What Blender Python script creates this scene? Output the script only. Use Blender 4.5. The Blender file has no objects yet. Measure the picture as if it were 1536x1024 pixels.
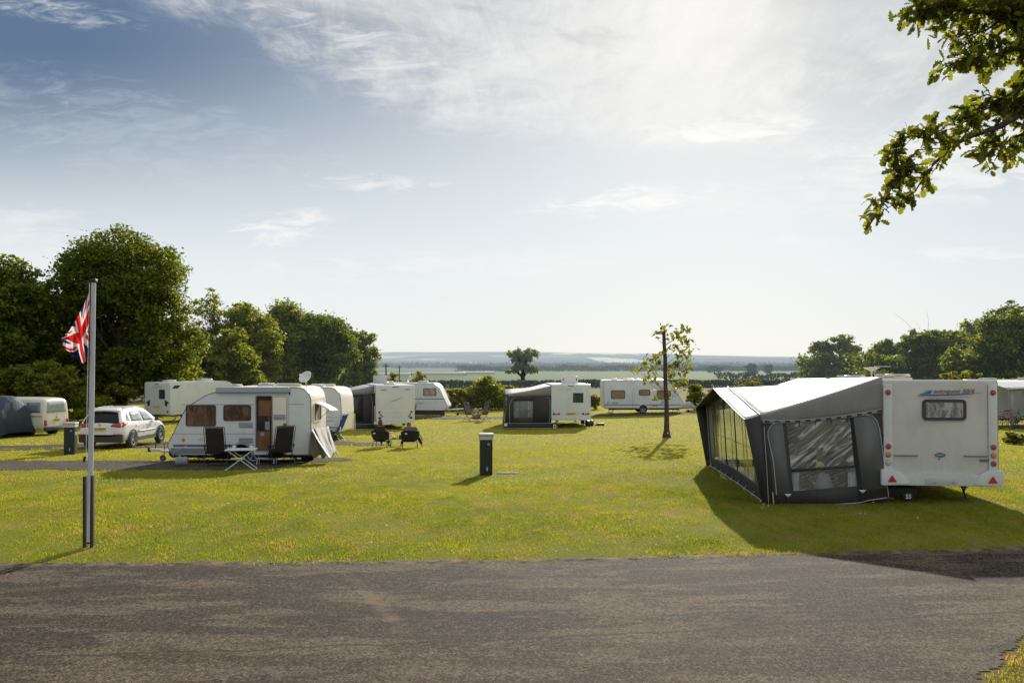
import bpy, bmesh, math, random
import numpy as np
from mathutils import Vector, Matrix
R = math.radians
sc = bpy.context.scene
col = sc.collection
rng = np.random.default_rng(7)
random.seed(7)

# ---------------------------------------------------------------- terrain
PY = [-60, 0, 17, 20, 24, 28, 36, 50, 65, 100, 160, 240, 700, 2000, 20000]
PZ = [0, 0, 0, -.05, -.18, -.36, -.60, -.93, -1.05, -1.30, -1.85, -2.1, -3.1, -4.0, -4.0]
def gz(x, y):
    x = np.asarray(x, float); y = np.asarray(y, float)
    q = np.minimum(.02 * np.maximum(x, 0), .30) * np.interp(y, [0, 60, 120, 300], [1, 1, .5, 0])
    return np.interp(y, PY, PZ) + q
def gzf(x, y): return float(gz(x, y))
F, CX, HY, EYE = 1280.0, 768.0, 545.0, 2.9
def at(px, py, Y): return Vector(((px - CX) / F * Y, Y, EYE - (py - HY) / F * Y))
def gp(px, py):                                   # where the sight line meets the ground
    y = 20.0
    for _ in range(60):
        x = (px - CX) / F * y
        y = .5 * y + .5 * (EYE - gzf(x, y)) * F / (py - HY)
    x = (px - CX) / F * y
    return Vector((x, y, gzf(x, y)))

# ---------------------------------------------------------------- materials
def nt_new(m):
    m.use_nodes = True; nt = m.node_tree; nt.nodes.clear(); return nt
class NB:                                          # tiny node builder
    def __init__(s, nt): s.nt = nt
    def n(s, t, **kw):
        nd = s.nt.nodes.new(t)
        for k, v in kw.items(): setattr(nd, k, v)
        return nd
    def put(s, sock, v):
        if v is None: return
        if hasattr(v, 'is_output'): s.nt.links.new(v, sock)
        else:
            if sock.type == 'RGBA' and len(v) == 3: v = (*v, 1)
            sock.default_value = v
    def m(s, op, a, b=None, c=None, clamp=False):
        nd = s.n('ShaderNodeMath', operation=op); nd.use_clamp = clamp
        for i, v in enumerate((a, b, c)): s.put(nd.inputs[i], v) if v is not None else None
        return nd.outputs[0]
    def ss(s, v, lo, hi, a=0., b=1.):
        nd = s.n('ShaderNodeMapRange', interpolation_type='SMOOTHSTEP')
        for i, q in enumerate((v, lo, hi, a, b)): s.put(nd.inputs[i], q)
        return nd.outputs[0]
    def lin(s, v, lo, hi, a=0., b=1.):
        nd = s.n('ShaderNodeMapRange')
        for i, q in enumerate((v, lo, hi, a, b)): s.put(nd.inputs[i], q)
        return nd.outputs[0]
    def mix(s, f, a, b, blend='MIX'):
        nd = s.n('ShaderNodeMix', data_type='RGBA', blend_type=blend)
        s.put(nd.inputs[0], f); s.put(nd.inputs[6], a); s.put(nd.inputs[7], b)
        return nd.outputs[2]
    def noise(s, vec, scale, detail=4, rough=.55, dist=0., out=0):
        nd = s.n('ShaderNodeTexNoise'); s.put(nd.inputs['Vector'], vec)
        nd.inputs['Scale'].default_value = scale; nd.inputs['Detail'].default_value = detail
        nd.inputs['Roughness'].default_value = rough; nd.inputs['Distortion'].default_value = dist
        return nd.outputs[out]
    def map(s, vec, scale=(1, 1, 1), loc=(0, 0, 0), rot=(0, 0, 0)):
        nd = s.n('ShaderNodeMapping'); s.put(nd.inputs[0], vec)
        nd.inputs['Scale'].default_value = scale; nd.inputs['Location'].default_value = loc
        nd.inputs['Rotation'].default_value = rot
        return nd.outputs[0]
    def pos(s): return s.n('ShaderNodeNewGeometry').outputs['Position']
    def obj(s): return s.n('ShaderNodeTexCoord').outputs['Object']
    def xyz(s, v):
        nd = s.n('ShaderNodeSeparateXYZ'); s.put(nd.inputs[0], v); return nd.outputs
    def bump(s, h, strength=.3, dist=.01, normal=None):
        nd = s.n('ShaderNodeBump'); s.put(nd.inputs['Height'], h)
        nd.inputs['Strength'].default_value = strength; nd.inputs['Distance'].default_value = dist
        if normal is not None: s.put(nd.inputs['Normal'], normal)
        return nd.outputs[0]
    def bsdf(s, color, rough=.5, metal=0., normal=None, spec=None, alpha=None, coat=None):
        nd = s.n('ShaderNodeBsdfPrincipled'); s.put(nd.inputs['Base Color'], color)
        s.put(nd.inputs['Roughness'], rough); s.put(nd.inputs['Metallic'], metal)
        if normal is not None: s.put(nd.inputs['Normal'], normal)
        if spec is not None: s.put(nd.inputs['Specular IOR Level'], spec)
        if alpha is not None: s.put(nd.inputs['Alpha'], alpha)
        if coat is not None: s.put(nd.inputs['Coat Weight'], coat)
        return nd.outputs[0]
    def mixs(s, f, a, b):
        nd = s.n('ShaderNodeMixShader'); s.put(nd.inputs[0], f)
        s.nt.links.new(a, nd.inputs[1]); s.nt.links.new(b, nd.inputs[2]); return nd.outputs[0]
    def out(s, sh): s.nt.links.new(sh, s.n('ShaderNodeOutputMaterial').outputs[0] if 0 else s.n('ShaderNodeOutputMaterial').inputs[0])
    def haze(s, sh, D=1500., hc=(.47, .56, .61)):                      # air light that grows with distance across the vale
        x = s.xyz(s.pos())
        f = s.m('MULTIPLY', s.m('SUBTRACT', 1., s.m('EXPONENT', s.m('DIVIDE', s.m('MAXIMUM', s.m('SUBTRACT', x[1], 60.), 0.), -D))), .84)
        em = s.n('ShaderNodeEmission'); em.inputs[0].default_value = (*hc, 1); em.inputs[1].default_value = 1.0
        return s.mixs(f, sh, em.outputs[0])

MATS = {}
def mat(name, c, rough=.5, metal=0., var=.0, vs=3., bump=0., bs=60., bd=.004, spec=None, coat=None, c2=None):
    if name in MATS: return MATS[name]
    m = bpy.data.materials.new(name); b = NB(nt_new(m)); o = b.obj()
    color = (*c, 1)
    if var > 0 or c2:
        f = b.ss(b.noise(o, vs, 5, .6), .35, .68)
        cc = c2 if c2 else tuple(v * (1 - var) for v in c)
        color = b.mix(f, (*c, 1), (*cc, 1))
    nrm = b.bump(b.noise(o, bs, 3), bump, bd) if bump else None
    b.out(b.bsdf(color, rough, metal, nrm, spec, None, coat)); MATS[name] = m
    return m

def grp(name, c, streak=.25):                      # caravan skin: painted aluminium/GRP, a little dirty
    m = bpy.data.materials.new(name); b = NB(nt_new(m)); o = b.obj(); p = b.xyz(o)
    f1 = b.ss(b.noise(b.map(o, (1.1, 1.1, .9)), 1.6, 6, .6), .38, .75)
    f2 = b.ss(b.noise(b.map(o, (7, 7, .7)), 2.2, 5, .65), .45, .8)
    low = b.ss(p[2], .45, 1.3, 1., .15)
    f = b.m('MULTIPLY', b.m('MAXIMUM', f1, b.m('MULTIPLY', f2, low)), streak)
    dirty = (c[0] * .66, c[1] * .62, c[2] * .52, 1)
    cc = b.mix(f, (*c, 1), dirty)
    nb = b.bump(b.noise(o, 2.2, 2, .4), .25, .01)
    b.out(b.bsdf(cc, b.lin(f1, 0, 1, .28, .5), 0, nb, .4)); return m

def leafmat(name, c1, c2, trans=.45, hz=True, tcol=None, rough=.55):
    m = bpy.data.materials.new(name); b = NB(nt_new(m))
    ri = b.n('ShaderNodeNewGeometry').outputs['Random Per Island']
    big = b.noise(b.pos(), .45, 3, .6)
    f = b.m('ADD', b.m('MULTIPLY', ri, .6), b.m('MULTIPLY', big, .4), clamp=True)
    cc = b.mix(b.ss(f, .25, .75), (*c1, 1), (*c2, 1))
    pr = b.bsdf(cc, rough, 0, None, .25)
    t = b.n('ShaderNodeBsdfTranslucent')
    tc = tcol or (1.9, 1.7, .55)
    tcc = b.mix(1., cc, (*tc, 1), 'MULTIPLY'); b.put(t.inputs[0], tcc)
    sh = b.mixs(trans, pr, t.outputs[0])
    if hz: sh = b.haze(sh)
    b.out(sh); return m

# ---------------------------------------------------------------- meshes
def fast_mesh(name, V, Fc, k, parent=None, m=None, smooth=False):
    me = bpy.data.meshes.new(name)
    V = np.ascontiguousarray(V, dtype=np.float32); Fc = np.ascontiguousarray(Fc, dtype=np.int32)
    me.vertices.add(len(V)); me.vertices.foreach_set('co', V.ravel())
    me.loops.add(Fc.size); me.loops.foreach_set('vertex_index', Fc.ravel())
    me.polygons.add(len(Fc)); me.polygons.foreach_set('loop_start', np.arange(0, Fc.size, k, dtype=np.int32))
    me.polygons.foreach_set('loop_total', np.full(len(Fc), k, dtype=np.int32))
    me.update(calc_edges=True)
    if smooth: me.polygons.foreach_set('use_smooth', np.ones(len(Fc), bool))
    o = bpy.data.objects.new(name, me); col.objects.link(o)
    if parent: o.parent = parent
    if m: me.materials.append(m)
    return o

def tag(o, label=None, cat=None, group=None, kind=None):
    if label: o['label'] = label
    if cat: o['category'] = cat
    if group: o['group'] = group
    if kind: o['kind'] = kind
    return o
def thing(name, label, cat, loc=(0, 0, 0), rz=0., group=None, rot=None):
    o = bpy.data.objects.new(name, None); col.objects.link(o)
    o.location = loc; o.rotation_euler = rot if rot else (0, 0, rz); o.empty_display_size = .2
    return tag(o, label, cat, group)

def rpoly(pts, seg=6):
    """polygon of (x, z, r): every corner rounded with radius r"""
    out = []; n = len(pts)
    for i in range(n):
        p = Vector(pts[i][:2]); r = pts[i][2]
        a = Vector(pts[i - 1][:2]) - p; c = Vector(pts[(i + 1) % n][:2]) - p
        if r <= 0: out.append((p.x, p.y)); continue
        la, lc = a.length, c.length; a.normalize(); c.normalize()
        ang = a.angle(c); t = min(r / math.tan(ang / 2), la * .49, lc * .49)
        p0 = p + a * t; p2 = p + c * t
        for k in range(seg + 1):
            u = k / seg
            q = p0 * (1 - u) ** 2 + p * 2 * u * (1 - u) + p2 * u * u
            out.append((q.x, q.y))
    return out
def rrect(w, h, r, seg=4):
    return rpoly([(-w / 2, -h / 2, r), (w / 2, -h / 2, r), (w / 2, h / 2, r), (-w / 2, h / 2, r)], seg)

class B:
    def __init__(s): s.bm = bmesh.new()
    def box(s, c, d, rot=None):
        mtx = Matrix.Translation(c)
        if rot: mtx = mtx @ (rot if isinstance(rot, Matrix) else Matrix.Rotation(rot, 4, 'Z'))
        mtx = mtx @ Matrix.Diagonal((*d, 1))
        bmesh.ops.create_cube(s.bm, size=1, matrix=mtx); return s
    def box2(s, a, b):
        return s.box([(a[i] + b[i]) / 2 for i in range(3)], [abs(b[i] - a[i]) for i in range(3)])
    def face(s, pts):
        return s.bm.faces.new([s.bm.verts.new(p) for p in pts])
    def solid(s, o, u, v, poly, t, bev=0.):
        """poly in the (u, v) plane at o, extruded by t along u x v"""
        o, u, v = Vector(o), Vector(u).normalized(), Vector(v).normalized(); n = u.cross(v)
        a = [s.bm.verts.new(o + u * p[0] + v * p[1]) for p in poly]
        c = [s.bm.verts.new(o + u * p[0] + v * p[1] + n * t) for p in poly]
        k = len(poly)
        f2 = s.bm.faces.new(c); f1 = s.bm.faces.new(list(reversed(a)))
        for i in range(k): s.bm.faces.new((a[i], a[(i + 1) % k], c[(i + 1) % k], c[i]))
        if bev > 0: bmesh.ops.bevel(s.bm, geom=list(f2.edges) + list(f1.edges), offset=bev, segments=3, profile=.5, affect='EDGES')
        return s
    def ring(s, o, u, v, w, h, r, band, t, seg=4):
        o, u, v = Vector(o), Vector(u).normalized(), Vector(v).normalized(); n = u.cross(v)
        po = rrect(w, h, r, seg); pi = rrect(w - 2 * band, h - 2 * band, max(r - band, .004), seg); k = len(po)
        P = lambda p, d: s.bm.verts.new(o + u * p[0] + v * p[1] + n * d)
        a = [P(p, 0) for p in po]; b_ = [P(p, t) for p in po]; c = [P(p, t) for p in pi]; d = [P(p, 0) for p in pi]
        for i in range(k):
            j = (i + 1) % k
            s.bm.faces.new((a[i], a[j], b_[j], b_[i])); s.bm.faces.new((b_[i], b_[j], c[j], c[i])); s.bm.faces.new((c[i], c[j], d[j], d[i]))
        return s
    def tube(s, pts, r, seg=8, cap=True):
        pts = [Vector(p) for p in pts]; n = len(pts)
        rr = r if isinstance(r, (list, tuple)) else [r] * n
        rings = []; up = Vector((0, 0, 1)); prev = None
        for i, p in enumerate(pts):
            d = (pts[min(i + 1, n - 1)] - pts[max(i - 1, 0)])
            d = d.normalized() if d.length > 1e-9 else Vector((0, 0, 1))
            if prev is None:
                ref = up if abs(d.z) < .9 else Vector((1, 0, 0)); a = d.cross(ref).normalized()
            else:
                a = (prev - d * prev.dot(d)); a = a.normalized() if a.length > 1e-6 else d.orthogonal().normalized()
            prev = a; c = d.cross(a)
            rings.append([s.bm.verts.new(p + (a * math.cos(t) + c * math.sin(t)) * rr[i]) for t in [2 * math.pi * k / seg for k in range(seg)]])
        for i in range(n - 1):
            for k in range(seg):
                s.bm.faces.new((rings[i][k], rings[i][(k + 1) % seg], rings[i + 1][(k + 1) % seg], rings[i + 1][k]))
        if cap: s.bm.faces.new(list(reversed(rings[0]))); s.bm.faces.new(rings[-1])
        return s
    def lathe(s, o, ax, prof, seg=24):
        """prof: (radius, along axis)"""
        o = Vector(o); ax = Vector(ax).normalized(); a = ax.orthogonal().normalized(); c = ax.cross(a); rings = []
        for r, h in prof:
            if r < 1e-5: rings.append([s.bm.verts.new(o + ax * h)])
            else: rings.append([s.bm.verts.new(o + ax * h + (a * math.cos(t) + c * math.sin(t)) * r) for t in [2 * math.pi * k / seg for k in range(seg)]])
        for i in range(len(rings) - 1):
            p, q = rings[i], rings[i + 1]
            for k in range(seg):
                l = (k + 1) % seg
                if len(p) == 1 and len(q) == 1: continue
                if len(p) == 1: s.bm.faces.new((p[0], q[l], q[k]))
                elif len(q) == 1: s.bm.faces.new((p[k], p[l], q[0]))
                else: s.bm.faces.new((p[k], p[l], q[l], q[k]))
        return s
    def grid(s, P):
        """P: rows of points"""
        V = [[s.bm.verts.new(p) for p in r] for r in P]
        for i in range(len(V) - 1):
            for j in range(len(V[0]) - 1):
                s.bm.faces.new((V[i][j], V[i][j + 1], V[i + 1][j + 1], V[i + 1][j]))
        return s
    def quad4(s, a, b, c, d, nu=6, nv=6, f=None):
        a, b, c, d = map(Vector, (a, b, c, d)); rows = []
        for i in range(nv + 1):
            v = i / nv; r = []
            for j in range(nu + 1):
                u = j / nu; p = (a * (1 - u) + b * u) * (1 - v) + (d * (1 - u) + c * u) * v
                if f: p = p + f(u, v)
                r.append(p)
            rows.append(r)
        return s.grid(rows)
    def build(s, name, m, parent=None, ang=35, bevel=0., thick=0., nofix=False):
        if not nofix: bmesh.ops.recalc_face_normals(s.bm, faces=s.bm.faces[:])
        if bevel > 0:
            ed = [e for e in s.bm.edges if len(e.link_faces) == 2 and e.calc_face_angle(0) > .6]
            bmesh.ops.bevel(s.bm, geom=ed, offset=bevel, segments=2, profile=.5, affect='EDGES', clamp_overlap=True)
        for e in s.bm.edges:
            e.smooth = not (len(e.link_faces) == 2 and e.calc_face_angle(0) > R(ang))
        for f in s.bm.faces: f.smooth = True
        me = bpy.data.meshes.new(name); s.bm.to_mesh(me); s.bm.free()
        o = bpy.data.objects.new(name, me); col.objects.link(o)
        if m: me.materials.append(m)
        if parent: o.parent = parent
        if thick: 
            md = o.modifiers.new('thickness', 'SOLIDIFY'); md.thickness = thick; md.offset = 0
        return o

def text_part(s, size, mtl, parent, o, u, v, name='lettering', ext=.002, align='CENTER', shear=0., bold=0.):
    cu = bpy.data.curves.new(name, 'FONT'); cu.body = s; cu.size = size; cu.extrude = ext; cu.shear = shear; cu.offset = bold
    cu.align_x = align; cu.align_y = 'CENTER'; cu.resolution_u = 3
    tmp = bpy.data.objects.new(name, cu); col.objects.link(tmp)
    dg = bpy.context.evaluated_depsgraph_get(); me = bpy.data.meshes.new_from_object(tmp.evaluated_get(dg))
    bpy.data.objects.remove(tmp); bpy.data.curves.remove(cu)
    u, v = Vector(u).normalized(), Vector(v).normalized(); n = u.cross(v)
    mx = Matrix((u, v, n)).transposed().to_4x4(); mx.translation = Vector(o)
    me.transform(mx); ob = bpy.data.objects.new(name, me); col.objects.link(ob); me.materials.clear(); me.materials.append(mtl)
    if parent: ob.parent = parent
    return ob

SIDE = {'L': ((-1, 0, 0), (0, 1, 0)), 'R': ((1, 0, 0), (0, -1, 0)), 'rear': ((0, -1, 0), (-1, 0, 0)), 'front': ((0, 1, 0), (1, 0, 0))}
# ---------------------------------------------------------------- camera, sun, sky
cam = bpy.data.cameras.new('camera'); co = bpy.data.objects.new('camera', cam); col.objects.link(co)
cam.lens = 30; cam.sensor_width = 36; cam.clip_end = 40000; cam.clip_start = .1
cam.shift_y = 33 / 1536.; co.location = (0, 0, EYE); co.rotation_euler = (R(90), 0, 0); sc.camera = co
SAZ, SEL = R(13.0), R(22.2)                       # azimuth east of +Y, elevation
sdir = Vector((math.sin(SAZ) * math.cos(SEL), math.cos(SAZ) * math.cos(SEL), math.sin(SEL)))
sun = bpy.data.lights.new('sun', 'SUN'); so = bpy.data.objects.new('sun', sun); col.objects.link(so)
sun.energy = 6.2; sun.angle = R(.6); sun.color = (1, .92, .80)
so.rotation_euler = sdir.to_track_quat('Z', 'Y').to_euler(); so.location = sdir * 50
sc.view_settings.view_transform = 'Standard'; sc.view_settings.look = 'None'; sc.view_settings.exposure = 0
sc.cycles.max_bounces = 5; sc.cycles.diffuse_bounces = 2; sc.cycles.glossy_bounces = 2; sc.cycles.transmission_bounces = 3; sc.cycles.transparent_max_bounces = 12; sc.cycles.sample_clamp_indirect = 6

w = bpy.data.worlds.new('World'); sc.world = w; w.use_nodes = True; w.node_tree.nodes.clear()
b = NB(w.node_tree)
D = b.n('ShaderNodeTexCoord').outputs['Generated']; dx, dy, dz = b.xyz(D)
sky = b.n('ShaderNodeTexSky'); sky.sky_type = 'NISHITA'; sky.sun_disc = False
sky.sun_elevation = SEL; sky.sun_rotation = SAZ; sky.air_density = 1.0; sky.dust_density = 1.2; sky.ozone_density = 2.0; sky.altitude = 50
K = 1 / .10                                        # cloud colours are given as seen; the background is scaled by .10
ay = b.m('MAXIMUM', b.m('ABSOLUTE', dy), .12)
U = b.m('DIVIDE', dx, ay); V = b.m('DIVIDE', dz, ay)   # direction tangents
zz = b.m('MAXIMUM', dz, .03)
cx = b.m('DIVIDE', dx, b.m('ADD', zz, .12)); cy = b.m('DIVIDE', dy, b.m('ADD', zz, .12))
comb = b.n('ShaderNodeCombineXYZ'); b.put(comb.inputs[0], cx); b.put(comb.inputs[1], cy); P2 = comb.outputs[0]
uvc = b.n('ShaderNodeCombineXYZ'); b.put(uvc.inputs[0], U); b.put(uvc.inputs[1], V); UV = uvc.outputs[0]
dot = b.n('ShaderNodeVectorMath', operation='DOT_PRODUCT'); b.put(dot.inputs[0], D); dot.inputs[1].default_value = sdir
sd = b.m('MAXIMUM', dot.outputs['Value'], 0.)
# base gradient of a hazy evening sky, added to the Nishita light
pv = lambda py: (HY - py) / F
pu = lambda px: (px - CX) / F
deep = b.mix(b.ss(V, pv(430), pv(60)), (.80, .86, .89), (.105, .175, .290))
hor = b.ss(V, pv(520), pv(330), 1., 0.)
deep = b.mix(b.m('MULTIPLY', hor, .85), deep, (.92, .945, .93))
side = b.ss(b.m('ADD', U, b.m('MULTIPLY', V, -.25)), pu(-50), pu(1000))      # whiter towards the sun
deep = b.mix(b.m('MULTIPLY', side, .70), deep, (.69, .76, .81))
nsk = b.mix(1., sky.outputs[0], (.10, .10, .10), 'MULTIPLY')
base = b.mix(.07, deep, nsk)
# high cloud sheet, brightest around the veiled sun
n1 = b.noise(b.map(P2, (1.0, .75, 1), (3.1, .4, 0), (0, 0, R(-35))), 1.5, 7, .64, .8)
n2 = b.noise(b.map(P2, (3.4, 1.3, 1), (.3, 7.4, 0), (0, 0, R(-50))), 2.6, 7, .72, .6)
nn = b.m('ADD', b.m('MULTIPLY', n1, .72), b.m('MULTIPLY', n2, .28))
# sheet: above a line running from (300,0) down to the right
line = b.m('ADD', V, b.m('MULTIPLY', U, .55))
msk = b.m('MULTIPLY', b.ss(line, .10, .36), b.ss(V, pv(300), pv(90)))
sheet = b.ss(b.m('ADD', nn, b.m('MULTIPLY', msk, .34)), .56, .80)
sheet = b.m('MULTIPLY', sheet, b.ss(msk, .05, .5))
shc = b.mix(b.ss(b.m('ADD', b.m('MULTIPLY', n2, .4), b.m('MULTIPLY', n1, .6)), .34, .64), (.50, .53, .56), (.88, .88, .86))
c = b.mix(b.m('MULTIPLY', sheet, .85), base, shc)
greyp = b.m('MULTIPLY', b.ss(b.noise(b.map(UV, (1, 2.4, 1), (2, 1, 0)), 4.5, 6, .6, .5), .50, .70), b.m('MULTIPLY', sheet, b.ss(V, pv(150), pv(60))))
c = b.mix(b.m('MULTIPLY', greyp, .7), c, (.40, .42, .45))
def wisp(c, px, py, w_, h_, slope, op, seedx, colr=(.92, .92, .90), th=.42):
    du = b.m('SUBTRACT', U, pu(px)); dv = b.m('SUBTRACT', b.m('SUBTRACT', V, pv(py)), b.m('MULTIPLY', du, slope))
    e = b.m('ADD', b.m('POWER', b.m('DIVIDE', du, w_ / F), 2.), b.m('POWER', b.m('DIVIDE', dv, h_ / F), 2.))
    g = b.m('EXPONENT', b.m('MULTIPLY', e, -1.2))
    nz = b.noise(b.map(UV, (9, 34, 1), (seedx, 0, 0), (0, 0, -slope * .8)), 1.6, 5, .66, .9)
    a = b.ss(b.m('ADD', b.m('MULTIPLY', g, .40), b.m('MULTIPLY', b.m('SUBTRACT', nz, .5), 1.9)), th - .22, th + .38)
    a = b.m('MULTIPLY', a, b.ss(g, .03, .45))
    return b.mix(b.m('MULTIPLY', a, op), c, colr)
c = wisp(c, 415, 342, 85, 30, .05, 1., 1., th=.26)
c = wisp(c, 550, 274, 120, 14, -.03, .75, 5., th=.26)
c = wisp(c, 945, 302, 130, 22, .08, .95, 9., (1., 1., .98), th=.22)
c = wisp(c, 1080, 195, 130, 22, .06, 1., 13., (1., 1., .98), th=.16)
c = wisp(c, 90, 18, 140, 18, -.2, .6, 17., th=.26)
c = wisp(c, 150, 220, 420, 60, -.32, .25, 21., (.66, .72, .78), th=.30)
c = wisp(c, 1430, 240, 230, 60, .05, .8, 25., th=.18)
c = wisp(c, 1200, 362, 70, 11, -.05, .8, 29., th=.22)
c = wisp(c, 1440, 382, 130, 11, 0., .8, 33., th=.22)
c = wisp(c, 560, 70, 230, 60, -.35, .75, 37., (.86, .86, .85))
c = wisp(c, 20, 370, 170, 60, 0., .6, 41., (.86, .87, .87), th=.2)
c = wisp(c, 760, 400, 420, 30, .0, .45, 45., th=.24)
c = wisp(c, 1150, 300, 260, 40, .04, .45, 49., th=.24)
c = wisp(c, 300, 190, 300, 40, -.3, .22, 53., (.7, .75, .8), th=.30)
c = wisp(c, 870, 160, 360, 70, -.12, .5, 57., (.80, .81, .82), th=.2)
# glow of the sun behind thin cloud
glow = b.m('MULTIPLY', b.m('POWER', sd, 22.), .22)
glow2 = b.m('MULTIPLY', b.m('POWER', sd, 150.), .50)
c = b.mix(b.m('ADD', glow, glow2, clamp=True), c, (1.02, 1.0, .96))
below = b.ss(dz, -.02, .0)
c = b.mix(below, (.25, .27, .22), c)
c = b.mix(1., c, (K, K, K), 'MULTIPLY')
bg = b.n('ShaderNodeBackground'); b.put(bg.inputs[0], c); bg.inputs[1].default_value = .10
b.nt.links.new(bg.outputs[0], b.n('ShaderNodeOutputWorld').inputs[0])

# ---------------------------------------------------------------- ground masks (world x, y)
def sn(x, y, s=1., k=0.):
    return (np.sin(x * 1.7 * s + k) * np.cos(y * 2.3 * s + 1.3 * k) + .5 * np.sin(x * 4.1 * s + 2 * k + y * 1.9 * s) + .3 * np.cos(x * 9.3 * s - y * 7.7 * s + k)) / 1.8
def road_edge(x): return 12.42 + .025 * x + .045 * sn(x * 2.2, 0 * x, 1., 2.) + .02 * np.sin(x * 23)
def in_road(x, y):
    r = (y < road_edge(x))
    verge = (x > 3.75 + .06 * np.sin(y * 9)) & (y < 7.35 + 1.05 * (x - 3.9) + .10 * sn(x, y, 2.5, 1.))
    return r & ~verge
A_, B_, C_ = gp(0, 702), gp(300, 706), gp(440, 700)
def seg_d(x, y, a, b_):
    ax, ay_ = a; bx, by = b_; t = np.clip(((x - ax) * (bx - ax) + (y - ay_) * (by - ay_)) / ((bx - ax) ** 2 + (by - ay_) ** 2), 0, 1)
    return np.hypot(x - ax - t * (bx - ax), y - ay_ - t * (by - ay_))
GR = [ # gravel pitches and tracks: polyline, half width
    ([(-32, 26.4), (-15, 26.9), (-8.6, 27.0)], 1.9),
    ([(-8.6, 27.0), (-6.6, 29.2)], 1.0),
    ([(-40, 33.0), (-22, 35.0), (-15.5, 37.6), (-10, 40)], 1.1),
    ([(-40, 30.2), (-19, 34.1), (-14, 36.0)], .35),
    ([(-8.4, 38.3), (-6.4, 37.2)], .85),
    ([(3.8, 61.8), (14.5, 62.9)], 1.5),
    ([(-12, 60.5), (-1.0, 61.6)], 1.3),
]
def in_gravel(x, y):
    d = np.full(np.shape(x), 99.)
    for pl, hw in GR:
        for a, b_ in zip(pl[:-1], pl[1:]): d = np.minimum(d, seg_d(x, y, a, b_) - hw)
    return d + .30 * sn(x, y, 1.3) + .16 * sn(x, y, 4.) + .10 * sn(x, y, 11., 2.) < 0

def sheet_grid(name, xs, ys, m, dz=0., mask=None, kind='structure'):
    X, Y = np.meshgrid(xs, ys); Z = gz(X, Y) + dz
    V_ = np.stack([X.ravel(), Y.ravel(), Z.ravel()], 1); nx, ny = len(xs), len(ys)
    i, j = np.meshgrid(np.arange(nx - 1), np.arange(ny - 1)); a = (j * nx + i).ravel()
    Fc = np.stack([a, a + 1, a + 1 + nx, a + nx], 1)
    if mask is not None:
        cxm = (X[:-1, :-1] + X[1:, 1:]) / 2; cym = (Y[:-1, :-1] + Y[1:, 1:]) / 2
        Fc = Fc[mask(cxm, cym).ravel()]
        used = np.unique(Fc); rm = np.full(len(V_), -1); rm[used] = np.arange(len(used)); Fc = rm[Fc]; V_ = V_[used]
    o = fast_mesh(name, V_, Fc, 4, None, m, True); return tag(o, kind=kind)

# lawn colour
def lawn_mat():
    m = bpy.data.materials.new('mown_grass'); b = NB(nt_new(m)); p = b.pos(); x, y, z = b.xyz(p)
    n1 = b.noise(p, .35, 5, .6); n2 = b.noise(b.map(p, (1, .35, 1)), 2.2, 6, .7); n3 = b.noise(p, 26., 4, .7)
    cc = b.mix(b.ss(n1, .35, .68), (.13, .155, .014), (.19, .19, .022))
    cc = b.mix(b.m('MULTIPLY', b.ss(n2, .50, .64), .5), cc, (.22, .16, .06))
    n4 = b.noise(b.map(p, (1, .45, 1), (7, 3, 0)), .8, 6, .65); cc = b.mix(b.m('MULTIPLY', b.ss(n4, .58, .68), .45), cc, (.20, .13, .06))
    cc = b.mix(b.m('MULTIPLY', b.ss(n3, .45, .70), .55), cc, (.05, .070, .010))
    cc = b.mix(b.m('MULTIPLY', b.ss(y, 14., 40., 0., 1.), .5), cc, (.31, .285, .045))
    ed = b.m('SUBTRACT', y, b.m('MULTIPLY_ADD', x, .025, 12.42))      # dry strip beside the road
    dry = b.m('MULTIPLY', b.ss(b.m('ADD', ed, b.m('MULTIPLY', n2, -.7)), -.35, .12, 1., 0.), 1.)
    cc = b.mix(dry, cc, (.17, .115, .06))
    t = b.n('ShaderNodeBsdfTranslucent'); b.put(t.inputs[0], cc)
    nrm = b.bump(b.m('ADD', n3, b.m('MULTIPLY', n2, .6)), 1., .06)
    # mown grass seen against the light: upright blades glow, modelled as a soft sheen lobe
    pr = b.n('ShaderNodeBsdfPrincipled'); b.put(pr.inputs['Base Color'], cc); pr.inputs['Roughness'].default_value = .9
    pr.inputs['Specular IOR Level'].default_value = .05; b.put(pr.inputs['Normal'], nrm)
    pr.inputs['Sheen Weight'].default_value = .4; pr.inputs['Sheen Roughness'].default_value = .45; b.put(pr.inputs['Sheen Tint'], b.mix(.5, cc, (.9, .85, .2)))
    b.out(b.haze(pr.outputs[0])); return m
def field_mat():
    m = bpy.data.materials.new('rough_pasture'); b = NB(nt_new(m)); p = b.pos(); x, y, z = b.xyz(p)
    n1 = b.noise(b.map(p, (.25, 1, 1)), .12, 5, .65); n2 = b.noise(b.map(p, (1, .4, 1)), 1.2, 5, .7)
    cc = b.mix(b.ss(n1, .35, .65), (.20, .165, .065), (.13, .14, .04))
    cc = b.mix(b.m('MULTIPLY', b.ss(n2, .45, .7), .5), cc, (.10, .09, .035))
    b.out(b.haze(b.bsdf(cc, .95, 0, b.bump(n2, .6, .3), .05))); return m
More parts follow.
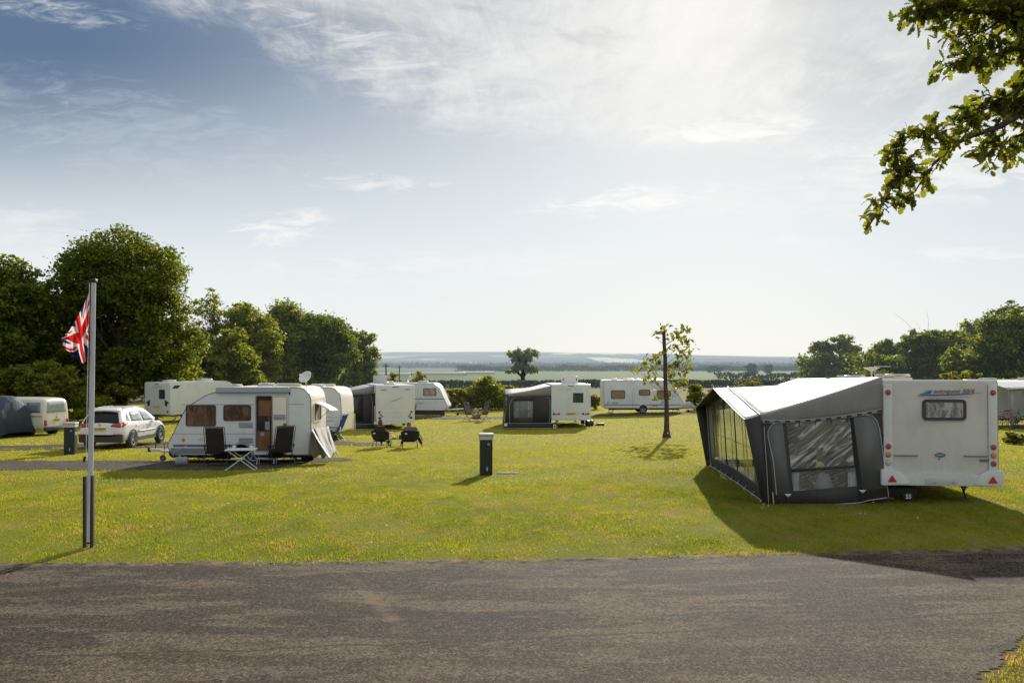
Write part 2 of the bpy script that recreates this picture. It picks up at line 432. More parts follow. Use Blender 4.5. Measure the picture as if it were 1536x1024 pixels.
def vale_mat():
    m = bpy.data.materials.new('farmland'); b = NB(nt_new(m)); p = b.pos(); x, y, z = b.xyz(p)
    vo = b.n('ShaderNodeTexVoronoi'); b.put(vo.inputs['Vector'], b.map(p, (.0018, .0032, 1), rot=(0, 0, .15))); vo.inputs['Scale'].default_value = 1.; vo.feature = 'F1'
    r = b.xyz(vo.outputs['Color'])
    n2 = b.noise(b.map(p, (.2, 1, 1)), .02, 4, .6)
    far = b.mix(b.ss(r[0], .3, .7), (.08, .12, .04), (.15, .16, .07))
    near = b.mix(b.ss(n2, .35, .7), (.085, .13, .035), (.12, .165, .05))
    cc = b.mix(b.ss(b.m('ADD', y, b.m('MULTIPLY', x, .25)), 560, 575), near, far)
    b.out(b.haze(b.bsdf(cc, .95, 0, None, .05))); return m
def asphalt_mat():
    m = bpy.data.materials.new('worn_asphalt'); b = NB(nt_new(m)); p = b.pos(); x, y, z = b.xyz(p)
    vo = b.n('ShaderNodeTexVoronoi'); b.put(vo.inputs['Vector'], p); vo.inputs['Scale'].default_value = 75.; r = b.xyz(vo.outputs['Color'])
    vo2 = b.n('ShaderNodeTexVoronoi'); b.put(vo2.inputs['Vector'], p); vo2.inputs['Scale'].default_value = 26.; r2 = b.xyz(vo2.outputs['Color'])
    n1 = b.noise(b.map(p, (.45, 1.7, 1)), .9, 7, .66, .15); n2 = b.noise(b.map(p, (.35, 1.8, 1), (4, 2, 0)), 1.7, 7, .7, .1); n3 = b.noise(p, 95., 2, .6)
    stone = b.m('ADD', b.m('MULTIPLY', r[0], .6), b.m('MULTIPLY', r2[1], .4))
    vo3 = b.n('ShaderNodeTexVoronoi'); b.put(vo3.inputs['Vector'], b.map(p, (1, .8, 1))); vo3.inputs['Scale'].default_value = 58.; r3 = b.xyz(vo3.outputs['Color'])
    chip = b.ss(r3[0], .74, .92)
    cc = b.mix(b.ss(stone, .35, .85), (.012, .0105, .0095), (.066, .055, .045)); cc = b.mix(b.m('MULTIPLY', chip, .6), cc, (.15, .13, .108))
    pale = b.mix(b.ss(stone, .3, .8), (.034, .028, .022), (.125, .104, .080)); pale = b.mix(b.m('MULTIPLY', chip, .6), pale, (.20, .17, .135))
    cc = b.mix(b.m('MULTIPLY', b.ss(n1, .49, .55), .95), cc, pale)
    n5 = b.noise(b.map(p, (.8, 2.6, 1), (9, 1, 0)), .7, 7, .70, .1); cc = b.mix(b.m('MULTIPLY', b.ss(n5, .50, .62), .45), cc, (.018, .016, .015))
    cc = b.mix(b.m('MULTIPLY', b.ss(n2, .55, .70), .6), cc, (.10, .080, .056))
    # long seam and crack
    wob = b.m('MULTIPLY', b.noise(b.map(p, (1, 0, 0)), .9, 6, .7), .55)
    seam = b.m('ABSOLUTE', b.m('SUBTRACT', b.m('ADD', y, wob), b.m('MULTIPLY_ADD', x, .11, 9.22)))
    cc = b.mix(b.m('MULTIPLY', b.ss(seam, .005, .04, 1., 0.), b.ss(n3, .3, .55)), cc, (.012, .011, .010))
    cc = b.mix(b.m('MULTIPLY', b.ss(b.m('ADD', y, wob), b.m('MULTIPLY_ADD', x, .11, 9.15), b.m('MULTIPLY_ADD', x, .11, 9.3), 1., 0.), .22), cc, pale)
    # a pale diagonal trench repair
    tr = b.m('ABSOLUTE', b.m('SUBTRACT', b.m('ADD', x, b.m('MULTIPLY', n2, .5)), b.m('MULTIPLY_ADD', y, -.42, 2.95)))
    trm = b.m('MULTIPLY', b.m('MULTIPLY', b.ss(tr, .02, .16, 1., 0.), b.m('MULTIPLY', b.ss(y, 9.0, 9.4), b.ss(y, 11.4, 11.8, 1., 0.))), b.m('MULTIPLY', b.ss(n1, .3, .6), .40))
    cc = b.mix(trm, cc, (.20, .155, .11))
    # straw and soil washed on near the edge
    ed = b.m('SUBTRACT', b.m('MULTIPLY_ADD', x, .025, 12.42), y)
    cc = b.mix(b.m('MULTIPLY', b.ss(b.m('ADD', ed, b.m('MULTIPLY', n2, .5)), .15, .45, 1., 0.), .6), cc, (.12, .085, .05))
    h = b.m('ADD', b.m('MULTIPLY', vo.outputs['Distance'], -1.), b.m('MULTIPLY', n3, .6))
    cc = b.mix(1., cc, (1.08, .98, .84), 'MULTIPLY')
    b.out(b.bsdf(cc, .9, 0, b.bump(h, .5, .006), .15)); return m
def gravel_mat():
    m = bpy.data.materials.new('dark_gravel'); b = NB(nt_new(m)); p = b.pos()
    vo = b.n('ShaderNodeTexVoronoi'); b.put(vo.inputs['Vector'], p); vo.inputs['Scale'].default_value = 22.; r = b.xyz(vo.outputs['Color'])
    n = b.noise(p, 1.1, 6, .7)
    cc = b.mix(r[0], (.014, .011, .009), (.11, .088, .072)); cc = b.mix(b.m('MULTIPLY', b.ss(n, .42, .62), .6), cc, (.075, .056, .036)); cc = b.mix(b.ss(b.noise(p, 3.5, 5, .7), .56, .66), cc, (.12, .14, .03))
    b.out(b.bsdf(cc, .9, 0, b.bump(vo.outputs['Distance'], 1., .03), .2)); return m

M_lawn = lawn_mat()
xs = np.unique(np.concatenate([np.arange(-60, 60.1, 1.5), [-1500, -900, -500, -300, -180, -110, -80, 80, 110, 180, 300, 500, 900, 1500], [15.]]))
ys = np.unique(np.concatenate([np.arange(-20, 84, 1.0), [84.]]))
sheet_grid('lawn', xs, ys, M_lawn)
sheet_grid('pasture', xs, np.array([84, 90, 100, 110, 120, 135, 150, 163.]), field_mat())
sheet_grid('farmland', np.unique(np.concatenate([np.linspace(-6000, 6000, 61), np.linspace(-300, 300, 31)])), np.array([163, 180, 200, 220, 240, 300, 400, 550, 700, 1000, 1500, 2000, 2600.]), vale_mat())
sheet_grid('road', np.concatenate([[-60, -30, -15], np.arange(-9, 9.01, .06), [15, 30, 60]]), np.concatenate([[-8, -2, 4], np.arange(6.9, 12.8, .06)]), asphalt_mat(), .007, in_road)
gm = gravel_mat()
sheet_grid('gravel_pitch', np.arange(-42, -4, .12), np.arange(23, 44, .12), gm, .012, in_gravel)
sheet_grid('gravel_pitch', np.arange(-16, 18, .2), np.arange(57, 67, .2), gm, .02, in_gravel)

# hills across the vale
def hills():
    m = bpy.data.materials.new('hazy_downs'); b = NB(nt_new(m)); p = b.pos(); x, y, z = b.xyz(p)
    vo = b.n('ShaderNodeTexVoronoi'); b.put(vo.inputs['Vector'], b.map(p, (.0011, .0019, 0))); vo.inputs['Scale'].default_value = 1.; r = b.xyz(vo.outputs['Color'])
    n1 = b.noise(b.map(p, (1, .5, .5)), .0016, 5, .65, .5); n2 = b.noise(b.map(p, (1, .35, 2)), .018, 5, .7)
    cc = b.mix(b.ss(r[0], .45, .8), (.13, .22, .10), (1., .95, .66))
    wood = b.ss(b.m('ADD', n1, b.m('MULTIPLY', n2, .25)), .56, .64)
    cc = b.mix(wood, cc, b.mix(b.ss(n2, .4, .6), (.012, .03, .018), (.06, .09, .035)))
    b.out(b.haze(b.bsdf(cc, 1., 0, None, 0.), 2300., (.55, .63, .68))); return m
xs_ = np.linspace(-7000, 7000, 281); ys_ = np.concatenate([np.linspace(2600, 5200, 60), np.linspace(5250, 9500, 90)])
X, Y = np.meshgrid(xs_, ys_)
def fb(x, y, s, k): return sum(np.sin(x / s * f + k * f) * np.cos(y / s * f * 1.3 + 2.1 * k) / f for f in (1, 1.9, 3.7, 6.1)) / 1.6
ang = X / Y
ridge = np.interp(ang, [-.6, -.2, -.1, 0, .1, .17, .22, .34, .6], [96, 88, 92, 92, 86, 80, 66, 50, 50])
t = np.clip((Y - 2600) / 4600, 0, 1); Zh = -4 + (ridge + 3) * (t * t * (3 - 2 * t)) ** 1.3 * 7400 / 7000. + fb(X, Y, 700, 1.) * 7 * t + fb(X, Y, 260, 2.) * 3 * t
Zh += np.exp(-((Y - 3900 - 300 * np.sin(X / 900)) / 420) ** 2) * (14 + 8 * np.sin(X / 520) + 4 * np.sin(X / 170))
Zh -= np.clip((Y - 7300) / 2000, 0, 1) * 60
Vh = np.stack([X.ravel(), Y.ravel(), Zh.ravel()], 1); nx = len(xs_); i, j = np.meshgrid(np.arange(nx - 1), np.arange(len(ys_) - 1)); a = (j * nx + i).ravel()
tag(fast_mesh('hills', Vh, np.stack([a, a + 1, a + 1 + nx, a + nx], 1), 4, None, hills(), True), kind='structure')

# ---------------------------------------------------------------- grass blades and daisies
def blademat():
    m = bpy.data.materials.new('grass_blades'); b = NB(nt_new(m)); p = b.pos(); x, y, z = b.xyz(p)
    ri = b.n('ShaderNodeNewGeometry').outputs['Random Per Island']
    n1 = b.noise(p, .35, 5, .6); n2 = b.noise(b.map(p, (1, .35, 1)), 2.2, 6, .7); n3 = b.noise(b.map(p, (1, .5, 1)), 1.1, 4, .6)
    cc = b.mix(b.ss(n1, .35, .68), (.215, .245, .016), (.33, .325, .028)); cc = b.mix(b.m('MULTIPLY', b.ss(ri, .35, .8), .6), cc, (.06, .095, .008))
    cc = b.mix(b.m('MULTIPLY', b.ss(n2, .50, .62), .55), cc, (.37, .29, .10)); cc = b.mix(b.m('MULTIPLY', b.ss(n3, .50, .66), .45), cc, (.05, .09, .010))
    n4 = b.noise(b.map(p, (1, .45, 1), (7, 3, 0)), .8, 6, .65); cc = b.mix(b.m('MULTIPLY', b.ss(n4, .55, .66), .60), cc, (.34, .24, .10))
    cc = b.mix(b.ss(ri, .965, .985), cc, (.30, .26, .12)); cc = b.mix(b.m('MULTIPLY', b.ss(y, 14., 45., 0., 1.), .55), cc, (.36, .33, .048))
    t = b.n('ShaderNodeBsdfTranslucent'); b.put(t.inputs[0], b.mix(1., cc, (1.62, 1.56, .78), 'MULTIPLY'))
    b.out(b.mixs(.58, b.bsdf(cc, .6, 0, None, .25), t.outputs[0])); return m
M_blade = blademat()
def blades(name, n, y0, y1, hgt, wid, halfw=.66, xr=None):
    u = rng.random(n); y = y0 + (y1 - y0) * u if xr else np.sqrt(y0 ** 2 + (y1 ** 2 - y0 ** 2) * u)
    x = (rng.random(n) * 2 - 1) * y * halfw if xr is None else xr[0] + (xr[1] - xr[0]) * rng.random(n)
    clump = .55 + .45 * sn(x, y, .9, 3.) ; keep = ~in_gravel(x, y) & ~in_road(x, y + .07 + .06 * sn(x * 3, y, 2., 1.)) & (rng.random(n) < .55 + .45 * clump)
    x, y = x[keep], y[keep]; n = len(x); z = gz(x, y)
    k = rng.random(n); h = hgt * (.30 + .9 * k ** 2) * np.clip(.75 + .5 * sn(x, y, .5, 1.) + .45 * sn(x, y, 1.6, 5.), .25, 1.7); wd = wid * (.6 + .8 * rng.random(n))
    th = rng.random(n) * np.pi; lean = rng.normal(0, .45, (n, 2)) * h[:, None]
    ca, sa = np.cos(th) * wd / 2, np.sin(th) * wd / 2
    V_ = np.empty((n, 3, 3)); V_[:, 0] = np.stack([x - ca, y - sa, z - .005], 1); V_[:, 1] = np.stack([x + ca, y + sa, z - .005], 1)
    V_[:, 2] = np.stack([x + lean[:, 0], y + lean[:, 1], z + h], 1)
    o = fast_mesh(name, V_.reshape(-1, 3), np.arange(3 * n).reshape(-1, 3), 3, None, M_blade)
    return tag(o, kind='stuff')
tag(blades('grass', 360000, 12.2, 21., .048, .013), 'short sunlit mown grass along the road verge', 'grass')
tag(blades('grass', 190000, 21., 36., .055, .028), 'sunlit mown lawn grass between the caravans', 'grass')
tag(blades('grass', 150000, 36., 84., .075, .06), 'bright far lawn grass reaching the hedge line', 'grass')
tag(blades('grass', 16000, 6.6, 9.6, .05, .011, xr=(3.7, 6.2)), 'dry tufted grass at the near corner of the road', 'grass')
n = 3600; y = np.sqrt(12.7 ** 2 + (28. ** 2 - 12.7 ** 2) * rng.random(n)); x = (rng.random(n) * 2 - 1) * y * .62
k_ = (sn(x, y, .35, 4.) + .5 * sn(x, y, 1.7, 2.) + .25 * rng.normal(size=n) > .42) & ~in_gravel(x, y) & ~in_road(x, y); x, y = x[k_], y[k_]; n = len(x)
z = gz(x, y) + .04 + .02 * rng.random(n); r_ = .007 + .006 * rng.random(n); aa = np.arange(6) * np.pi / 3
Vd = np.stack([x[:, None] + r_[:, None] * np.cos(aa), y[:, None] + r_[:, None] * np.sin(aa), z[:, None] + r_[:, None] * .5 * np.sin(aa + x[:, None] * 9)], 2)
tag(fast_mesh('daisies', Vd.reshape(-1, 3), np.arange(6 * n).reshape(-1, 6), 6, None, mat('daisy_petal', (.75, .75, .7), .7)), 'tiny white daisies scattered through the lawn', 'flowers', kind='stuff')

# raw soil and dead straw where the turf stops at the road
xs_e = np.arange(-14, 14, .05); rows_e = []
for k, (dy, hz) in enumerate(((-.09, .0), (-.03, .012), (.03, .026), (.10, .022), (.18, .0))):
    yy = road_edge(xs_e) + dy + .03 * sn(xs_e * 3.1, 0 * xs_e + k, 1.5, 1.); zz_ = gz(xs_e, yy) + hz * (.7 + .6 * sn(xs_e, 0 * xs_e + k * .3, 5., 2.)) + .003
    rows_e.append(np.stack([xs_e, yy, zz_], 1))
Ve = np.concatenate(rows_e); ne = len(xs_e); i, j = np.meshgrid(np.arange(ne - 1), np.arange(4)); a = (j * ne + i).ravel()
tag(fast_mesh('soil_edge', Ve, np.stack([a, a + 1, a + 1 + ne, a + ne], 1), 4, None, mat('soil_and_straw', (.050, .032, .018), .95, c2=(.20, .135, .075), vs=5., bump=1., bs=60, bd=.02), True), kind='structure')
# ---------------------------------------------------------------- trees
M_bark = mat('bark', (.10, .075, .055), .9, var=.5, vs=5, bump=.8, bs=14, bd=.04)
def leaf_quads(C, size, up=.35, fold=.3, droop=0.):
    n = len(C); nrm = rng.normal(size=(n, 3)); nrm[:, 2] = np.abs(nrm[:, 2]) + up; nrm /= np.linalg.norm(nrm, axis=1)[:, None]
    a = np.cross(nrm, rng.normal(size=(n, 3))); a /= np.linalg.norm(a, axis=1)[:, None]; b_ = np.cross(nrm, a)
    s = (size * (.55 + .9 * rng.random(n)))[:, None]
    V_ = np.empty((n, 4, 3)); V_[:, 0] = C - a * s; V_[:, 1] = C - b_ * s * .55 + nrm * s * fold * .4; V_[:, 2] = C + a * s * .9; V_[:, 3] = C + b_ * s * .55 + nrm * s * fold
    V_[:, 0] -= nrm * s * .12
    return V_.reshape(-1, 3), np.arange(4 * n).reshape(-1, 4)
def limb_path(p0, p1, bend, k=5):
    p0, p1 = Vector(p0), Vector(p1); L = (p1 - p0).length; off = Vector(rng.normal(size=3)) * bend * L
    out = []
    for i in range(k + 1):
        t = i / k; out.append(p0.lerp(p1, t) + off * math.sin(math.pi * t) + Vector(rng.normal(size=3)) * .012 * L * (0 < t < 1))
    return out
def tree(name, label, loc, H, W, blobs, leaf, nleaf, lm, trunk_r=None, base=.18, cat='tree', group=None, lobes=None, hollow=.45, trunk=True, up=.35, lean=(0, 0), bare=False, clump=38):
    """blobs: number of foliage masses; lobes: optional list of (dx, dz, rx, rz) masses given as fractions of W and H"""
    t = thing(name, label, cat, loc, 0, group); r0 = trunk_r or H * .028
    if lobes is None:
        lobes = []
        for i in range(blobs):
            th = rng.random() * 2 * math.pi; hh = rng.random()
            zc = base + .12 + (.80 - base) * hh
            rad = .5 * math.sin(math.pi * min(.98, .22 + .70 * hh)) ** .7 * (.35 + .5 * rng.random())
            lobes.append((rad * math.cos(th), rad * math.sin(th), zc, .13 + .13 * rng.random() ** 1.5, .07 + .07 * rng.random()))
        for zc in (.35 + base * .3, .55, .72): lobes.append((0, 0, zc, .24, .12))
    else:
        ls = []
        for q in lobes:
            dxx, dzz, rx, rz = q; ls.append((dxx, rng.uniform(-.12, .12), dzz, rx, rz)); ls.append((dxx * .7, rng.choice([-.25, .25]), dzz * .97, rx * .85, rz * .85))
        lobes = ls
    tips = []; C = []
    vol = np.array([q[3] * q[3] * q[4] for q in lobes]) ** .67; vol = vol / vol.sum()
    for q, fr in zip(lobes, vol):
        c0 = np.array([q[0] * W, q[1] * W, q[2] * H]); rad = np.array([q[3] * W, q[3] * W, q[4] * H]); tips.append(Vector(c0))
        n = max(30, int(nleaf * fr)); nb = max(5, n // clump)      # leaves gather on twigs: small clumps around the shell
        dcl = rng.normal(size=(nb, 3)); dcl /= np.linalg.norm(dcl, axis=1)[:, None]
        rr = hollow + (1.12 - hollow) * rng.random(nb) ** .55
        cc = c0 + dcl * rr[:, None] * rad
        idx = rng.integers(0, nb, n); sp = min(min(rad[0], rad[2]) * .22, .55) + leaf * .4
        pts = cc[idx] + rng.normal(size=(n, 3)) * sp * np.array([1, 1, .62]); C.append(pts)
    C = np.concatenate(C); C = C[C[:, 2] > .04 * H]
    if bare: C = C[~((C[:, 2] < .46 * H) & (np.abs(C[:, 0] + .2 * np.sin(C[:, 2] * 2.)) < .05 * W) & (C[:, 1] < 0))]
    V_, Fc = leaf_quads(C, leaf, up)
    fast_mesh('crown', V_, Fc, 4, t, lm)
    if trunk:
        tb = B(); top = Vector((lean[0], lean[1], H * .70))
        path = [Vector((0, 0, -.15)), Vector((0, 0, .15))] + limb_path((0, 0, .3), top, .02, 6)
        tb.tube(path, [r0 * 1.6, r0 * 1.25] + [r0 * (1 - .82 * i / 6) for i in range(7)], 9)
        sel = tips if len(tips) < 26 else [tips[i] for i in rng.choice(len(tips), 26, replace=False)]
        for tp in sel:
            zs = max(base * H * .9, tp.z * (.45 + .2 * rng.random()))
            st = Vector((0, 0, 0)).lerp(top, min(1, zs / top.z)); pth = limb_path(st, tp, .08, 5)
            rs = r0 * .38 * min(1, (tp - st).length / (W * .4) + .3)
            tb.tube(pth, [rs * (1 - .8 * i / 5) for i in range(6)], 6)
            for _ in range(3):
                e = tp + Vector(rng.normal(size=3)) * W * .09; tb.tube(limb_path(pth[3], e, .08, 3), [rs * .35, rs * .25, rs * .18, rs * .08], 5)
        tb.build('trunk', M_bark, t)
    return t
LM_dark = leafmat('oak_foliage', (.050, .078, .013), (.17, .205, .038), .48)
LM_mid = leafmat('ash_foliage', (.075, .11, .018), (.23, .255, .05), .52)
LM_yel = leafmat('willow_foliage', (.12, .14, .03), (.25, .24, .06), .5)
LM_far = leafmat('hedge_foliage', (.03, .048, .018), (.065, .085, .026), .10, True, (1.2, 1.2, .7), .9)
def tree_px(name, label, px, Y, top, wpx, leaf, n, lm, **kw):
    kw['blobs'] = int(kw.get('blobs', 16) * (1.5 if wpx > 80 else 1.2))
    x = (px - CX) / F * Y; g = gzf(x, Y); H = EYE - (top - HY) / F * Y - g; W = wpx / F * Y
    return tree(name, label, (x, Y, g), H, W, kw.pop('blobs', 16), leaf, n, lm, **kw)
WOOD = 'trees along the left side of the field'
tree_px('oak_tree', 'tallest broad oak at left with its trunk standing behind the white car', 184, 60, 346, 204, .13, 80000, LM_dark, bare=True, lobes=[(.02,.88,.20,.10),(-.20,.84,.17,.09),(.20,.83,.17,.09),(-.36,.74,.14,.09),(.36,.72,.14,.10),(-.08,.72,.2,.1),(.14,.66,.2,.1),(-.28,.60,.18,.09),(.38,.56,.13,.10),(-.42,.52,.12,.10),(.0,.55,.2,.08),(.26,.46,.18,.08),(-.22,.44,.2,.08),(.44,.40,.12,.09),(-.42,.36,.14,.08),(.22,.32,.2,.07),(-.14,.30,.2,.07),(.40,.24,.14,.07),(-.36,.22,.16,.07),(.12,.18,.18,.06)], trunk_r=.34, base=.20, group=WOOD, hollow=.5)
tree_px('oak_tree', 'dark leafy tree cut off by the left edge of the photo', 2, 56, 392, 190, .15, 48000, LM_dark, blobs=20, base=.05, group=WOOD)
tree_px('oak_tree', 'shadowy tree filling the gap left of the tallest oak', 88, 66, 425, 150, .16, 28000, LM_dark, blobs=14, base=.03, group=WOOD)
tree_px('woodland_shrub', 'low green scrub behind the van and the flagpole', 60, 53, 540, 150, .12, 16000, LM_mid, blobs=12, base=.0, group=WOOD, cat='shrub', trunk=False)
tree_px('woodland_shrub', 'low sunlit scrub behind the white car', 150, 58, 545, 130, .12, 12000, LM_mid, blobs=12, base=.0, group=WOOD, cat='shrub', trunk=False)
tree_px('ash_tree', 'lighter green tree just right of the tallest oak', 262, 64, 492, 66, .14, 13000, LM_mid, blobs=14, base=.12, group=WOOD)
tree_px('birch_tree', 'thin airy tree showing sky through its crown, right of the tallest oak', 314, 80, 434, 56, .14, 3000, LM_mid, blobs=12, base=.45, group=WOOD, trunk_r=.10)
tree_px('woodland_shrub', 'dark scrub between the tall oak and the rounded trees', 268, 70, 540, 90, .16, 9000, LM_dark, blobs=12, base=.0, group=WOOD, cat='shrub', trunk=False)
tree_px('oak_tree', 'rounded tree behind the rear caravans with a small raised tuft on top', 372, 84, 462, 110, .17, 26000, LM_mid, blobs=14, base=.02, group=WOOD)
tree_px('oak_tree', 'small tall tuft of a tree rising over the rounded trees', 366, 88, 443, 42, .2, 5000, LM_dark, blobs=7, base=.3, group=WOOD)
tree_px('oak_tree', 'sunlit bushy tree directly behind the caravan roofs at left', 345, 76, 492, 92, .15, 19000, LM_mid, blobs=13, base=.0, group=WOOD)
tree_px('oak_tree', 'low leafy tree filling the gap below the thin airy tree', 305, 74, 520, 90, .15, 15000, LM_mid, blobs=13, base=.0, group=WOOD)
tree_px('oak_tree', 'rounded tree closing the dip between the domed trees', 448, 100, 464, 100, .18, 22000, LM_mid, blobs=14, base=.02, group=WOOD)
tree_px('oak_tree', 'smooth domed tree in the middle of the left tree row', 422, 92, 455, 110, .18, 28000, LM_mid, blobs=15, base=.02, group=WOOD)
tree_px('oak_tree', 'dark domed tree second from the right end of the left tree row', 478, 96, 472, 125, .18, 32000, LM_dark, blobs=15, base=.02, group=WOOD)
tree_px('oak_tree', 'paler tree at the right end of the left tree row', 532, 108, 488, 70, .19, 15000, LM_mid, blobs=12, base=.02, group=WOOD)
# lone trees and right-hand trees
tree_px('field_oak', 'lone oak standing in the fields beyond the middle caravan', 785, 190, 523, 46, .34, 3800, LM_dark, lobes=[(-.22, .80, .24, .15), (.22, .82, .24, .14), (0, .72, .22, .15), (-.32, .42, .2, .10), (.30, .45, .22, .10), (.0, .88, .22, .10), (-.1, .55, .16, .1)], hollow=.35, trunk_r=.62, base=.25)
tree_px('field_oak', 'spreading lone oak left of the wood at the right of the photo', 1246, 170, 502, 92, .34, 12000, LM_dark, lobes=[(.08, .84, .22, .14), (-.10, .74, .22, .13), (.26, .66, .2, .13), (-.28, .42, .26, .20), (.0, .45, .3, .25), (.28, .36, .26, .22), (-.1, .22, .4, .18), (.2, .18, .35, .16)], hollow=.4, base=.12)
RW = 'trees of the wood at right'
tree_px('oak_tree', 'low rounded tree at the left end of the right-hand wood', 1335, 140, 515, 90, .3, 12000, LM_dark, blobs=13, base=.0, group=RW)
tree_px('oak_tree', 'broad domed tree behind the large caravan roof', 1400, 130, 493, 150, .3, 24000, LM_dark, blobs=18, base=.0, group=RW)
tree_px('ash_tree', 'loose pale crowned tree above the right-hand wood', 1462, 140, 478, 62, .28, 4200, LM_mid, blobs=12, base=.35, group=RW)
tree_px('oak_tree', 'tall dense tree cut off by the right edge of the photo', 1525, 105, 466, 130, .26, 26000, LM_dark, blobs=18, base=.02, group=RW)
tree_px('ash_tree', 'slim top sprig rising at the right edge behind the dense tree', 1512, 112, 458, 60, .25, 4200, LM_dark, blobs=10, base=.4, group=RW)
tree_px('oak_tree', 'mid green tree between the domed tree and the right edge', 1465, 112, 512, 90, .26, 12000, LM_mid, blobs=12, base=.0, group=RW)
BU = 'shrubs along the edge of the site'
def shrub(label, px, Y, top, wpx, n=3500, lm=None, leaf=.11, **kw):
    return tree_px('garden_shrub', label, px, Y, top, wpx, leaf, n, lm or LM_yel, blobs=kw.pop('blobs', 9), base=kw.pop('base', .0), group=BU, cat='shrub', trunk_r=.06, **kw)
shrub('tall pointed bush behind the striped recliners', 730, 74, 563, 76, 13000, LM_mid, lobes=[(0, .85, .14, .14), (0, .65, .26, .18), (-.2, .4, .28, .24), (.22, .42, .28, .24), (0, .25, .4, .25)])
shrub('yellow green low bush right of the side-on cream caravan', 688, 73, 583, 66, 9000)
shrub('low bush between the tall bush and the grey awning', 757, 76, 578, 46, 6000)
shrub('small round bush seen over the rear caravan roofs', 628, 86, 556, 44, 3500)
shrub('yellowish shrub top left of the small round bush', 588, 90, 560, 30, 1800)
shrub('small shrub in the gap between middle and far caravans', 893, 72, 592, 26, 2500)
shrub('young spiky bush right of the far caravan towbar', 1042, 68, 574, 38, 2600, LM_mid, hollow=.2)
shrub('small bush partly hidden by the large awning front', 1068, 78, 580, 24, 1500)
shrub('pale green bushes above the large awning roof', 1125, 100, 567, 62, 3000)
shrub('yellow green bush above the large caravan roof', 1440, 70, 557, 78, 5000, LM_yel)
shrub('yellow green bush behind the caravan at the right edge', 1530, 72, 558, 60, 4000, LM_yel)
shrub('rough weeds at the foot of the lawn bank right of the large caravan', 1522, 33, 648, 40, 2600, LM_yel, leaf=.06)
shrub('thicket of scrub right of the far lone oak', 1310, 120, 548, 70, 4000, LM_mid)

# hedges, far woods: nobody could count their plants
def hedge(name, label, pts, hgt, wid, n, leaf, lm, kind=None, cat='hedge', jag=.3):
    pts = np.array(pts, float); sg = np.hypot(*np.diff(pts[:, :2], axis=0).T); cum = np.concatenate([[0], np.cumsum(sg)]); s = rng.random(n) * cum[-1]
    x = np.interp(s, cum, pts[:, 0]); y = np.interp(s, cum, pts[:, 1]); x += rng.normal(size=n) * wid * .3; y += rng.normal(size=n) * wid * .35
    prof = 1 + jag * (.5 * np.sin(s / hgt * .6) + .5 * np.sin(s / hgt * 1.43 + 1) + .4 * np.sin(s / hgt * 3.1 + 2))
    z = gz(x, y) + hgt * prof * rng.random(n) ** .7
    o0 = Vector((pts[0][0], pts[0][1], gzf(pts[0][0], pts[0][1]))); C = np.stack([x - o0.x, y - o0.y, z - o0.z], 1)
    V_, Fc = leaf_quads(C, leaf); o = fast_mesh(name, V_, Fc, 4, None, lm); o.location = o0
    return tag(o, label, cat, kind=kind)
hedge('field_hedge', 'long dark clipped hedge crossing the fields behind the caravans', [(-260, 156), (-60, 160), (40, 164), (140, 162)], 1.45, 1.6, 52000, .26, LM_far, jag=.08)
hedge('field_hedge', 'hedge running across the green field at right beyond the large awning', [(60, 250), (160, 262), (260, 280)], 2., 2., 5000, .5, LM_far, jag=.25)
hedge('far_wood', 'distant line of trees along the far side of the green field', [(-40, 640), (60, 650), (180, 660), (300, 700)], 3.6, 10, 22000, .6, LM_far, 'stuff', 'wood', jag=.4)
hedge('far_wood', 'hazy blue belt of trees in the vale left of the lone oak', [(-900, 1150), (-250, 1120), (100, 1180), (500, 1200)], 5.2, 30, 30000, 1.1, LM_far, 'stuff', 'wood', jag=.5)
hedge('far_wood', 'furthest tree belt below the hills', [(-1800, 1700), (-500, 1650), (600, 1720), (2200, 1800)], 7.5, 60, 36000, 1.8, LM_far, 'stuff', 'wood', jag=.5)
hedge('far_wood', 'dark wood closing the field behind the left trees', [(-78, 70), (-50, 84), (-34, 104)], 8, 5, 22000, .30, LM_dark, 'stuff', 'wood', jag=.25)
hedge('far_wood', 'dark lower edge of the wood at right', [(52, 128), (80, 130), (100, 118)], 5, 4, 14000, .34, LM_dark, 'stuff', 'wood', jag=.25)
for px, Y, top, wpx, lb in ((1128, 420, 546, 16, 'small hazy tree left of the pair beyond the large awning'), (1151, 470, 547, 12, 'smaller hazy tree right of the pair beyond the large awning'), (1072, 520, 549, 34, 'far clump of trees just right of the tree trunk')):
    tree_px('field_tree', lb, px, Y, top, wpx, .9, 900, LM_far, blobs=8, base=.05)
# polytunnel strips left of centre
pt = mat('polythene', (.42, .43, .40), .5)
for k, (px0, px1, Y, py) in enumerate(((612, 700, 330, 561.5), (690, 742, 375, 563), (560, 618, 300, 565))):
    a_, c_ = at(px0, py, Y), at(px1, py + .5, Y + 8); g0 = gzf(a_.x, a_.y); t = thing('polytunnel', ['longest pale polythene crop tunnel across the far field', 'pale polythene crop tunnel nearest the lone oak', 'short pale crop tunnel behind the left caravans'][k], 'polytunnel', (a_.x, a_.y, g0), 0, 'crop tunnels in the far field')
    L_ = c_.x - a_.x; bb = B(); prof = [(math.cos(q) * 2.4, math.sin(q) * 1.3) for q in np.linspace(0, math.pi, 9)]
    bb.grid([[Vector((L_ * i / 10, p[0] + .6 * i, p[1] + .5)) for p in prof] for i in range(11)]); bb.build('cover', pt, t)
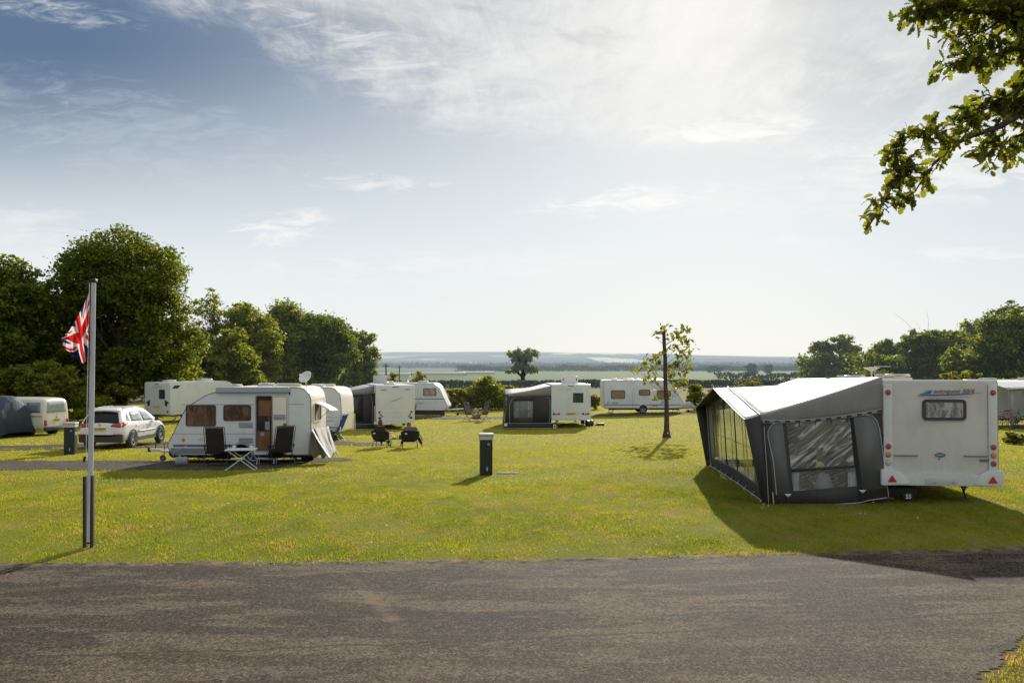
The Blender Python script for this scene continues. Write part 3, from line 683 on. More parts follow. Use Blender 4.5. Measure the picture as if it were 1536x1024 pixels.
# ================================================================ materials for things
M_white = grp('caravan_white', (.64, .66, .66)); M_cream = grp('caravan_cream', (.80, .76, .66), .2); M_cool = grp('caravan_cool_white', (.68, .71, .73), .3)
M_plast = mat('white_plastic', (.74, .74, .72), .4, var=.1); M_pgrey = mat('grey_plastic', (.30, .31, .33), .5, var=.15)
M_rub = mat('black_rubber', (.018, .018, .019), .7); M_seal = mat('window_seal', (.035, .035, .037), .5); M_dk = mat('dark_metal', (.04, .04, .043), .45, .6, var=.3)
M_galv = mat('galvanised_steel', (.42, .43, .44), .42, .85, var=.2); M_alu = mat('aluminium_trim', (.55, .56, .58), .32, .9)
M_stripe = mat('grey_stripe', (.13, .14, .155), .4); M_trim = mat('dark_trim', (.06, .065, .075), .45); M_red = mat('red_lens', (.42, .018, .015), .22, coat=.5); M_amb = mat('amber_lens', (.62, .20, .03), .25, coat=.5)
M_clr = mat('clear_lens', (.50, .48, .40), .2, coat=.5); M_refl = mat('orange_reflector', (.72, .16, .05), .3); M_plate = mat('yellow_plate', (.62, .42, .03), .4); M_wplate = mat('white_plate', (.6, .6, .57), .4)
M_ink = mat('black_ink', (.02, .02, .022), .5); M_mar = mat('maroon_ink', (.16, .045, .05), .5); M_blue = mat('blue_ink', (.035, .12, .24), .45); M_lblue = mat('pale_blue_ink', (.22, .36, .42), .45); M_green = mat('green_ink', (.05, .22, .12), .45)
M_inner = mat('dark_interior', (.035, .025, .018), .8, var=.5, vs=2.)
def pane_mat(name, c, c2, rough=.06, sc_=2.):
    m = bpy.data.materials.new(name); b = NB(nt_new(m)); o = b.obj()
    f = b.ss(b.noise(b.map(o, (2.2, 2.2, 1.)), sc_, 4, .6, 1.2), .38, .62)
    f2 = b.ss(b.noise(b.map(o, (9, 9, .6)), 1.3, 2, .5), .45, .6)
    cc = b.mix(f, c, c2); cc = b.mix(b.m('MULTIPLY', f2, .45), cc, tuple(v * .45 for v in c))
    b.out(b.bsdf(cc, rough, 0, b.bump(b.noise(o, 1.4, 2), .25, .03), .6)); return m
M_brown = pane_mat('tinted_window_curtains', (.20, .105, .08), (.05, .038, .030)); M_dkpane = pane_mat('tinted_window', (.035, .045, .055), (.07, .08, .09)); M_pink = pane_mat('window_pink_blind', (.34, .21, .17), (.28, .17, .13)); M_silver = pane_mat('window_silver_blind', (.42, .40, .40), (.12, .12, .13), .25, 4.)
M_tan = pane_mat('window_tan_blind', (.30, .24, .18), (.16, .13, .1))
M_wood = mat('brown_veneer', (.20, .085, .035), .4, var=.35, vs=3)

# ================================================================ caravans
def disc(bb, o, n, r, t): bb.lathe(o, n, [(0, t), (r * .8, t), (r, t * .6), (r, 0)], 16)
def window(par, side, c, w, h, r, frame, pane, name='window', band=.045, t=.022, W=0):
    u, v = SIDE[side][0], (0, 0, 1)
    bb = B(); bb.ring(c, u, v, w, h, r, band, t, 5); f = bb.build(name, frame, par)
    n = Vector(u).cross(Vector(v)); bb = B(); bb.solid(Vector(c) + n * .001, u, v, rrect(w - band * 1.6, h - band * 1.6, max(r - band, .01), 5), t * .6)
    bb.build('pane', pane, f); return f
def wheel(par, c, r, w, side=1, name='wheel', rimm=None, spokes=5):
    ax = (0, side, 0); bb = B()
    bb.lathe(Vector(c) - Vector(ax) * w / 2, ax, [(r * .55, 0), (r * .92, 0), (r, w * .15), (r, w * .85), (r * .93, w), (r * .66, w * 1.0), (r * .62, w * .86)], 28); o = bb.build(name, M_rub, par)
    bb = B(); q = Vector(c) + Vector(ax) * w * .30
    bb.lathe(q, ax, [(0, .06 * r), (r * .16, .06 * r), (r * .18, 0), (r * .2, 0)], 16)
    for k in range(spokes):
        t = 2 * math.pi * k / spokes + .3; d = Vector((math.cos(t), 0, math.sin(t))); s = Vector(ax).cross(d)
        a, b_ = q + d * r * .1, q + d * r * .63
        bb.solid(a, d, s if d.cross(s).dot(Vector(ax)) > 0 else -s, [(0, -r * .07), (r * .54, -r * .10), (r * .54, r * .10), (0, r * .07)], r * .05)
    bb.lathe(q, ax, [(r * .56, -.02), (r * .56, .10 * r), (r * .64, .12 * r), (r * .66, -.02)], 28)
    bb.build('rim', rimm or M_galv, o)
    bb = B(); bb.lathe(q - Vector(ax) * .03, ax, [(0, 0), (r * .6, 0)], 20); bb.build('brake_disc', M_dk, o)
    return o
def towbar(par, x0, z, long=1.15, jock=True, cover=False, white=False):
    m = M_plast if white else M_galv; bb = B()
    for s in (-1, 1): bb.tube([(x0 - .5, s * .55, z), (x0 + long * .75, s * .07, z + .02)], .045, 6)
    bb.tube([(x0 + long * .6, 0, z + .03), (x0 + long, 0, z + .06), (x0 + long + .14, 0, z + .06)], [.06, .055, .045], 8)
    bb.build('drawbar', m, par)
    bb = B(); bb.tube([(x0 + long - .08, 0, z + .1), (x0 + long - .12, 0, z + .32), (x0 + long - .3, 0, z + .42)], .02, 6); bb.tube([(x0 + long + .1, 0, z + .1), (x0 + long + .28, .0, z + .2)], .022, 6)
    bb.lathe((x0 + long + .12, 0, z), (0, 0, 1), [(0, -.03), (.05, -.02), (.06, .04), (.05, .1), (0, .12)], 10); bb.build('hitch', M_dk, par)
    if jock:
        bb = B(); bb.tube([(x0 + long * .62, .11, z + .32), (x0 + long * .62, .11, .22)], .024, 8); bb.tube([(x0 + long * .62, .11, z + .32), (x0 + long * .62 + .12, .11, z + .34)], .012, 6); bb.build('jockey_post', M_galv, par)
        wheel(par, (x0 + long * .62 + .05, .11, .105), .105, .06, 1, 'jockey_wheel', M_pgrey, 4)
        bb = B(); bb.lathe((x0 + long * .28, .30, z - .02), (0, 1, 0), [(0, -.05), (.15, -.05), (.17, 0), (.15, .05), (0, .05)], 18); bb.build('spare_wheel', M_rub, par) if not cover else bb.bm.free()
    if cover:
        bb = B(); n = 7; rows = []
        for i, (xx, hw, hh, zz) in enumerate([(x0 - .02, .32, .12, z + .10), (x0 + .25, .30, .22, z + .16), (x0 + .55, .20, .30, z + .2), (x0 + .8, .13, .36, z + .26), (x0 + long, .09, .20, z + .10), (x0 + long + .3, .04, .06, z - .02)]):
            rows.append([(xx, hw * math.cos(t), zz - .14 + hh * math.sin(t)) for t in np.linspace(-.5, math.pi + .5, 11)])
        bb.grid(rows); bb.build('hitch_cover', mat('grey_fabric_cover', (.42, .43, .46), .8, var=.3), par, thick=.01)
def vent(par, x, y, z, l, w, h, m=None, name='roof_vent'):
    bb = B(); bb.solid((x, y, z - .01), (1, 0, 0), (0, 1, 0), rrect(l, w, min(l, w) * .28, 5), h * .45, 0)
    bb.solid((x, y, z + h * .42), (1, 0, 0), (0, 1, 0), rrect(l * .93, w * .93, min(l, w) * .3, 6), h * .58, h * .4); return bb.build(name, m or M_plast, par, 40)
def jack(par, x, y, ztop, pad=True):
    bb = B(); bb.tube([(x + .28, y, ztop), (x, y, .07)], .022, 6); bb.tube([(x - .14, y, ztop), (x + .08, y, .2)], .018, 6); bb.tube([(x + .3, y, ztop - .03), (x - .2, y, ztop - .03)], .012, 6); bb.box((x, y, .065), (.14, .12, .02)); j = bb.build('corner_steady', M_dk, par)
    if pad: bb = B(); bb.box((x, y, .027), (.26, .22, .055)); bb.build('pad', mat('pale_block', (.42, .42, .40), .8), j, bevel=.01)
def caravan(name, label, loc, rz, L, W, H, zf, prof, body, trim=M_trim, wx=0., wr=.31, group='touring caravans on the pitches', rot=None, towkw=None, twin=False, skirt_m=None, rails=True, cat='caravan'):
    """prof(L, H): side outline points (x, z, r) of the shell above floor height zf"""
    t = thing(name, label, cat, loc, rz, group, rot)
    P = rpoly([(a, b_ + zf, r) for a, b_, r in prof], 6)
    bb = B(); bb.solid((0, W / 2, 0), (1, 0, 0), (0, 0, 1), P, W, .035); bb.build('body', body, t, 50)
    if rails:
        for s in (-1, 1):
            bb = B(); pts = [(p[0], s * (W / 2 + .004), p[1]) for p in P]; zc = zf + H / 2
            pts = [(p[0] * (1 - .014 / (L / 2)), p[1], zc + (p[2] - zc) * (1 - .018 / (H / 2))) for p in pts]
            bb.tube(pts + [pts[0]], .013, 5, False); bb.build('edge_rail', trim, t)
    bb = B(); 
    for s in (-1, 1): bb.box((0, s * W * .32, zf - .06), (L * .86, .05, .12))
    for k in (-.3, 0., .3): bb.box((L * k, 0, zf - .05), (.05, W * .8, .06))
    bb.tube([(wx, -W / 2 + .15, wr + .02), (wx, W / 2 - .15, wr + .02)], .04, 6); bb.build('chassis', M_dk, t)
    bb = B(); bb.box((0, 0, zf - .006), (L * .9, W * .92, .02)); bb.build('floor', mat('floor_board', (.06, .05, .045), .8), t)
    for dxw in ((-.38, .38) if twin else (0,)):
        for s in (-1, 1): wheel(t, (wx + dxw, s * (W / 2 - .13), wr), wr, .18, s)
    for sx in (-1, 1):
        for sy in (-1, 1): jack(t, sx * L * .40, sy * W * .36, zf - .03)
    if towkw is not None: towbar(t, L / 2 - .25, zf + .02, **towkw)
    return t
def arch(par, side, x, y, r, m, zc):
    n = -1 if side == 'R' else 1
    bb = B(); P = [(math.cos(q) * r, math.sin(q) * r) for q in np.linspace(math.pi, 0, 15)]; Q = [(p[0] * .84, p[1] * .84) for p in P]
    for i in range(14):
        for yy in (0,):
            a, b_, c, d = P[i], P[i + 1], Q[i + 1], Q[i]
            bb.face([(x + p[0], y + n * .03, zc + p[1]) for p in (a, b_, c, d)]); bb.face([(x + a[0], y + n * .03, zc + a[1]), (x + b_[0], y + n * .03, zc + b_[1]), (x + b_[0], y, zc + b_[1]), (x + a[0], y, zc + a[1])])
    bb.build('wheel_arch', m, par)
    bb = B(); bb.face([(x + p[0], y + n * .004, zc + p[1]) for p in Q]); bb.build('arch_recess', M_ink, par)
def locker(par, side, x, y, z, w, h, m=None):
    n = 1 if side == 'L' else -1; bb = B(); bb.ring((x, y + n * .001, z), SIDE[side][0], (0, 0, 1), w, h, .03, .012, .008); f = bb.build('service_hatch', M_pgrey, par)
    bb = B(); 
    for k in range(4): bb.box((x, y + n * .006, z - h / 2 + h * (k + .7) / 4.6), (w * .9, .006, h * .1))
    bb.build('louvre', m or M_stripe, f); return f
def band(par, side, x0, x1, y, z0, z1, m, name='stripe', t=.003, sk=0.):
    n = 1 if side == 'L' else -1; bb = B(); a = (x0 + x1) / 2
    u = SIDE[side][0]; w = abs(x1 - x0); s = -1 if side == 'L' else 1
    bb.solid((a, y + n * .001, (z0 + z1) / 2), u, (0, 0, 1), [(-w / 2, -(z1 - z0) / 2), (w / 2, -(z1 - z0) / 2), (w / 2 + sk * s, (z1 - z0) / 2), (-w / 2 + sk * s, (z1 - z0) / 2)], t)
    return bb.build(name, m, par)
def rband(par, y0, y1, x, z0, z1, m, name='stripe', t=.003):
    bb = B(); bb.box2((x - t, y0, z0), (x + .001, y1, z1)); return bb.build(name, m, par)
def rdisc(par, x, y, z, r, m, name='rear_light'):
    bb = B(); bb.lathe((x, y, z), (-1, 0, 0), [(r * 1.12, 0), (r * 1.12, .012), (r, .016)], 18); o = bb.build(name, M_pgrey, par)
    bb = B(); bb.lathe((x, y, z), (-1, 0, 0), [(r, .01), (r * .92, .024), (r * .4, .03), (0, .03)], 18); bb.build('lens', m, o); return o
def rtri(par, x, y, z, s, m=None):
    bb = B(); bb.solid((x, y, z), (0, -1, 0), (0, 0, 1), rpoly([(-s, -s * .6, .01), (s, -s * .6, .01), (0, s, .01)], 2), .012); return bb.build('triangle_reflector', m or M_red, par)
def dish(par, p, tilt, az, r=.30, col_=None):
    p = Vector(p); d = Vector((math.cos(az) * math.cos(tilt), math.sin(az) * math.cos(tilt), math.sin(tilt)))
    bb = B(); bb.tube([p, p + Vector((0, 0, .22))], .02, 8); bb.build('mast', M_galv, par)
    c = p + Vector((0, 0, .28)); bb = B(); bb.lathe(c, d, [(0, 0), (r * .5, .02), (r * .85, .065), (r, .11), (r * 1.02, .10), (r * .84, .045), (r * .4, 0), (0, -.02)], 24); o = bb.build('satellite_dish', col_ or M_plast, par)
    bb = B(); e = c + d * .42 + Vector((0, 0, -.12)); bb.tube([c + Vector((0, 0, -r * .8)), e], .012, 6); bb.tube([e, e - d * .1], .035, 8); bb.build('receiver_arm', M_plast, o); return o

# ---- large caravan at right, rear face to the camera
RZ_A = R(90 - 5.5); A0 = Vector((7.31, 16.8, 0)); axA = Vector((math.cos(RZ_A), math.sin(RZ_A), 0)); pyA = Vector((-axA.y, axA.x, 0))
LA, WA, HA, zfA = 7.4, 2.16, 2.05, .40
cA = A0 + axA * (LA / 2) - pyA * (WA / 2); cA.z = gzf(8.4, 16.9) - .035 - math.tan(R(1.25)) * LA / 2
profA = [(-LA / 2, 0, .05), (LA / 2 - .35, 0, .12), (LA / 2 - .02, .45, .2), (LA / 2 - .5, 1.5, .5), (LA / 2 - 1.3, HA, .4), (-LA / 2 + .01, HA, .06)]
M_rear = grp('weathered_white_rear', (.60, .59, .555), .5)
ca = caravan('touring_caravan', 'largest caravan, its plain white rear wall facing the road beside the big awning', cA, 0, LA, WA, HA, zfA, profA, M_rear, wx=.1, rot=(0, R(1.25), RZ_A), towkw={'jock': True}, twin=True)
x_ = -LA / 2
for s in (-1, 1):
    bb = B(); bb.solid((x_ + .001, s * (WA / 2 - .095), zfA + .12 + HA * .5 - .06), (0, -1, 0), (0, 0, 1), rrect(.17, HA - .30, .03, 3), .028, .01); bb.build('corner_panel', M_white, ca)
    yl = s * (WA / 2 - .095)
    rdisc(ca, x_ - .028, yl, zfA + 1.80, .05, M_red, 'marker_light')
    for k, (zz, mm) in enumerate(((.74, M_red), (.58, M_amb), (.42, M_red if s < 0 else M_clr))): rdisc(ca, x_ - .028, yl, zfA + zz, .05, mm)
    bb = B(); bb.solid((x_ - .002, s * (WA / 2 - .21), zfA + .135), (0, -s, 0), (0, 0, 1) if s > 0 else (0, 0, 1), rpoly([(-.27, -.16, .04), (.28, -.13, .03), (.13, .09, .10), (-.02, .155, .06), (-.27, .165, .05)], 4), .09 * s, 0); bb.build('corner_moulding', M_white, ca, 30, bevel=.008)
    rtri(ca, x_ - .095, s * (WA / 2 - .12 - .02), zfA + .10, .088)
    bb = B(); bb.tube([(x_ - .03, s * .87, zfA + .565), (x_ - .05, s * .85, zfA + .56), (x_ - .05, s * .46, zfA + .56), (x_ - .03, s * .44, zfA + .565)], .014, 6); bb.build('grab_handle', M_stripe, ca)
bb = B(); bb.solid((x_ + .001, 0, zfA + .10), (0, -1, 0), (0, 0, 1), rpoly([(-1.0, -.12, .02), (1.0, -.12, .02), (1.0, .10, .03), (.45, .10, .05), (.36, .13, .05), (-.36, .13, .05), (-.45, .10, .05), (-1.0, .10, .03)], 3), .065, .012); bb.build('bumper', M_white, ca)
bb = B(); bb.box((x_ - .068, .0, zfA + .075), (.012, .62, .13)); bb.build('blank_plate_holder', mat('pale_grey_panel', (.52, .52, .50), .5), ca, bevel=.004)
for yy in (-.22, .13): bb = B(); bb.tube([(x_ - .07, yy, zfA + .05), (x_ - .082, yy, zfA + .05)], .022, 10); bb.build('plate_bolt', M_galv, ca)
window(ca, 'rear', (x_ + .001, -.08, zfA + 1.46), .82, .41, .09, M_seal, M_silver, band=.055, t=.035)
# lettering band: brush strokes with the model lettering above
def stroke(par, pts, m): bb = B(); bb.solid((x_ + .0, 0, 0), (0, -1, 0), (0, 0, 1), pts, .004); bb.build('brush_stroke', m, par)
z0 = zfA + 1.74
stroke(ca, [(-.44, z0 - .005), (-.05, z0 - .008), (.40, z0 + .01), (.82, z0 + .06), (.40, z0 + .035), (-.05, z0 + .022), (-.36, z0 + .018)], M_blue)
stroke(ca, [(-.38, z0 + .03), (-.18, z0 + .035), (-.15, z0 + .07), (-.14, z0 + .10), (-.26, z0 + .06)], M_blue)
stroke(ca, [(-.32, z0 + .075), (-.20, z0 + .085), (-.12, z0 + .12), (-.24, z0 + .10)], M_lblue)
stroke(ca, [(-.50, z0 - .04), (0, z0 - .05), (.60, z0 - .025), (.50, z0 - .018), (0, z0 - .036)], M_lblue)
text_part('autoquest 50/4', .125, M_mar, ca, (x_ - .004, -.26, z0 + .085), (0, -1, 0), (0, 0, 1), 'model_lettering', .002, shear=.35)
bb = B(); bb.solid((x_ + .0, 0, zfA + .575), (0, -1, 0), (0, 0, 1), [(math.cos(q) * .098, math.sin(q) * .046) for q in np.linspace(0, 2 * math.pi, 28)[:-1]], .010); ov = bb.build('oval_badge', M_blue, ca)
text_part('BAILEY', .045, M_plast, ov, (x_ - .012, 0, zfA + .575), (0, -1, 0), (0, 0, 1), 'badge_lettering', .001)
bb = B(); bb.solid((x_ + .0, -.83, zfA + .475), (0, -1, 0), (0, 0, 1), rrect(.19, .045, .02), .010); sb = bb.build('small_badge', M_stripe, ca)
bb = B(); bb.solid((x_ - .010, -.90, zfA + .475), (0, -1, 0), (0, 0, 1), rrect(.04, .03, .01), .004); bb.build('badge_dot', M_red, sb)
bb = B(); bb.tube([(x_ - .0, 0.02, zfA + .50), (x_ - .012, .02, zfA + .50)], .012, 8); bb.build('lock', M_dk, ca)
zr = zfA + HA
vent(ca, -LA / 2 + 2.2, .15, zr, .9, .62, .13, M_cream, 'roof_dome'); v_ = vent(ca, -LA / 2 + 5.3, .15, zr, .9, .60, .13, M_plast, 'skylight')
bb = B()
for k in range(7): bb.box((-LA / 2 + 4.82, .38 - k * .07, zr + .05), (.03, .05, .05))
bb.build('vent_slots', M_ink, v_)
bb = B(); bb.tube([(x_ + 1.4, .85, zr), (x_ + 1.4, .85, zr + .20)], .018, 6); bb.lathe((x_ + 1.4, .85, zr + .18), (0, 0, 1), [(.02, 0), (.06, .03), (.17, .075), (.17, .085), (0, .09)], 20); bb.tube([(x_ + 1.4, .78, zr), (x_ + 1.4, .78, zr + .30)], .007, 6); bb.box((x_ + 1.4, .62, zr + .285), (.015, .34, .012)); bb.build('television_aerial', M_cream, ca)
# things under it: waste container mark and wheel lock tag
bb = B(); bb.box((x_ + 1.1, .50, .13), (.4, .8, .20)); bb.build('step_box', mat('waste_tank', (.05, .045, .05), .6), ca, bevel=.03)
pk = thing('pitch_marker', 'small round white pitch number disc 55 on the grass below the large caravan', 'marker', (0, 0, 0)); g_ = gp(1362, 752); pk.location = g_
bb = B(); bb.lathe((0, 0, .10), (0, -1, 0), [(0, .02), (.085, .02), (.10, .01), (.10, -.01), (0, -.01)], 20); bb.build('disc', M_ink, pk)
bb = B(); bb.tube([(0, .01, 0), (0, .01, .1)], .012, 6); bb.build('stake', M_dk, pk)
text_part('55', .115, M_plast, pk, (0, -.0225, .10), (1, 0, 0), (0, 0, 1), 'number', .002, bold=.004)

# ---- near caravan at left, door side to the camera, towbar to the left
LB, WB, HB, zfB = 4.72, 2.15, 2.22, .30
lb = at(250, 600, 27.8).x; rb = at(467, 600, 27.8).x; LB = rb - lb
cb = Vector(((lb + rb) / 2, 27.8 + WB / 2, gzf(-9, 28.2) - .02))
h2 = LB / 2
profB = [(-h2, .0, .12), (h2 - .42, 0, .05), (h2 - .15, 0.02, .05), (h2, .30, .10), (h2 - .62, 1.55, .45), (h2 - 1.25, HB - .26, 1.1), (h2 - 2.1, HB, .5), (-h2, HB, .52)]
cB = caravan('touring_caravan', 'near left white caravan with open door, tinted windows and raised rear flap', cb, R(180), LB, WB, HB, zfB, profB, M_cream, wx=-.45, towkw={'white': True})  # rear wall's sunlight put into the cream; the shaded side gets cooler white
yB = WB / 2 + .004
# local +x is to the left in the photo; px -> local x
def bx(px): return -(at(px, 600, 27.8).x - cb.x)
def bz(py): return at(768, py, 27.8).z - cb.z
bb = B(); P = rpoly([(a, c_ + zfB, r) for a, c_, r in profB], 6)
bb.bm.free()
bb = B(); bb.solid((0, WB / 2 + .001, 0), (-1, 0, 0), (0, 0, 1), [(-p[0] * .992, zfB + 1.1 + (p[1] - zfB - 1.1) * .987) for p in P[::-1]], .003); bb.build('side_wall', M_cool, cB)
window(cB, 'L', ((bx(279) + bx(324)) / 2, yB, (bz(607) + bz(639)) / 2), .98, .69, .07, M_seal, M_brown)
window(cB, 'L', ((bx(335) + bx(377)) / 2, yB, (bz(607) + bz(631)) / 2), .90, .52, .08, M_seal, M_brown)
band(cB, 'L', bx(260), bx(381), yB, bz(666.3), bz(670), M_stripe); band(cB, 'L', bx(256), bx(381), yB, bz(680.5), bz(671.8), mat('mid_grey_panel', (.20, .21, .23), .45), sk=.0)
band(cB, 'L', bx(272), bx(382), yB, bz(606.8), bz(606.1), M_stripe, 'seam'); band(cB, 'L', bx(433), bx(456), yB, bz(606.6), bz(605.8), M_stripe, 'seam'); band(cB, 'L', bx(257), bx(382), yB, bz(650.5), bz(650.0), M_stripe, 'seam')
for p0 in ((366, 637.5), (366, 660.5)): locker(cB, 'L', bx(p0[0] + 3), yB, bz(p0[1]), .46, .17)
bb = B(); bb.lathe((bx(275), yB, bz(659.5)), (0, 1, 0), [(0, .012), (.05, .012), (.055, 0)], 14); bb.build('round_reflector', M_refl, cB)
text_part('LIFE', .10, M_refl, cB, (bx(301), yB + .002, bz(659)), (-1, 0, 0), (0, 0, 1), 'side_lettering')
# door opening, door leaf folded back
bb = B(); bb.solid(((bx(385) + bx(408)) / 2, yB + .001, (bz(594) + bz(675)) / 2), (-1, 0, 0), (0, 0, 1), rrect(.52, 1.78, .05), .004); dr = bb.build('doorway', M_inner, cB)
bb = B(); bb.ring(((bx(385) + bx(408)) / 2, yB, (bz(594) + bz(675)) / 2), (-1, 0, 0), (0, 0, 1), .57, 1.82, .07, .03, .03); bb.build('door_frame', M_pgrey, dr)
bb = B(); xd = (bx(385) + bx(408)) / 2
bb.box((xd + .05, yB + .008, bz(660)), (.36, .006, .6)); bb.box((xd - .02, yB + .008, bz(612)), (.40, .006, .50)); bb.box((xd - .16, yB + .009, bz(640)), (.05, .008, 1.2)); bb.build('cupboards', M_wood, dr)
bb = B(); bb.box((xd - .1, yB + .010, bz(638)), (.14, .01, .26)); bb.lathe((xd + .06, yB + .012, bz(651)), (0, 1, 0), [(0, .01), (.07, .01), (.07, 0)], 10); bb.build('towel', mat('pale_towel', (.3, .3, .3), .9), dr)
bb = B(); xl = (bx(409) + bx(432)) / 2; bb.solid((xl, yB + .03, (bz(593.5) + bz(674)) / 2), (-1, 0, 0), (0, 0, 1), rrect(.50, 1.76, .07), .045, .008); dl = bb.build('door', M_cream, cB)
bb = B(); bb.ring((xl, yB + .076, (bz(593.5) + bz(674)) / 2), (-1, 0, 0), (0, 0, 1), .47, 1.72, .06, .012, .006); bb.build('door_seal', M_seal, dl)
bb = B(); bb.box((xl, yB + .085, bz(625)), (.38, .03, .17)); bb.box((xl, yB + .085, bz(663)), (.36, .03, .22)); bb.build('door_tray', mat('grey_tray', (.30, .30, .32), .6), dl, bevel=.01)
bb = B(); bb.lathe((xl - .16, yB + .078, bz(636.5)), (0, 1, 0), [(0, .02), (.05, .02), (.06, 0)], 12); bb.build('door_handle', M_stripe, dl)
# roll-out awning case along the roof edge
bb = B(); bb.solid((bx(325), yB - .02, bz(584.3)), (-1, 0, 0), (0, 0, 1), rrect(bx(325) - bx(435), .15, .04, 3), .12)
bb.bm.transform(Matrix.Translation((-(bx(325) - bx(435)) / 2, 0, 0))); bb.build('awning_case', mat('pale_blue_case', (.33, .38, .45), .4), cB, 40)
bb = B(); bb.box(((bx(325) + bx(435)) / 2, yB + .102, bz(588.5)), (bx(325) - bx(435), .01, .03)); bb.build('case_seam', M_stripe, cB)
arch(cB, 'L', bx(362), yB, .40, M_pgrey, zfB + .02)
# rear wall details
xr_ = -h2
rband(cB, -WB / 2 + .05, WB / 2 - .05, xr_, bz(600.5) , bz(599.5), M_cream, 'rear_seam')
yw = .22; zw = (bz(607) + bz(633)) / 2
bb = B(); bb.ring((xr_, yw, zw), (0, -1, 0), (0, 0, 1), 1.05, .64, .06, .05, .03); wf = bb.build('rear_window', M_plast, cB)
bb = B(); bb.solid((xr_ - .002, yw, zw), (0, -1, 0), (0, 0, 1), rrect(.97, .56, .03), .008); bb.build('opening', M_inner, wf)
bb = B(); bb.box((xr_ - .014, yw + .15, zw), (.008, .3, .5)); bb.build('curtain', mat('ochre_curtain', (.32, .22, .10), .9, var=.4), wf)
bb = B(); a0 = Vector((xr_ - .03, 0, zw + .32)); e0 = Vector((xr_ - .58, 0, zw + .04))
bb.quad4(a0 + Vector((0, yw + .5, 0)), a0 + Vector((0, yw - .5, 0)), e0 + Vector((0, yw - .5, 0)), e0 + Vector((0, yw + .5, 0)), 4, 4, lambda u, v: Vector((0, 0, .03 * math.sin(math.pi * v)))); bb.build('window_flap', mat('pale_flap', (.72, .68, .64), .3), wf, thick=.02)
bb = B(); bb.tube([(xr_ - .01, yw - .45, zw - .22), (xr_ - .42, yw - .45, zw + .12)], .007, 5); bb.build('flap_stay', M_dk, wf)
for s in (1, -1):
    bb = B(); bb.solid((xr_ + .001, s * (WB / 2 - .12), zfB + .48), (0, -1, 0), (0, 0, 1), rrect(.13, .32, .04), .03, .01); bb.build('rear_light', M_red, cB)
dish(cB, (-h2 + .45, -.15, zfB + HB - .02), R(38), R(62), .23)
vent(cB, -.6, 0, zfB + HB, .55, .5, .10); vent(cB, .5, -.2, zfB + HB - .02, .4, .4, .08); vent(cB, -1.35, .1, zfB + HB, .9, .5, .09, M_cream)
# folded blinds seen as a mirror clip
bb = B(); bb.box((bx(434.5), yB + .006, bz(590)), (.05, .01, .09)); bb.build('side_marker', M_ink, cB)

# ---- white caravan partly hidden behind it (rear to the right)
LC, WC, HC, zfC = 5.6, 2.2, 2.12, .38
hc = LC / 2; rc = at(514, 600, 39.5).x
profC = [(-hc, 0, .3), (-hc + .0, .9, .1), (-hc + .03, HC, .62), (hc - 1.2, HC, .4), (hc, .6, .3), (hc - .1, 0, .1)]
profC = [(-hc + .05, 0, .15), (hc - .1, 0, .1), (hc, .6, .3), (hc - 1.2, HC, .4), (-hc, HC, .62), (-hc - .06, .9, .5)]
cC = caravan('touring_caravan', 'white caravan with rounded rear in sunlit cream just behind the one with the open door', (rc - hc, 39.5 + WC / 2 + .1, gzf(-9, 40)), R(176), LC, WC, HC, zfC, profC, M_cream, towkw=None, rails=True)  # cream body colours the rear as sunlit; a cooler panel colours the shaded side
def sidepanel(par, P, W, m, s, zf):
    bb = B(); bb.solid((0, s * W / 2 + (.001 if s > 0 else -.001), 0), (-s, 0, 0), (0, 0, 1), [(-s * p[0] * .992, zf + 1.05 + (p[1] - zf - 1.05) * .985) for p in (P if s < 0 else P[::-1])], .003)
    return bb.build('side_wall', m, par)
sidepanel(cC, rpoly([(a, c_ + zfC, r) for a, c_, r in profC], 6), WC, M_cool, 1, zfC)
window(cC, 'L', (-hc + .95, WC / 2 + .004, zfC + 1.35), .45, .62, .1, M_seal, M_dkpane)
band(cC, 'L', -hc + .1, hc - .2, WC / 2 + .004, zfC + .72, zfC + .735, M_stripe); band(cC, 'L', -hc + .3, -hc + 1.0, WC / 2 + .004, zfC + .55, zfC + .585, mat('faint_red_stripe', (.45, .22, .2), .5), sk=.05)
rband(cC, -WC / 2 + .1, WC / 2 - .1, -hc - .02, zfC + 1.55, zfC + 1.58, M_pgrey, 'rear_seam')
vent(cC, -hc + 1.3, .3, zfC + HC, .62, .6, .13, M_cream); vent(cC, -hc + .95, -.5, zfC + HC, .5, .5, .11, M_cream)
bb = B(); bb.box((-hc + .02, WC / 2 - .09, zfC + .5), (.05, .08, .3)); bb.build('rear_light', M_red, cC)

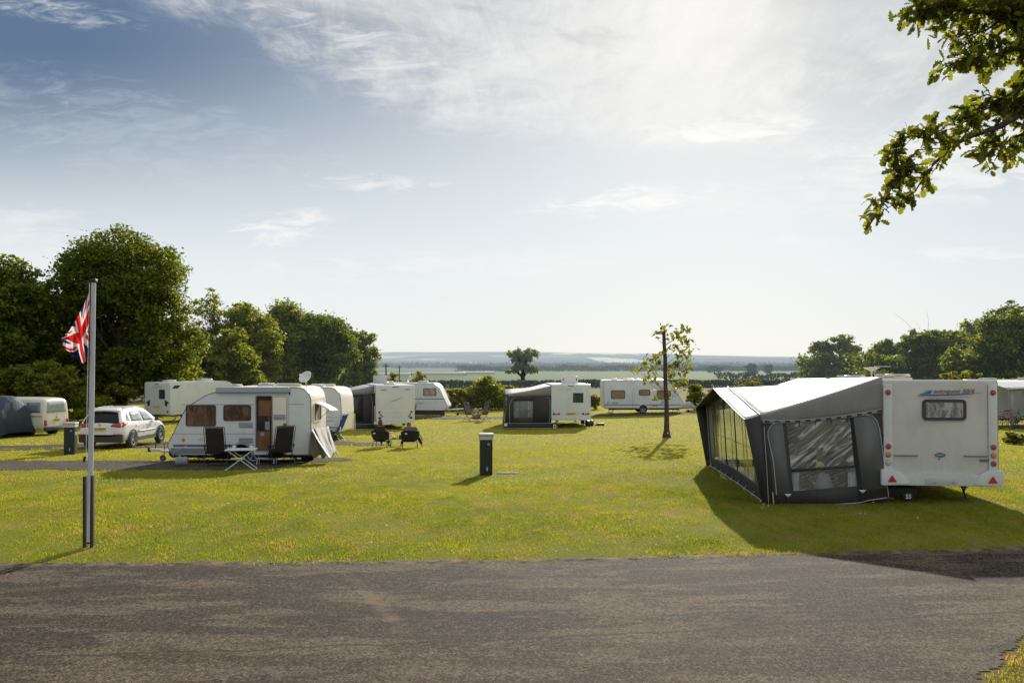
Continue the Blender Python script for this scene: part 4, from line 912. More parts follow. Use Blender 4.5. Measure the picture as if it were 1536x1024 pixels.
# ---- motor caravan with a sign-written rear at far left
LD, WD, HD, zfD = 6.4, 2.3, 2.14, .42; th = R(25); rzD = R(90) - th
bD = at(217, 600, 56.5); cDn = Vector((bD.x, 56.5, 0)) + Vector((math.sin(th), math.cos(th), 0)) * LD / 2 + Vector((math.cos(th), -math.sin(th), 0)) * WD / 2; cDn.z = gzf(cDn.x, cDn.y) + .12
hd = LD / 2; profD = [(-hd, 0, .06), (hd - .3, 0, .1), (hd, .5, .2), (hd - .8, HD - .15, .6), (hd - 1.4, HD, .3), (-hd, HD, .12)]
cD = caravan('touring_caravan', 'leftmost caravan, white with dark swoosh graphics and one small rear window', cDn, rzD, LD, WD, HD, zfD, profD, M_white, towkw={}, rails=False)
window(cD, 'rear', (-hd, -.42, zfD + 1.35), .52, .62, .07, M_seal, M_dkpane)
for s in (1, -1):
    bb = B(); bb.solid((-hd, s * .88, zfD + .72), (0, -1, 0), (0, 0, 1), [(-s * .0, .0), (-s * .18, .06), (s * .13, .22), (s * .22, .26), (s * .20, -.1), (s * .02, -.2)][::1 if s > 0 else -1], .006, 0); bb.build('swoosh_graphic', M_ink, cD)
    rdisc(cD, -hd, s * .92, zfD + .22, .07, M_red)
bb = B(); bb.solid((-hd, .08, zfD + .52), (0, -1, 0), (0, 0, 1), rrect(.52, .12, .02), .01); bb.build('number_plate', M_plate, cD)
text_part('UNICORN', .17, mat('faded_orange_ink', (.6, .32, .22), .5), cD, (-hd - .003, .0, zfD + 1.80), (0, -1, 0), (0, 0, 1), 'rear_lettering')
bb = B(); bb.box((-hd - .01, .05, zfD + 2.0), (.03, .3, .04)); bb.build('high_brake_light', M_ink, cD)
band(cD, 'R', -hd + .12, -hd + .62, -WD / 2, zfD + 1.72, zfD + 1.93, M_ink, 'side_graphic', sk=.25)
vent(cD, -hd + 1.0, 0, zfD + HD, .8, .7, .13); vent(cD, -hd + 4.2, 0, zfD + HD, 1.0, .7, .16)

# ---- caravan with the dark annex behind the seated people
LE, WE, HE, zfE = 6.0, 2.25, 2.12, .42; th = R(-17); rzE = R(90) - th
bE = at(564, 600, 49.); fw = Vector((math.sin(th), math.cos(th), 0)); rt = Vector((math.cos(th), -math.sin(th), 0))
cEn = Vector((bE.x, 49., 0)) + fw * LE / 2 + rt * WE / 2; cEn.z = gzf(cEn.x, cEn.y) + .05
he = LE / 2; profE = [(-he, 0, .1), (he - .3, 0, .1), (he, .5, .2), (he - .8, HE - .15, .6), (he - 1.4, HE, .3), (-he, HE, .08)]
cE = caravan('touring_caravan', 'white caravan with an embossed rear panel and round lights, behind the two seated people', cEn, rzE, LE, WE, HE, zfE, profE, M_white, towkw={}, rails=False)
bb = B(); bb.ring((-he, 0, zfE + 1.28), (0, -1, 0), (0, 0, 1), 1.72, 1.30, .08, .03, .014); bb.build('embossed_panel', M_cream, cE)
for s in (1, -1):
    rdisc(cE, -he, s * .93, zfE + .58, .055, M_ink); rdisc(cE, -he, s * .86, zfE + .44, .05, M_red); rdisc(cE, -he, s * .90, zfE + .22, .085, M_ink); rdisc(cE, -he, s * .78, zfE + .34, .045, M_blue if s > 0 else M_ink)
    bb = B(); bb.tube([(-he - .02, s * .85, zfE + 1.87), (-he - .04, s * .83, zfE + 1.87), (-he - .04, s * .55, zfE + 1.87), (-he - .02, s * .53, zfE + 1.87)], .015, 6); bb.build('grab_handle', M_dk, cE)
bb = B(); bb.solid((-he, 0, zfE + 1.25), (0, -1, 0), (0, 0, 1), [(-.45, -.12), (-.1, .0), (.3, .14), (.5, .24), (.25, .08), (-.1, -.06)], .004); bb.build('swoosh_graphic', M_pgrey, cE)
bb = B(); bb.solid((-he + .001, 0, zfE + .06), (0, -1, 0), (0, 0, 1), rpoly([(-1.08, -.1, .03), (-.7, -.16, .1), (.7, -.16, .1), (1.08, -.1, .03), (1.08, .12, .03), (-1.08, .12, .03)], 3), .05, .01); bb.build('bumper', M_white, cE)
bb = B(); bb.box((-he - .01, 0, zfE + 2.02), (.03, .36, .035)); bb.build('high_brake_light', M_ink, cE)
window(cE, 'L', (-he + .55, WE / 2, zfE + 1.30), .40, .75, .08, M_seal, M_dkpane)
for xx, zz in ((-he + 1.6, .18), (-he + 4.2, .14)):
    vent(cE, xx, .1, zfE + HE, .75, .65, .12)
def openlight(par, x, y, z, w, l):
    bb = B(); bb.quad4((x, y - w / 2, z), (x, y + w / 2, z), (x + .18, y + w / 2, z + l), (x + .18, y - w / 2, z + l), 3, 3, lambda u, v: Vector((-.04 * math.sin(math.pi * v), 0, 0))); bb.build('open_rooflight', mat('smoked_rooflight', (.45, .46, .46), .2), par, thick=.02)
openlight(cE, -he + 2.2, .55, zfE + HE + .05, .85, .48)

# ---- cream side-on caravan behind it
LF, WF, HF, zfF = 6.2, 2.2, 2.06, .42; hf = LF / 2; rf_ = at(675, 600, 64).x
profF = [(-hf, 0, .1), (hf - .35, 0, .06), (hf - .06, .30, .12), (hf - .22, .6, .15), (hf - .75, 1.75, .4), (hf - 1.15, HF, .35), (-hf, HF, .15)]
cF = caravan('touring_caravan', 'side-on white caravan with sloping nose and dark skirt behind the left group', (rf_ - hf, 64 + WF / 2, gzf(-8, 64)), R(-3), LF, WF, HF, zfF, profF, M_cool, wx=-.3, towkw={'white': True})
window(cF, 'R', (hf - 1.45, -WF / 2, zfF + 1.38), .98, .56, .05, M_seal, M_tan)
band(cF, 'R', -hf + .1, hf - .35, -WF / 2, zfF + .84, zfF + .90, M_stripe)
text_part('swift coachman', .22, M_pgrey, cF, (hf - 2.6, -WF / 2 - .003, zfF + .56), (1, 0, 0), (0, 0, 1), 'side_lettering')
bb = B(); bb.box((-.1, -WF / 2 + .06, zfF - .10), (LF * .92, .03, .46)); bb.build('skirt', mat('dark_skirt', (.05, .045, .05), .9), cF)
vent(cF, 1.0, 0, zfF + HF, .8, .6, .14); vent(cF, -1.6, 0, zfF + HF, .6, .6, .12)
openlight(cF, -.2, 0, zfF + HF + .04, .9, .5)
bb = B(); bb.tube([(.6, -WF / 2 - .5, 0), (.6, -WF / 2 - .3, .9)], .03, 6); bb.tube([(.45, -WF / 2 - .5, .0), (.75, -WF / 2 - .4, .9)], .02, 6); bb.build('steps_frame', M_dk, cF)

# ---- middle caravan, rear to the camera
LG, WG, HG, zfG = 5.8, 2.30, 2.08, .44; YG = 49.8; rzG = R(90 + 2)
xg = at(856.5, 600, YG).x; fw = Vector((math.cos(rzG), math.sin(rzG), 0)); hg = LG / 2
cGn = Vector((xg, YG, 0)) + fw * hg; cGn.z = gzf(xg, YG + 1) + .03
profG = [(-hg, 0, .12), (hg - .3, 0, .1), (hg, .5, .2), (hg - .8, HG - .15, .6), (hg - 1.4, HG, .3), (-hg, HG, .10)]
cG = caravan('touring_caravan', 'middle caravan, rear to the road, with one dark window and a raised roof box', cGn, rzG, LG, WG, HG, zfG, profG, M_cool, towkw={}, rails=False)
window(cG, 'rear', (-hg, -.42, zfG + 1.30), .60, .56, .04, M_seal, M_dkpane)
for s in (1, -1):
    rdisc(cG, -hg, s * 1.0, zfG + .36, .06, M_ink); rtri(cG, -hg, s * .86, zfG + .345, .075); rdisc(cG, -hg, s * .70, zfG + .36, .06, M_ink if s < 0 else M_red)
bb = B(); bb.solid((-hg, 0, zfG + .36), (0, -1, 0), (0, 0, 1), rrect(.56, .12, .02), .012); npl = bb.build('number_plate', M_plate, cG)
text_part('SB52 SKV', .10, M_ink, npl, (-hg - .014, 0, zfG + .36), (0, -1, 0), (0, 0, 1), 'plate_lettering')
text_part('ARIA', .11, M_pgrey, cG, (-hg - .003, .12, zfG + 1.79), (0, -1, 0), (0, 0, 1), 'rear_lettering')
for s in (1, -1): bb = B(); bb.box((-hg - .003, s * .55 + .1, zfG + 1.78), (.006, .35, .02)); bb.build('stripe', M_pgrey, cG)
bb = B(); bb.solid((-hg + .001, 0, zfG + .05), (0, -1, 0), (0, 0, 1), rpoly([(-1.12, -.06, .05), (1.12, -.06, .05), (1.12, .10, .03), (-1.12, .10, .03)], 3), .05, .01); bb.build('bumper', M_white, cG)
bb = B(); bb.ring((-hg, .42, zfG + 1.05), (0, -1, 0), (0, 0, 1), .8, 1.3, .05, .015, .006); bb.build('panel_seam', M_white, cG)
bb = B(); bb.box((-hg - .01, 0, zfG + 1.99), (.03, .36, .03)); bb.build('high_brake_light', M_ink, cG)
bb = B(); bb.solid((-hg + 1.2, -.05, zfG + HG + .23), (0, -1, 0), (0, 0, 1), rrect(.98, .50, .10, 5), .10, .04); rb_ = bb.build('raised_rooflight', M_plast, cG)
for s in (1, -1): bb = B(); bb.box((-hg + 1.09, -.05 + s * .40, zfG + HG + .26), (.02, .05, .13)); bb.build('catch', M_ink, rb_)
bb = B(); bb.box((-hg + 1.3, -.05, zfG + HG + .02), (.5, 1.0, .06)); bb.build('rooflight_base', M_plast, cG, bevel=.02)

# ---- far cream caravan side-on
LH, WH, HH_, zfH = 6.15, 2.2, 2.12, .38; YH = 64.; hh = LH / 2; x0 = at(905, 600, YH).x
profH = [(-hh + .05, 0, .1), (hh - .75, 0, .05), (hh - .30, .02, .1), (hh - .08, .28, .15), (hh - .95, 1.7, .5), (hh - 1.25, HH_, .25), (-hh, HH_, .12), (-hh, .5, .1)]
cH = caravan('touring_caravan', 'far pale caravan seen side-on with three pink-blinded windows, behind the bare-topped tree', (x0 + hh, YH + WH / 2, gzf(x0 + hh, YH)), R(1), LH, WH, HH_, zfH, profH, M_cool, wx=-.1, towkw={'cover': True, 'jock': True})
for px0, px1, py0, py1 in ((916, 937, 585, 598), (958, 975, 584, 593), (985, 1006, 585.5, 598.5)):
    xa, xb = at(px0, 0, YH).x - x0 - hh, at(px1, 0, YH).x - x0 - hh; zz = at(0, (py0 + py1) / 2, YH).z - cH.location.z
    window(cH, 'R', ((xa + xb) / 2, -WH / 2, zz), xb - xa, (py1 - py0) / F * YH, .12, M_seal, M_pink)
zz = at(0, 607, YH).z - cH.location.z; band(cH, 'R', -hh + .05, hh - .35, -WH / 2, zz - .03, zz + .03, M_stripe)
for xx in (-hh + .3, hh - 1.75): 
    bb = B(); bb.tube([(xx, -WH / 2 - .003, zz + .05), (xx - .06, -WH / 2 - .003, zz + .12), (xx + .05, -WH / 2 - .003, zz + .19), (xx + .2, -WH / 2 - .003, zz + .2)], .02, 5); bb.build('swoosh_graphic', M_ink, cH)
text_part('Elddis', .22, M_ink, cH, (-hh + .85, -WH / 2 - .003, zz + .14), (1, 0, 0), (0, 0, 1), 'side_lettering', shear=.3)
band(cH, 'R', .55, 1.0, -WH / 2, zz + .33, zz + .44, M_green, 'green_sticker'); band(cH, 'R', .6, 1.0, -WH / 2, zz - .12, zz - .04, M_pgrey, 'grey_sticker')
bb = B(); bb.box((-.9, -WH / 2 - .001, zfH + .9), (.02, .004, 1.2)); bb.build('door_seam', M_pgrey, cH)
arch(cH, 'R', -.1, -WH / 2, .37, M_cool, .36)
for xx, l in ((-hh + .9, .5), (-hh + 2.0, .9), (-.4, .6), (.9, 1.2)): vent(cH, xx, -.2, zfH + HH_, l, .6, .10, M_cream)

# ---- caravan cut by the right edge
LI, WI, HI, zfI = 6.0, 2.2, 2.12, .42; YI = 47.; hi = LI / 2; x0 = at(1474, 600, YI).x
profI = [(-hi, 0, .1), (hi - .3, 0, .1), (hi, .6, .2), (hi - .8, HI, .5), (-hi, HI, .12)]
cI = caravan('touring_caravan', 'grey-blue caravan cut by the right edge of the photo, behind the large caravan', (x0 + hi, YI + WI / 2, gzf(26, YI)), R(0), LI, WI, HI, zfI, profI, M_cool, towkw={})
bb = B(); bb.box((-hi + 2.2, -WI / 2 - .003, zfI + 1.72), (.7, .006, .06)); bb.build('side_lettering', M_ink, cI)
bb = B(); bb.box((-hi + 1.2, -WI / 2 - .01, zfI + HI - .1), (.03, .02, .2)); bb.build('drain_channel', M_pgrey, cI)
vent(cI, -hi + .9, 0, zfI + HI, .9, .6, .1); vent(cI, -hi + 3.2, 0, zfI + HI, 1.2, .6, .1)
# ================================================================ awnings
def cloth(name, c, rough=.8, var=.12, trans=.0, wr=.5):
    m = bpy.data.materials.new(name); b = NB(nt_new(m)); o = b.obj()
    n = b.noise(b.map(o, (1, 1, .5)), 2.2, 5, .6, .4); nb = b.m('ADD', b.noise(b.map(o, (1.2, 1.2, .35)), 2.6, 3, .5, 1.0), b.m('MULTIPLY', b.noise(o, 160., 1), .04))
    cc = b.mix(b.ss(n, .35, .7), (*c, 1), tuple(v * (1 - var) for v in c))
    sh = b.bsdf(cc, rough, 0, b.bump(nb, wr, .05), .2)
    if trans:
        t = b.n('ShaderNodeBsdfTranslucent'); b.put(t.inputs[0], cc); sh = b.mixs(trans, sh, t.outputs[0])
    b.out(sh); return m
def pvc(name, tint=(.55, .58, .6), clear=.55, wr=.6, ang=.9, streak=True):
    m = bpy.data.materials.new(name); b = NB(nt_new(m)); o = b.obj()
    if streak:
        _, yy_, zz_ = b.xyz(o); al = b.m('SUBTRACT', b.m('MULTIPLY', zz_, .62), b.m('MULTIPLY', yy_, .78)); ac = b.m('ADD', b.m('MULTIPLY', yy_, .62), b.m('MULTIPLY', zz_, .78))
        cb_ = b.n('ShaderNodeCombineXYZ'); b.put(cb_.inputs[0], b.m('MULTIPLY', al, .75)); b.put(cb_.inputs[1], b.m('MULTIPLY', ac, 5.2)); mp = cb_.outputs[0]
    else: mp = b.map(o, (1, 1, .3))
    h = b.noise(mp, 1.5, 4, .62, 1.1); nrm = b.bump(h, wr, .06)
    g = b.n('ShaderNodeBsdfGlossy'); g.inputs['Roughness'].default_value = .12; b.put(g.inputs['Normal'], nrm); g.inputs[0].default_value = (.9, .9, .9, 1)
    tr = b.n('ShaderNodeBsdfTransparent'); tr.inputs[0].default_value = (.95, .96, .97, 1)
    tl = b.n('ShaderNodeBsdfTranslucent'); b.put(tl.inputs[0], tint); b.put(tl.inputs['Normal'], nrm)
    lw = b.n('ShaderNodeLayerWeight'); lw.inputs[0].default_value = .5; frv = b.m('MULTIPLY', b.m('POWER', lw.outputs['Facing'], 5.), .45)
    hl = b.ss(h, .50, .64) if streak else None
    df = b.n('ShaderNodeBsdfDiffuse'); b.put(df.inputs[0], b.mix(hl, (.20, .20, .21), (.98, .95, .90)) if streak else (.45, .47, .5)); b.put(df.inputs['Normal'], nrm)  # bright streaks stand for light glancing off wrinkles, painted into the diffuse colour
    body = b.mixs(.5, df.outputs[0], tl.outputs[0])
    a = b.m('MULTIPLY_ADD', hl, .5, 1 - clear, clamp=True) if streak else 1 - clear
    s1 = b.mixs(a, tr.outputs[0], body)
    b.out(b.mixs(b.m('ADD', frv, .06, clamp=True), s1, g.outputs[0])); return m
M_awd = cloth('charcoal_canvas', (.060, .056, .058)); M_awg = cloth('grey_canvas', (.155, .155, .158), trans=.0); M_awl = cloth('light_grey_canvas', (.30, .29, .28), trans=.12)
M_awr = cloth('pale_roof_canvas', (.66, .65, .635), .6, .06, .15, .35); M_pipe = mat('pale_piping', (.48, .48, .48), .6)
M_pvc = pvc('clear_window_film', (.40, .41, .44), .30, .8, .75); M_pvc2 = pvc('clear_front_film', (.6, .62, .5), .88, .25, 0, False)
M_pvc3 = pvc('clear_lower_film', (.5, .54, .66), .66, .4, 0, False)
def poly(par, name, pts, m, th=0., sub=0):
    bb = B(); bb.face(pts); return bb.build(name, m, par, thick=th, nofix=True)

# big awning: local x = along the caravan (away from the camera), y = outwards (left in the photo)
rotA = (0, R(1.25), RZ_A)
o_ = A0.copy(); o_.z = gzf(6.5, 16.8) + .02
aw = thing('caravan_awning', 'large charcoal porch awning with sunlit pale roof joined to the large right caravan', 'awning', o_, 0, None, rotA)
Minv = None
def inv(par):
    bpy.context.view_layer.update(); return par.matrix_world.inverted()
Mi = inv(aw)
def onplane(px, py, x_loc, Mi_=None, par=None):
    """sight line through a photo point met with the plane x = x_loc of the awning frame"""
    Mi_ = Mi_ or Mi; a = Mi_ @ Vector((0, 0, EYE)); c = Mi_ @ at(px, py, 10.); d = c - a; t = (x_loc - a.x) / d.x; return a + d * t
def onyplane(px, py, p0, n_, Mi_=None):
    Mi_ = Mi_ or Mi; a = Mi_ @ Vector((0, 0, EYE)); c = Mi_ @ at(px, py, 10.); d = c - a; n_ = Vector(n_); t = (Vector(p0) - a).dot(n_) / d.dot(n_); return a + d * t
S0 = lambda px, py, dx_=0.: onplane(px, py, dx_)
LAw = 8.3
zc = 2.50                                          # awning rail height on the caravan
near_e = S0(1140, 623); near_b = S0(1152, 759); Dp = near_e.y
# roof: rail at the caravan, front edge a low gable
rail = lambda s: Vector((.02 + s * (LAw - 1.3), .0, zc - .02))
pk_z = (Mi @ at(1098, 581, 21.2)).z
def front(s): 
    z = near_e.z + (pk_z - near_e.z) * (1 - abs(2 * s - 1)) - .012 * math.sin(4 * math.pi * s) ** 2
    return Vector((s * LAw, Dp, z))
def roofP(s, v):
    p = rail(s).lerp(front(s), v); p.z -= .055 * math.sin(math.pi * v) * (1 - .5 * abs(2 * s - 1)); 
    p.z += .012 * math.sin(s * 19 + v * 4) * v * (1 - v) * 3 + .02 * math.sin((s * 8 - v * 5)) * v * (1 - v); return p
bb = B(); bb.grid([[roofP(s, v) for v in np.linspace(0, 1, 15)] for s in np.linspace(0, 1, 33)]); bb.build('roof', M_awr, aw, thick=.006)
# visor: strip projecting beyond the front edge
def visor(s):
    p = front(s); out = .30 + .05 * math.sin(math.pi * s); return p + Vector((0, out, -.02 - .07 * (abs(2 * s - 1))))
bb = B(); bb.grid([[front(s).lerp(visor(s), v) + Vector((0, 0, .004)) for v in np.linspace(0, 1, 5)] for s in np.linspace(0, 1, 33)]); bb.build('visor', M_awr, aw, thick=.006)
bb = B(); bb.grid([[front(s).lerp(visor(s), v) + Vector((0, 0, -.022)) for v in np.linspace(0, 1, 5)] for s in np.linspace(0, 1, 33)]); bb.build('added_visor_underside', M_awd, aw, thick=.006)  # charcoal sheet added below the visor so sunlight doesn't make its underside pale
bb = B(); bb.grid([[visor(s) + Vector((0, .004, -.05 * v)) for v in (-.25, 1)] for s in np.linspace(.5, 1, 17)]); bb.build('visor_edge', M_awd, aw, thick=.006)
bb = B(); bb.tube([front(s) + Vector((0, 0, .018)) for s in np.linspace(0, 1, 21)], .016, 6); bb.tube([visor(s) + Vector((0, 0, 0)) for s in np.linspace(0, 1, 21)], .014, 6); bb.build('roof_piping', mat('grey_seam', (.22, .22, .22), .6), aw)
bb = B(); bb.tube([roofP(.5, v) + Vector((0, 0, .01)) for v in np.linspace(0, 1, 9)] + [visor(.5) + Vector((0, 0, .01))], .012, 6); bb.build('ridge_seam', mat('grey_seam'  , (.22, .22, .22), .6), aw)
# wings: dark side curtains from the visor down to the ground, near and far
def wing(s, xg):
    f, v_ = front(s), visor(s); fb_ = Vector((xg, near_b.y, near_b.z)); bb = B()
    bb.face([f, v_, fb_ + Vector((0, .10, 0)), fb_ + Vector((0, .02, 0))]) ; return bb
zg = lambda x, y: (Mi @ Vector((*(aw.matrix_world @ Vector((x, y, 0))).xy, gzf(*(aw.matrix_world @ Vector((x, y, 0))).xy)))).z
near_b.z = zg(near_b.x, near_b.y)
far_b = Vector((LAw, near_b.y + .02, zg(LAw, near_b.y)))
wo = visor(0.); bb = B(); bb.face([front(0) + Vector((-.01, 0, 0)), wo, near_b + Vector((0, .11, 0)), near_b + Vector((-.01, 0, 0))]); bb.build('side_wing', M_awd, aw, nofix=True, thick=.008)
wo = visor(1.); bb = B(); bb.face([front(1), wo, far_b + Vector((0, .12, 0)), far_b]); bb.build('side_wing', M_awd, aw, nofix=True, thick=.008)
# gable infill under the visor (dark) and the front wall
Ns = 24
def fw_pt(s, t):                                   # t 0 ground .. 1 eave ; the wall leans in a little
    f = front(s); g0 = Vector((s * LAw, near_b.y + .03, zg(s * LAw, near_b.y))); return g0.lerp(f, t)
def fpanel(name, s0, s1, t0, t1, m, off=0., th=.004, wav=0., ns=None):
    bb = B(); ns = ns or max(2, int(24 * (s1 - s0))); bb.grid([[fw_pt(s, t0 + (t1(s) - t0 if callable(t1) else t1 - t0) * v) + Vector((0, off + wav * math.sin(s * 60) * math.sin(math.pi * v), 0)) for v in np.linspace(0, 1, 6)] for s in np.linspace(s0, s1, ns + 1)])
    return bb.build(name, m, aw, thick=th)
fpanel('front_skirt', 0, 1, 0, .14, M_awd)
fpanel('front_band', 0, 1, .93, 1., M_awd)
for s0, s1 in ((0, .055), (.945, 1)): fpanel('front_post_panel', s0, s1, .14, .93, M_awd)
for s0, s1 in ((.055, .135), (.865, .945)): fpanel('front_panel', s0, s1, .14, .93, M_awl)
for s in (.40, .60): fpanel('front_mullion', s - .012, s + .012, .14, .93, M_awd, .002)
for s0, s1 in ((.135, .388), (.412, .588), (.612, .865)): fpanel('front_window', s0, s1, .14, .93, M_pvc2, 0, .002, .015, 8)
bb = B()
for s in (.25, .30, .5, .72, .78): bb.tube([fw_pt(s, t) + Vector((0, -.03, 0)) for t in (0, .5, 1)], .012, 6)
for s in (0.02, .98): bb.tube([fw_pt(s, t) + Vector((0, .0, 0)) for t in (0, .5, 1)], .016, 6)
bb.tube([fw_pt(.14, .52) + Vector((0, -.05, 0)), fw_pt(.86, .52) + Vector((0, -.05, 0))], .012, 6); bb.build('pole', M_galv, aw)
bb = B()
for k in range(9):
    s = .03 + k * .115; p = fw_pt(s, .0); bb.tube([p + Vector((0, .02, .10)), p + Vector((0, .07, .015))], .005, 5); bb.box(p + Vector((0, .07, .015)), (.02, .03, .03))
bb.build('peg', M_plast, aw)
bb = B(); bb.tube([fw_pt(s, 0) + Vector((0, .03 + .01 * math.sin(s * 50), .012)) for s in np.linspace(0, 1, 25)], .012, 5); bb.build('ground_piping', M_pipe, aw)
# near side wall (plane x = 0)
E = lambda px, py, off=0.: onplane(px, py, -off)
bl, br = E(1153, 760), E(1333, 753); bl.z = zg(0, bl.y) - .0; br.z = zg(0, br.y)
top_edge = [roofP(0, v) for v in np.linspace(0, 1, 15)]
tz = lambda y: float(np.interp(y, [p.y for p in top_edge], [p.z for p in top_edge]))
vl = [E(px, py) for px, py in ((1143, 632), (1190, 631), (1240, 627.5), (1280, 623), (1322, 615.5))][::-1]
vz = lambda y: float(np.interp(y, [p.y for p in vl], [p.z for p in vl]))
def side_poly(name, pp, m, off=0., th=.004):
    bb = B(); bb.face([E(*p, off) if isinstance(p, tuple) else Vector((-off, p.y, p.z)) for p in pp]); return bb.build(name, m, aw, nofix=True, thick=th)
ysl = np.linspace(.0, Dp, 15)
bb = B(); bb.grid([[Vector((-.03 * math.sin(math.pi * k / 5) * math.sin(math.pi * y / Dp), y, vz(y) + (tz(y) - vz(y)) * k / 5)) for k in range(6)] for y in ysl]); bb.build('gable_panel', M_awl, aw, thick=.004)
# dark backing with the window openings left open: built as strips round them
W1 = [(1180, 636), (1275, 628), (1281, 697), (1186, 703)]; W2 = [(1187, 708), (1283, 701), (1286, 729), (1190, 736)]
L_ = [(1145, 634), (1149, 757)]
side_poly('side_panel', [(1138, 627), (1172, 632), (1180, 636), (1190, 736), (1190, 757.5), (1146, 760)], M_awd)
side_poly('side_panel', [(1275, 628), (1270, 624), (1322, 616), (1333, 751), (1287, 755), (1286, 729), (1283, 701), (1281, 697)], M_awd)
side_poly('side_header', [(1172, 632), (1240, 627.5), (1270, 624), (1275, 628), (1180, 636)], M_awd)
side_poly('side_mullion', [(1186, 703), (1281, 697), (1283, 701), (1187, 708)], M_awd)
side_poly('side_skirt', [(1190, 736), (1286, 729), (1287, 755), (1190, 757.5)], M_awd)
side_poly('grey_panel', [(1152, 648), (1157, 638), (1166, 634.5), (1174, 635), (1185, 742), (1161, 742.5)], M_awg, .008)
side_poly('grey_panel', [(1280, 626), (1306, 623), (1315, 628), (1321, 645), (1331, 731), (1294, 735)], M_awg, .008)
def wquad(name, Q, m, off, amp):
    a, b_, c_, d_ = [E(*q, off) for q in Q]; bb = B(); bb.quad4(d_, c_, b_, a, 40, 28, lambda u, v: Vector((amp * (math.sin((u * 1.0 - v * .9) * 34) * .5 + math.sin((u - v * .8) * 61 + 1) * .3 + .35 * math.sin(u * 9 + v * 3)) * min(1, 6 * u * (1 - u)) * min(1, 8 * v * (1 - v)), 0, 0))); return bb.build(name, m, aw)
m_cu = mat('white_inner_curtain', (.75, .76, .80), .9, var=.3, vs=6)
for a_, c_ in ((1188, 1199), (1272, 1287)):
    bb = B(); bb.grid([[onplane(a_ + (c_ - a_) * k / 8, 708 if z_ else 737, .06 + .02 * math.sin(k * 2.)) for z_ in (0, 1)] for k in range(9)]); bb.build('curtain', m_cu, aw)
wquad('upper_window', W1, M_pvc, .002, .016); wquad('lower_window', W2, M_pvc3, .002, .002)
bb = B(); bb.tube([E(px, py, .014) for px, py in ((1165, 742), (1160, 690), (1152, 655), (1152, 647), (1155, 640), (1160, 635.5), (1168, 633))], .007, 5)
bb.tube([E(px, py, .014) for px, py in ((1300, 622), (1309, 624), (1315, 631), (1319, 642), (1327, 700), (1333, 745))], .007, 5); bb.tube([E(px, py, .014) for px, py in ((1146, 640), (1150, 700), (1153, 757))], .006, 5)
bb.tube([E(px, py, .014) for px, py in ((1152, 757.5), (1190, 757), (1250, 756), (1290, 753.5), (1303, 750), (1331, 746))], .008, 5); bb.build('piping', M_pipe, aw)
bb = B(); bb.grid([[E(px, py + dy, .012) for dy in (-2.2, 3.6)] for px, py in ((1144, 631.2), (1170, 631.5), (1200, 630.6), (1230, 628.4), (1260, 625), (1290, 620.6), (1322, 614.8))]); tr_ = bb.build('valance', mat('valance_grey', (.30, .30, .31), .8), aw, thick=.003)
bb = B(); ck = []
for k in range(12):
    px = 1147 + k * 15.4; pl = lambda p: float(np.interp(p, [1144, 1170, 1200, 1230, 1260, 1290, 1322], [631.2, 631.5, 630.6, 628.4, 625, 620.6, 614.8])) ; wd = 7.2
    ck.append([E(px, pl(px) - .8, .018), E(px + wd, pl(px + wd) - .8, .018), E(px + wd, pl(px + wd) + 2.6, .018), E(px, pl(px) + 2.6, .018)])
for q in ck: bb.face(q)
for q, r in zip(ck[:-1], ck[1:]): bb.face([q[1], r[0], r[0] + Vector((0, 0, -.004)), q[1] + Vector((0, 0, -.004))])
bmesh.ops.remove_doubles(bb.bm, verts=bb.bm.verts[:], dist=.0005); bb.build('check_pattern', M_awd, tr_, nofix=True)
for q in ((1182, 742), (1294, 736)):
    p = E(*q, .02); bb = B(); bb.face([p + Vector((0, .07, .02)), p + Vector((0, -.07, .02)), p + Vector((0, 0, -.05))]); bb.build('tab', M_plast, aw, nofix=True, thick=.006)
    bb = B(); bb.tube([p + Vector((0, 0, -.04)), Vector((p.x - .03, p.y, zg(0, p.y)))], .006, 5); bb.build('guy_strap', M_awd, aw)
for k in range(4): 
    p = E(1199 + k * 24, 634 - k * 2, .02); bb = B(); bb.box(p + Vector((0, 0, -.02)), (.012, .018, .09)); bb.build('toggle', M_ink, aw)
bb = B(); bb.tube([E(1159, 738, .03), E(1161, 762, .10)], .012, 6); bb.build('yellow_peg_strap', mat('yellow_webbing', (.42, .42, .12), .8), aw)
# far side wall and inner skirt
bb = B(); ys2 = np.linspace(0, Dp, 9)
def farw(y, t): 
    v = y / Dp; top = roofP(1, v); return Vector((LAw - (1 - v) * 1.0 - 0, y, zg(LAw, y) + (top.z - zg(LAw, y)) * t))
bb.grid([[farw(y, t) for t in (0, .10)] for y in ys2]); bb.grid([[farw(y, t) for t in (.86, 1)] for y in ys2]); bb.grid([[farw(y, t) for t in (.14, .86)] for y in (0, .4)]); bb.grid([[farw(y, t) for t in (.14, .86)] for y in (Dp - .35, Dp)]); bb.build('far_wall', M_awd, aw, thick=.004)
bb = B(); bb.grid([[farw(y, t) for t in (.14, .86)] for y in (.4, 1.2, Dp - .35)]); bb.build('far_window', M_pvc2, aw)
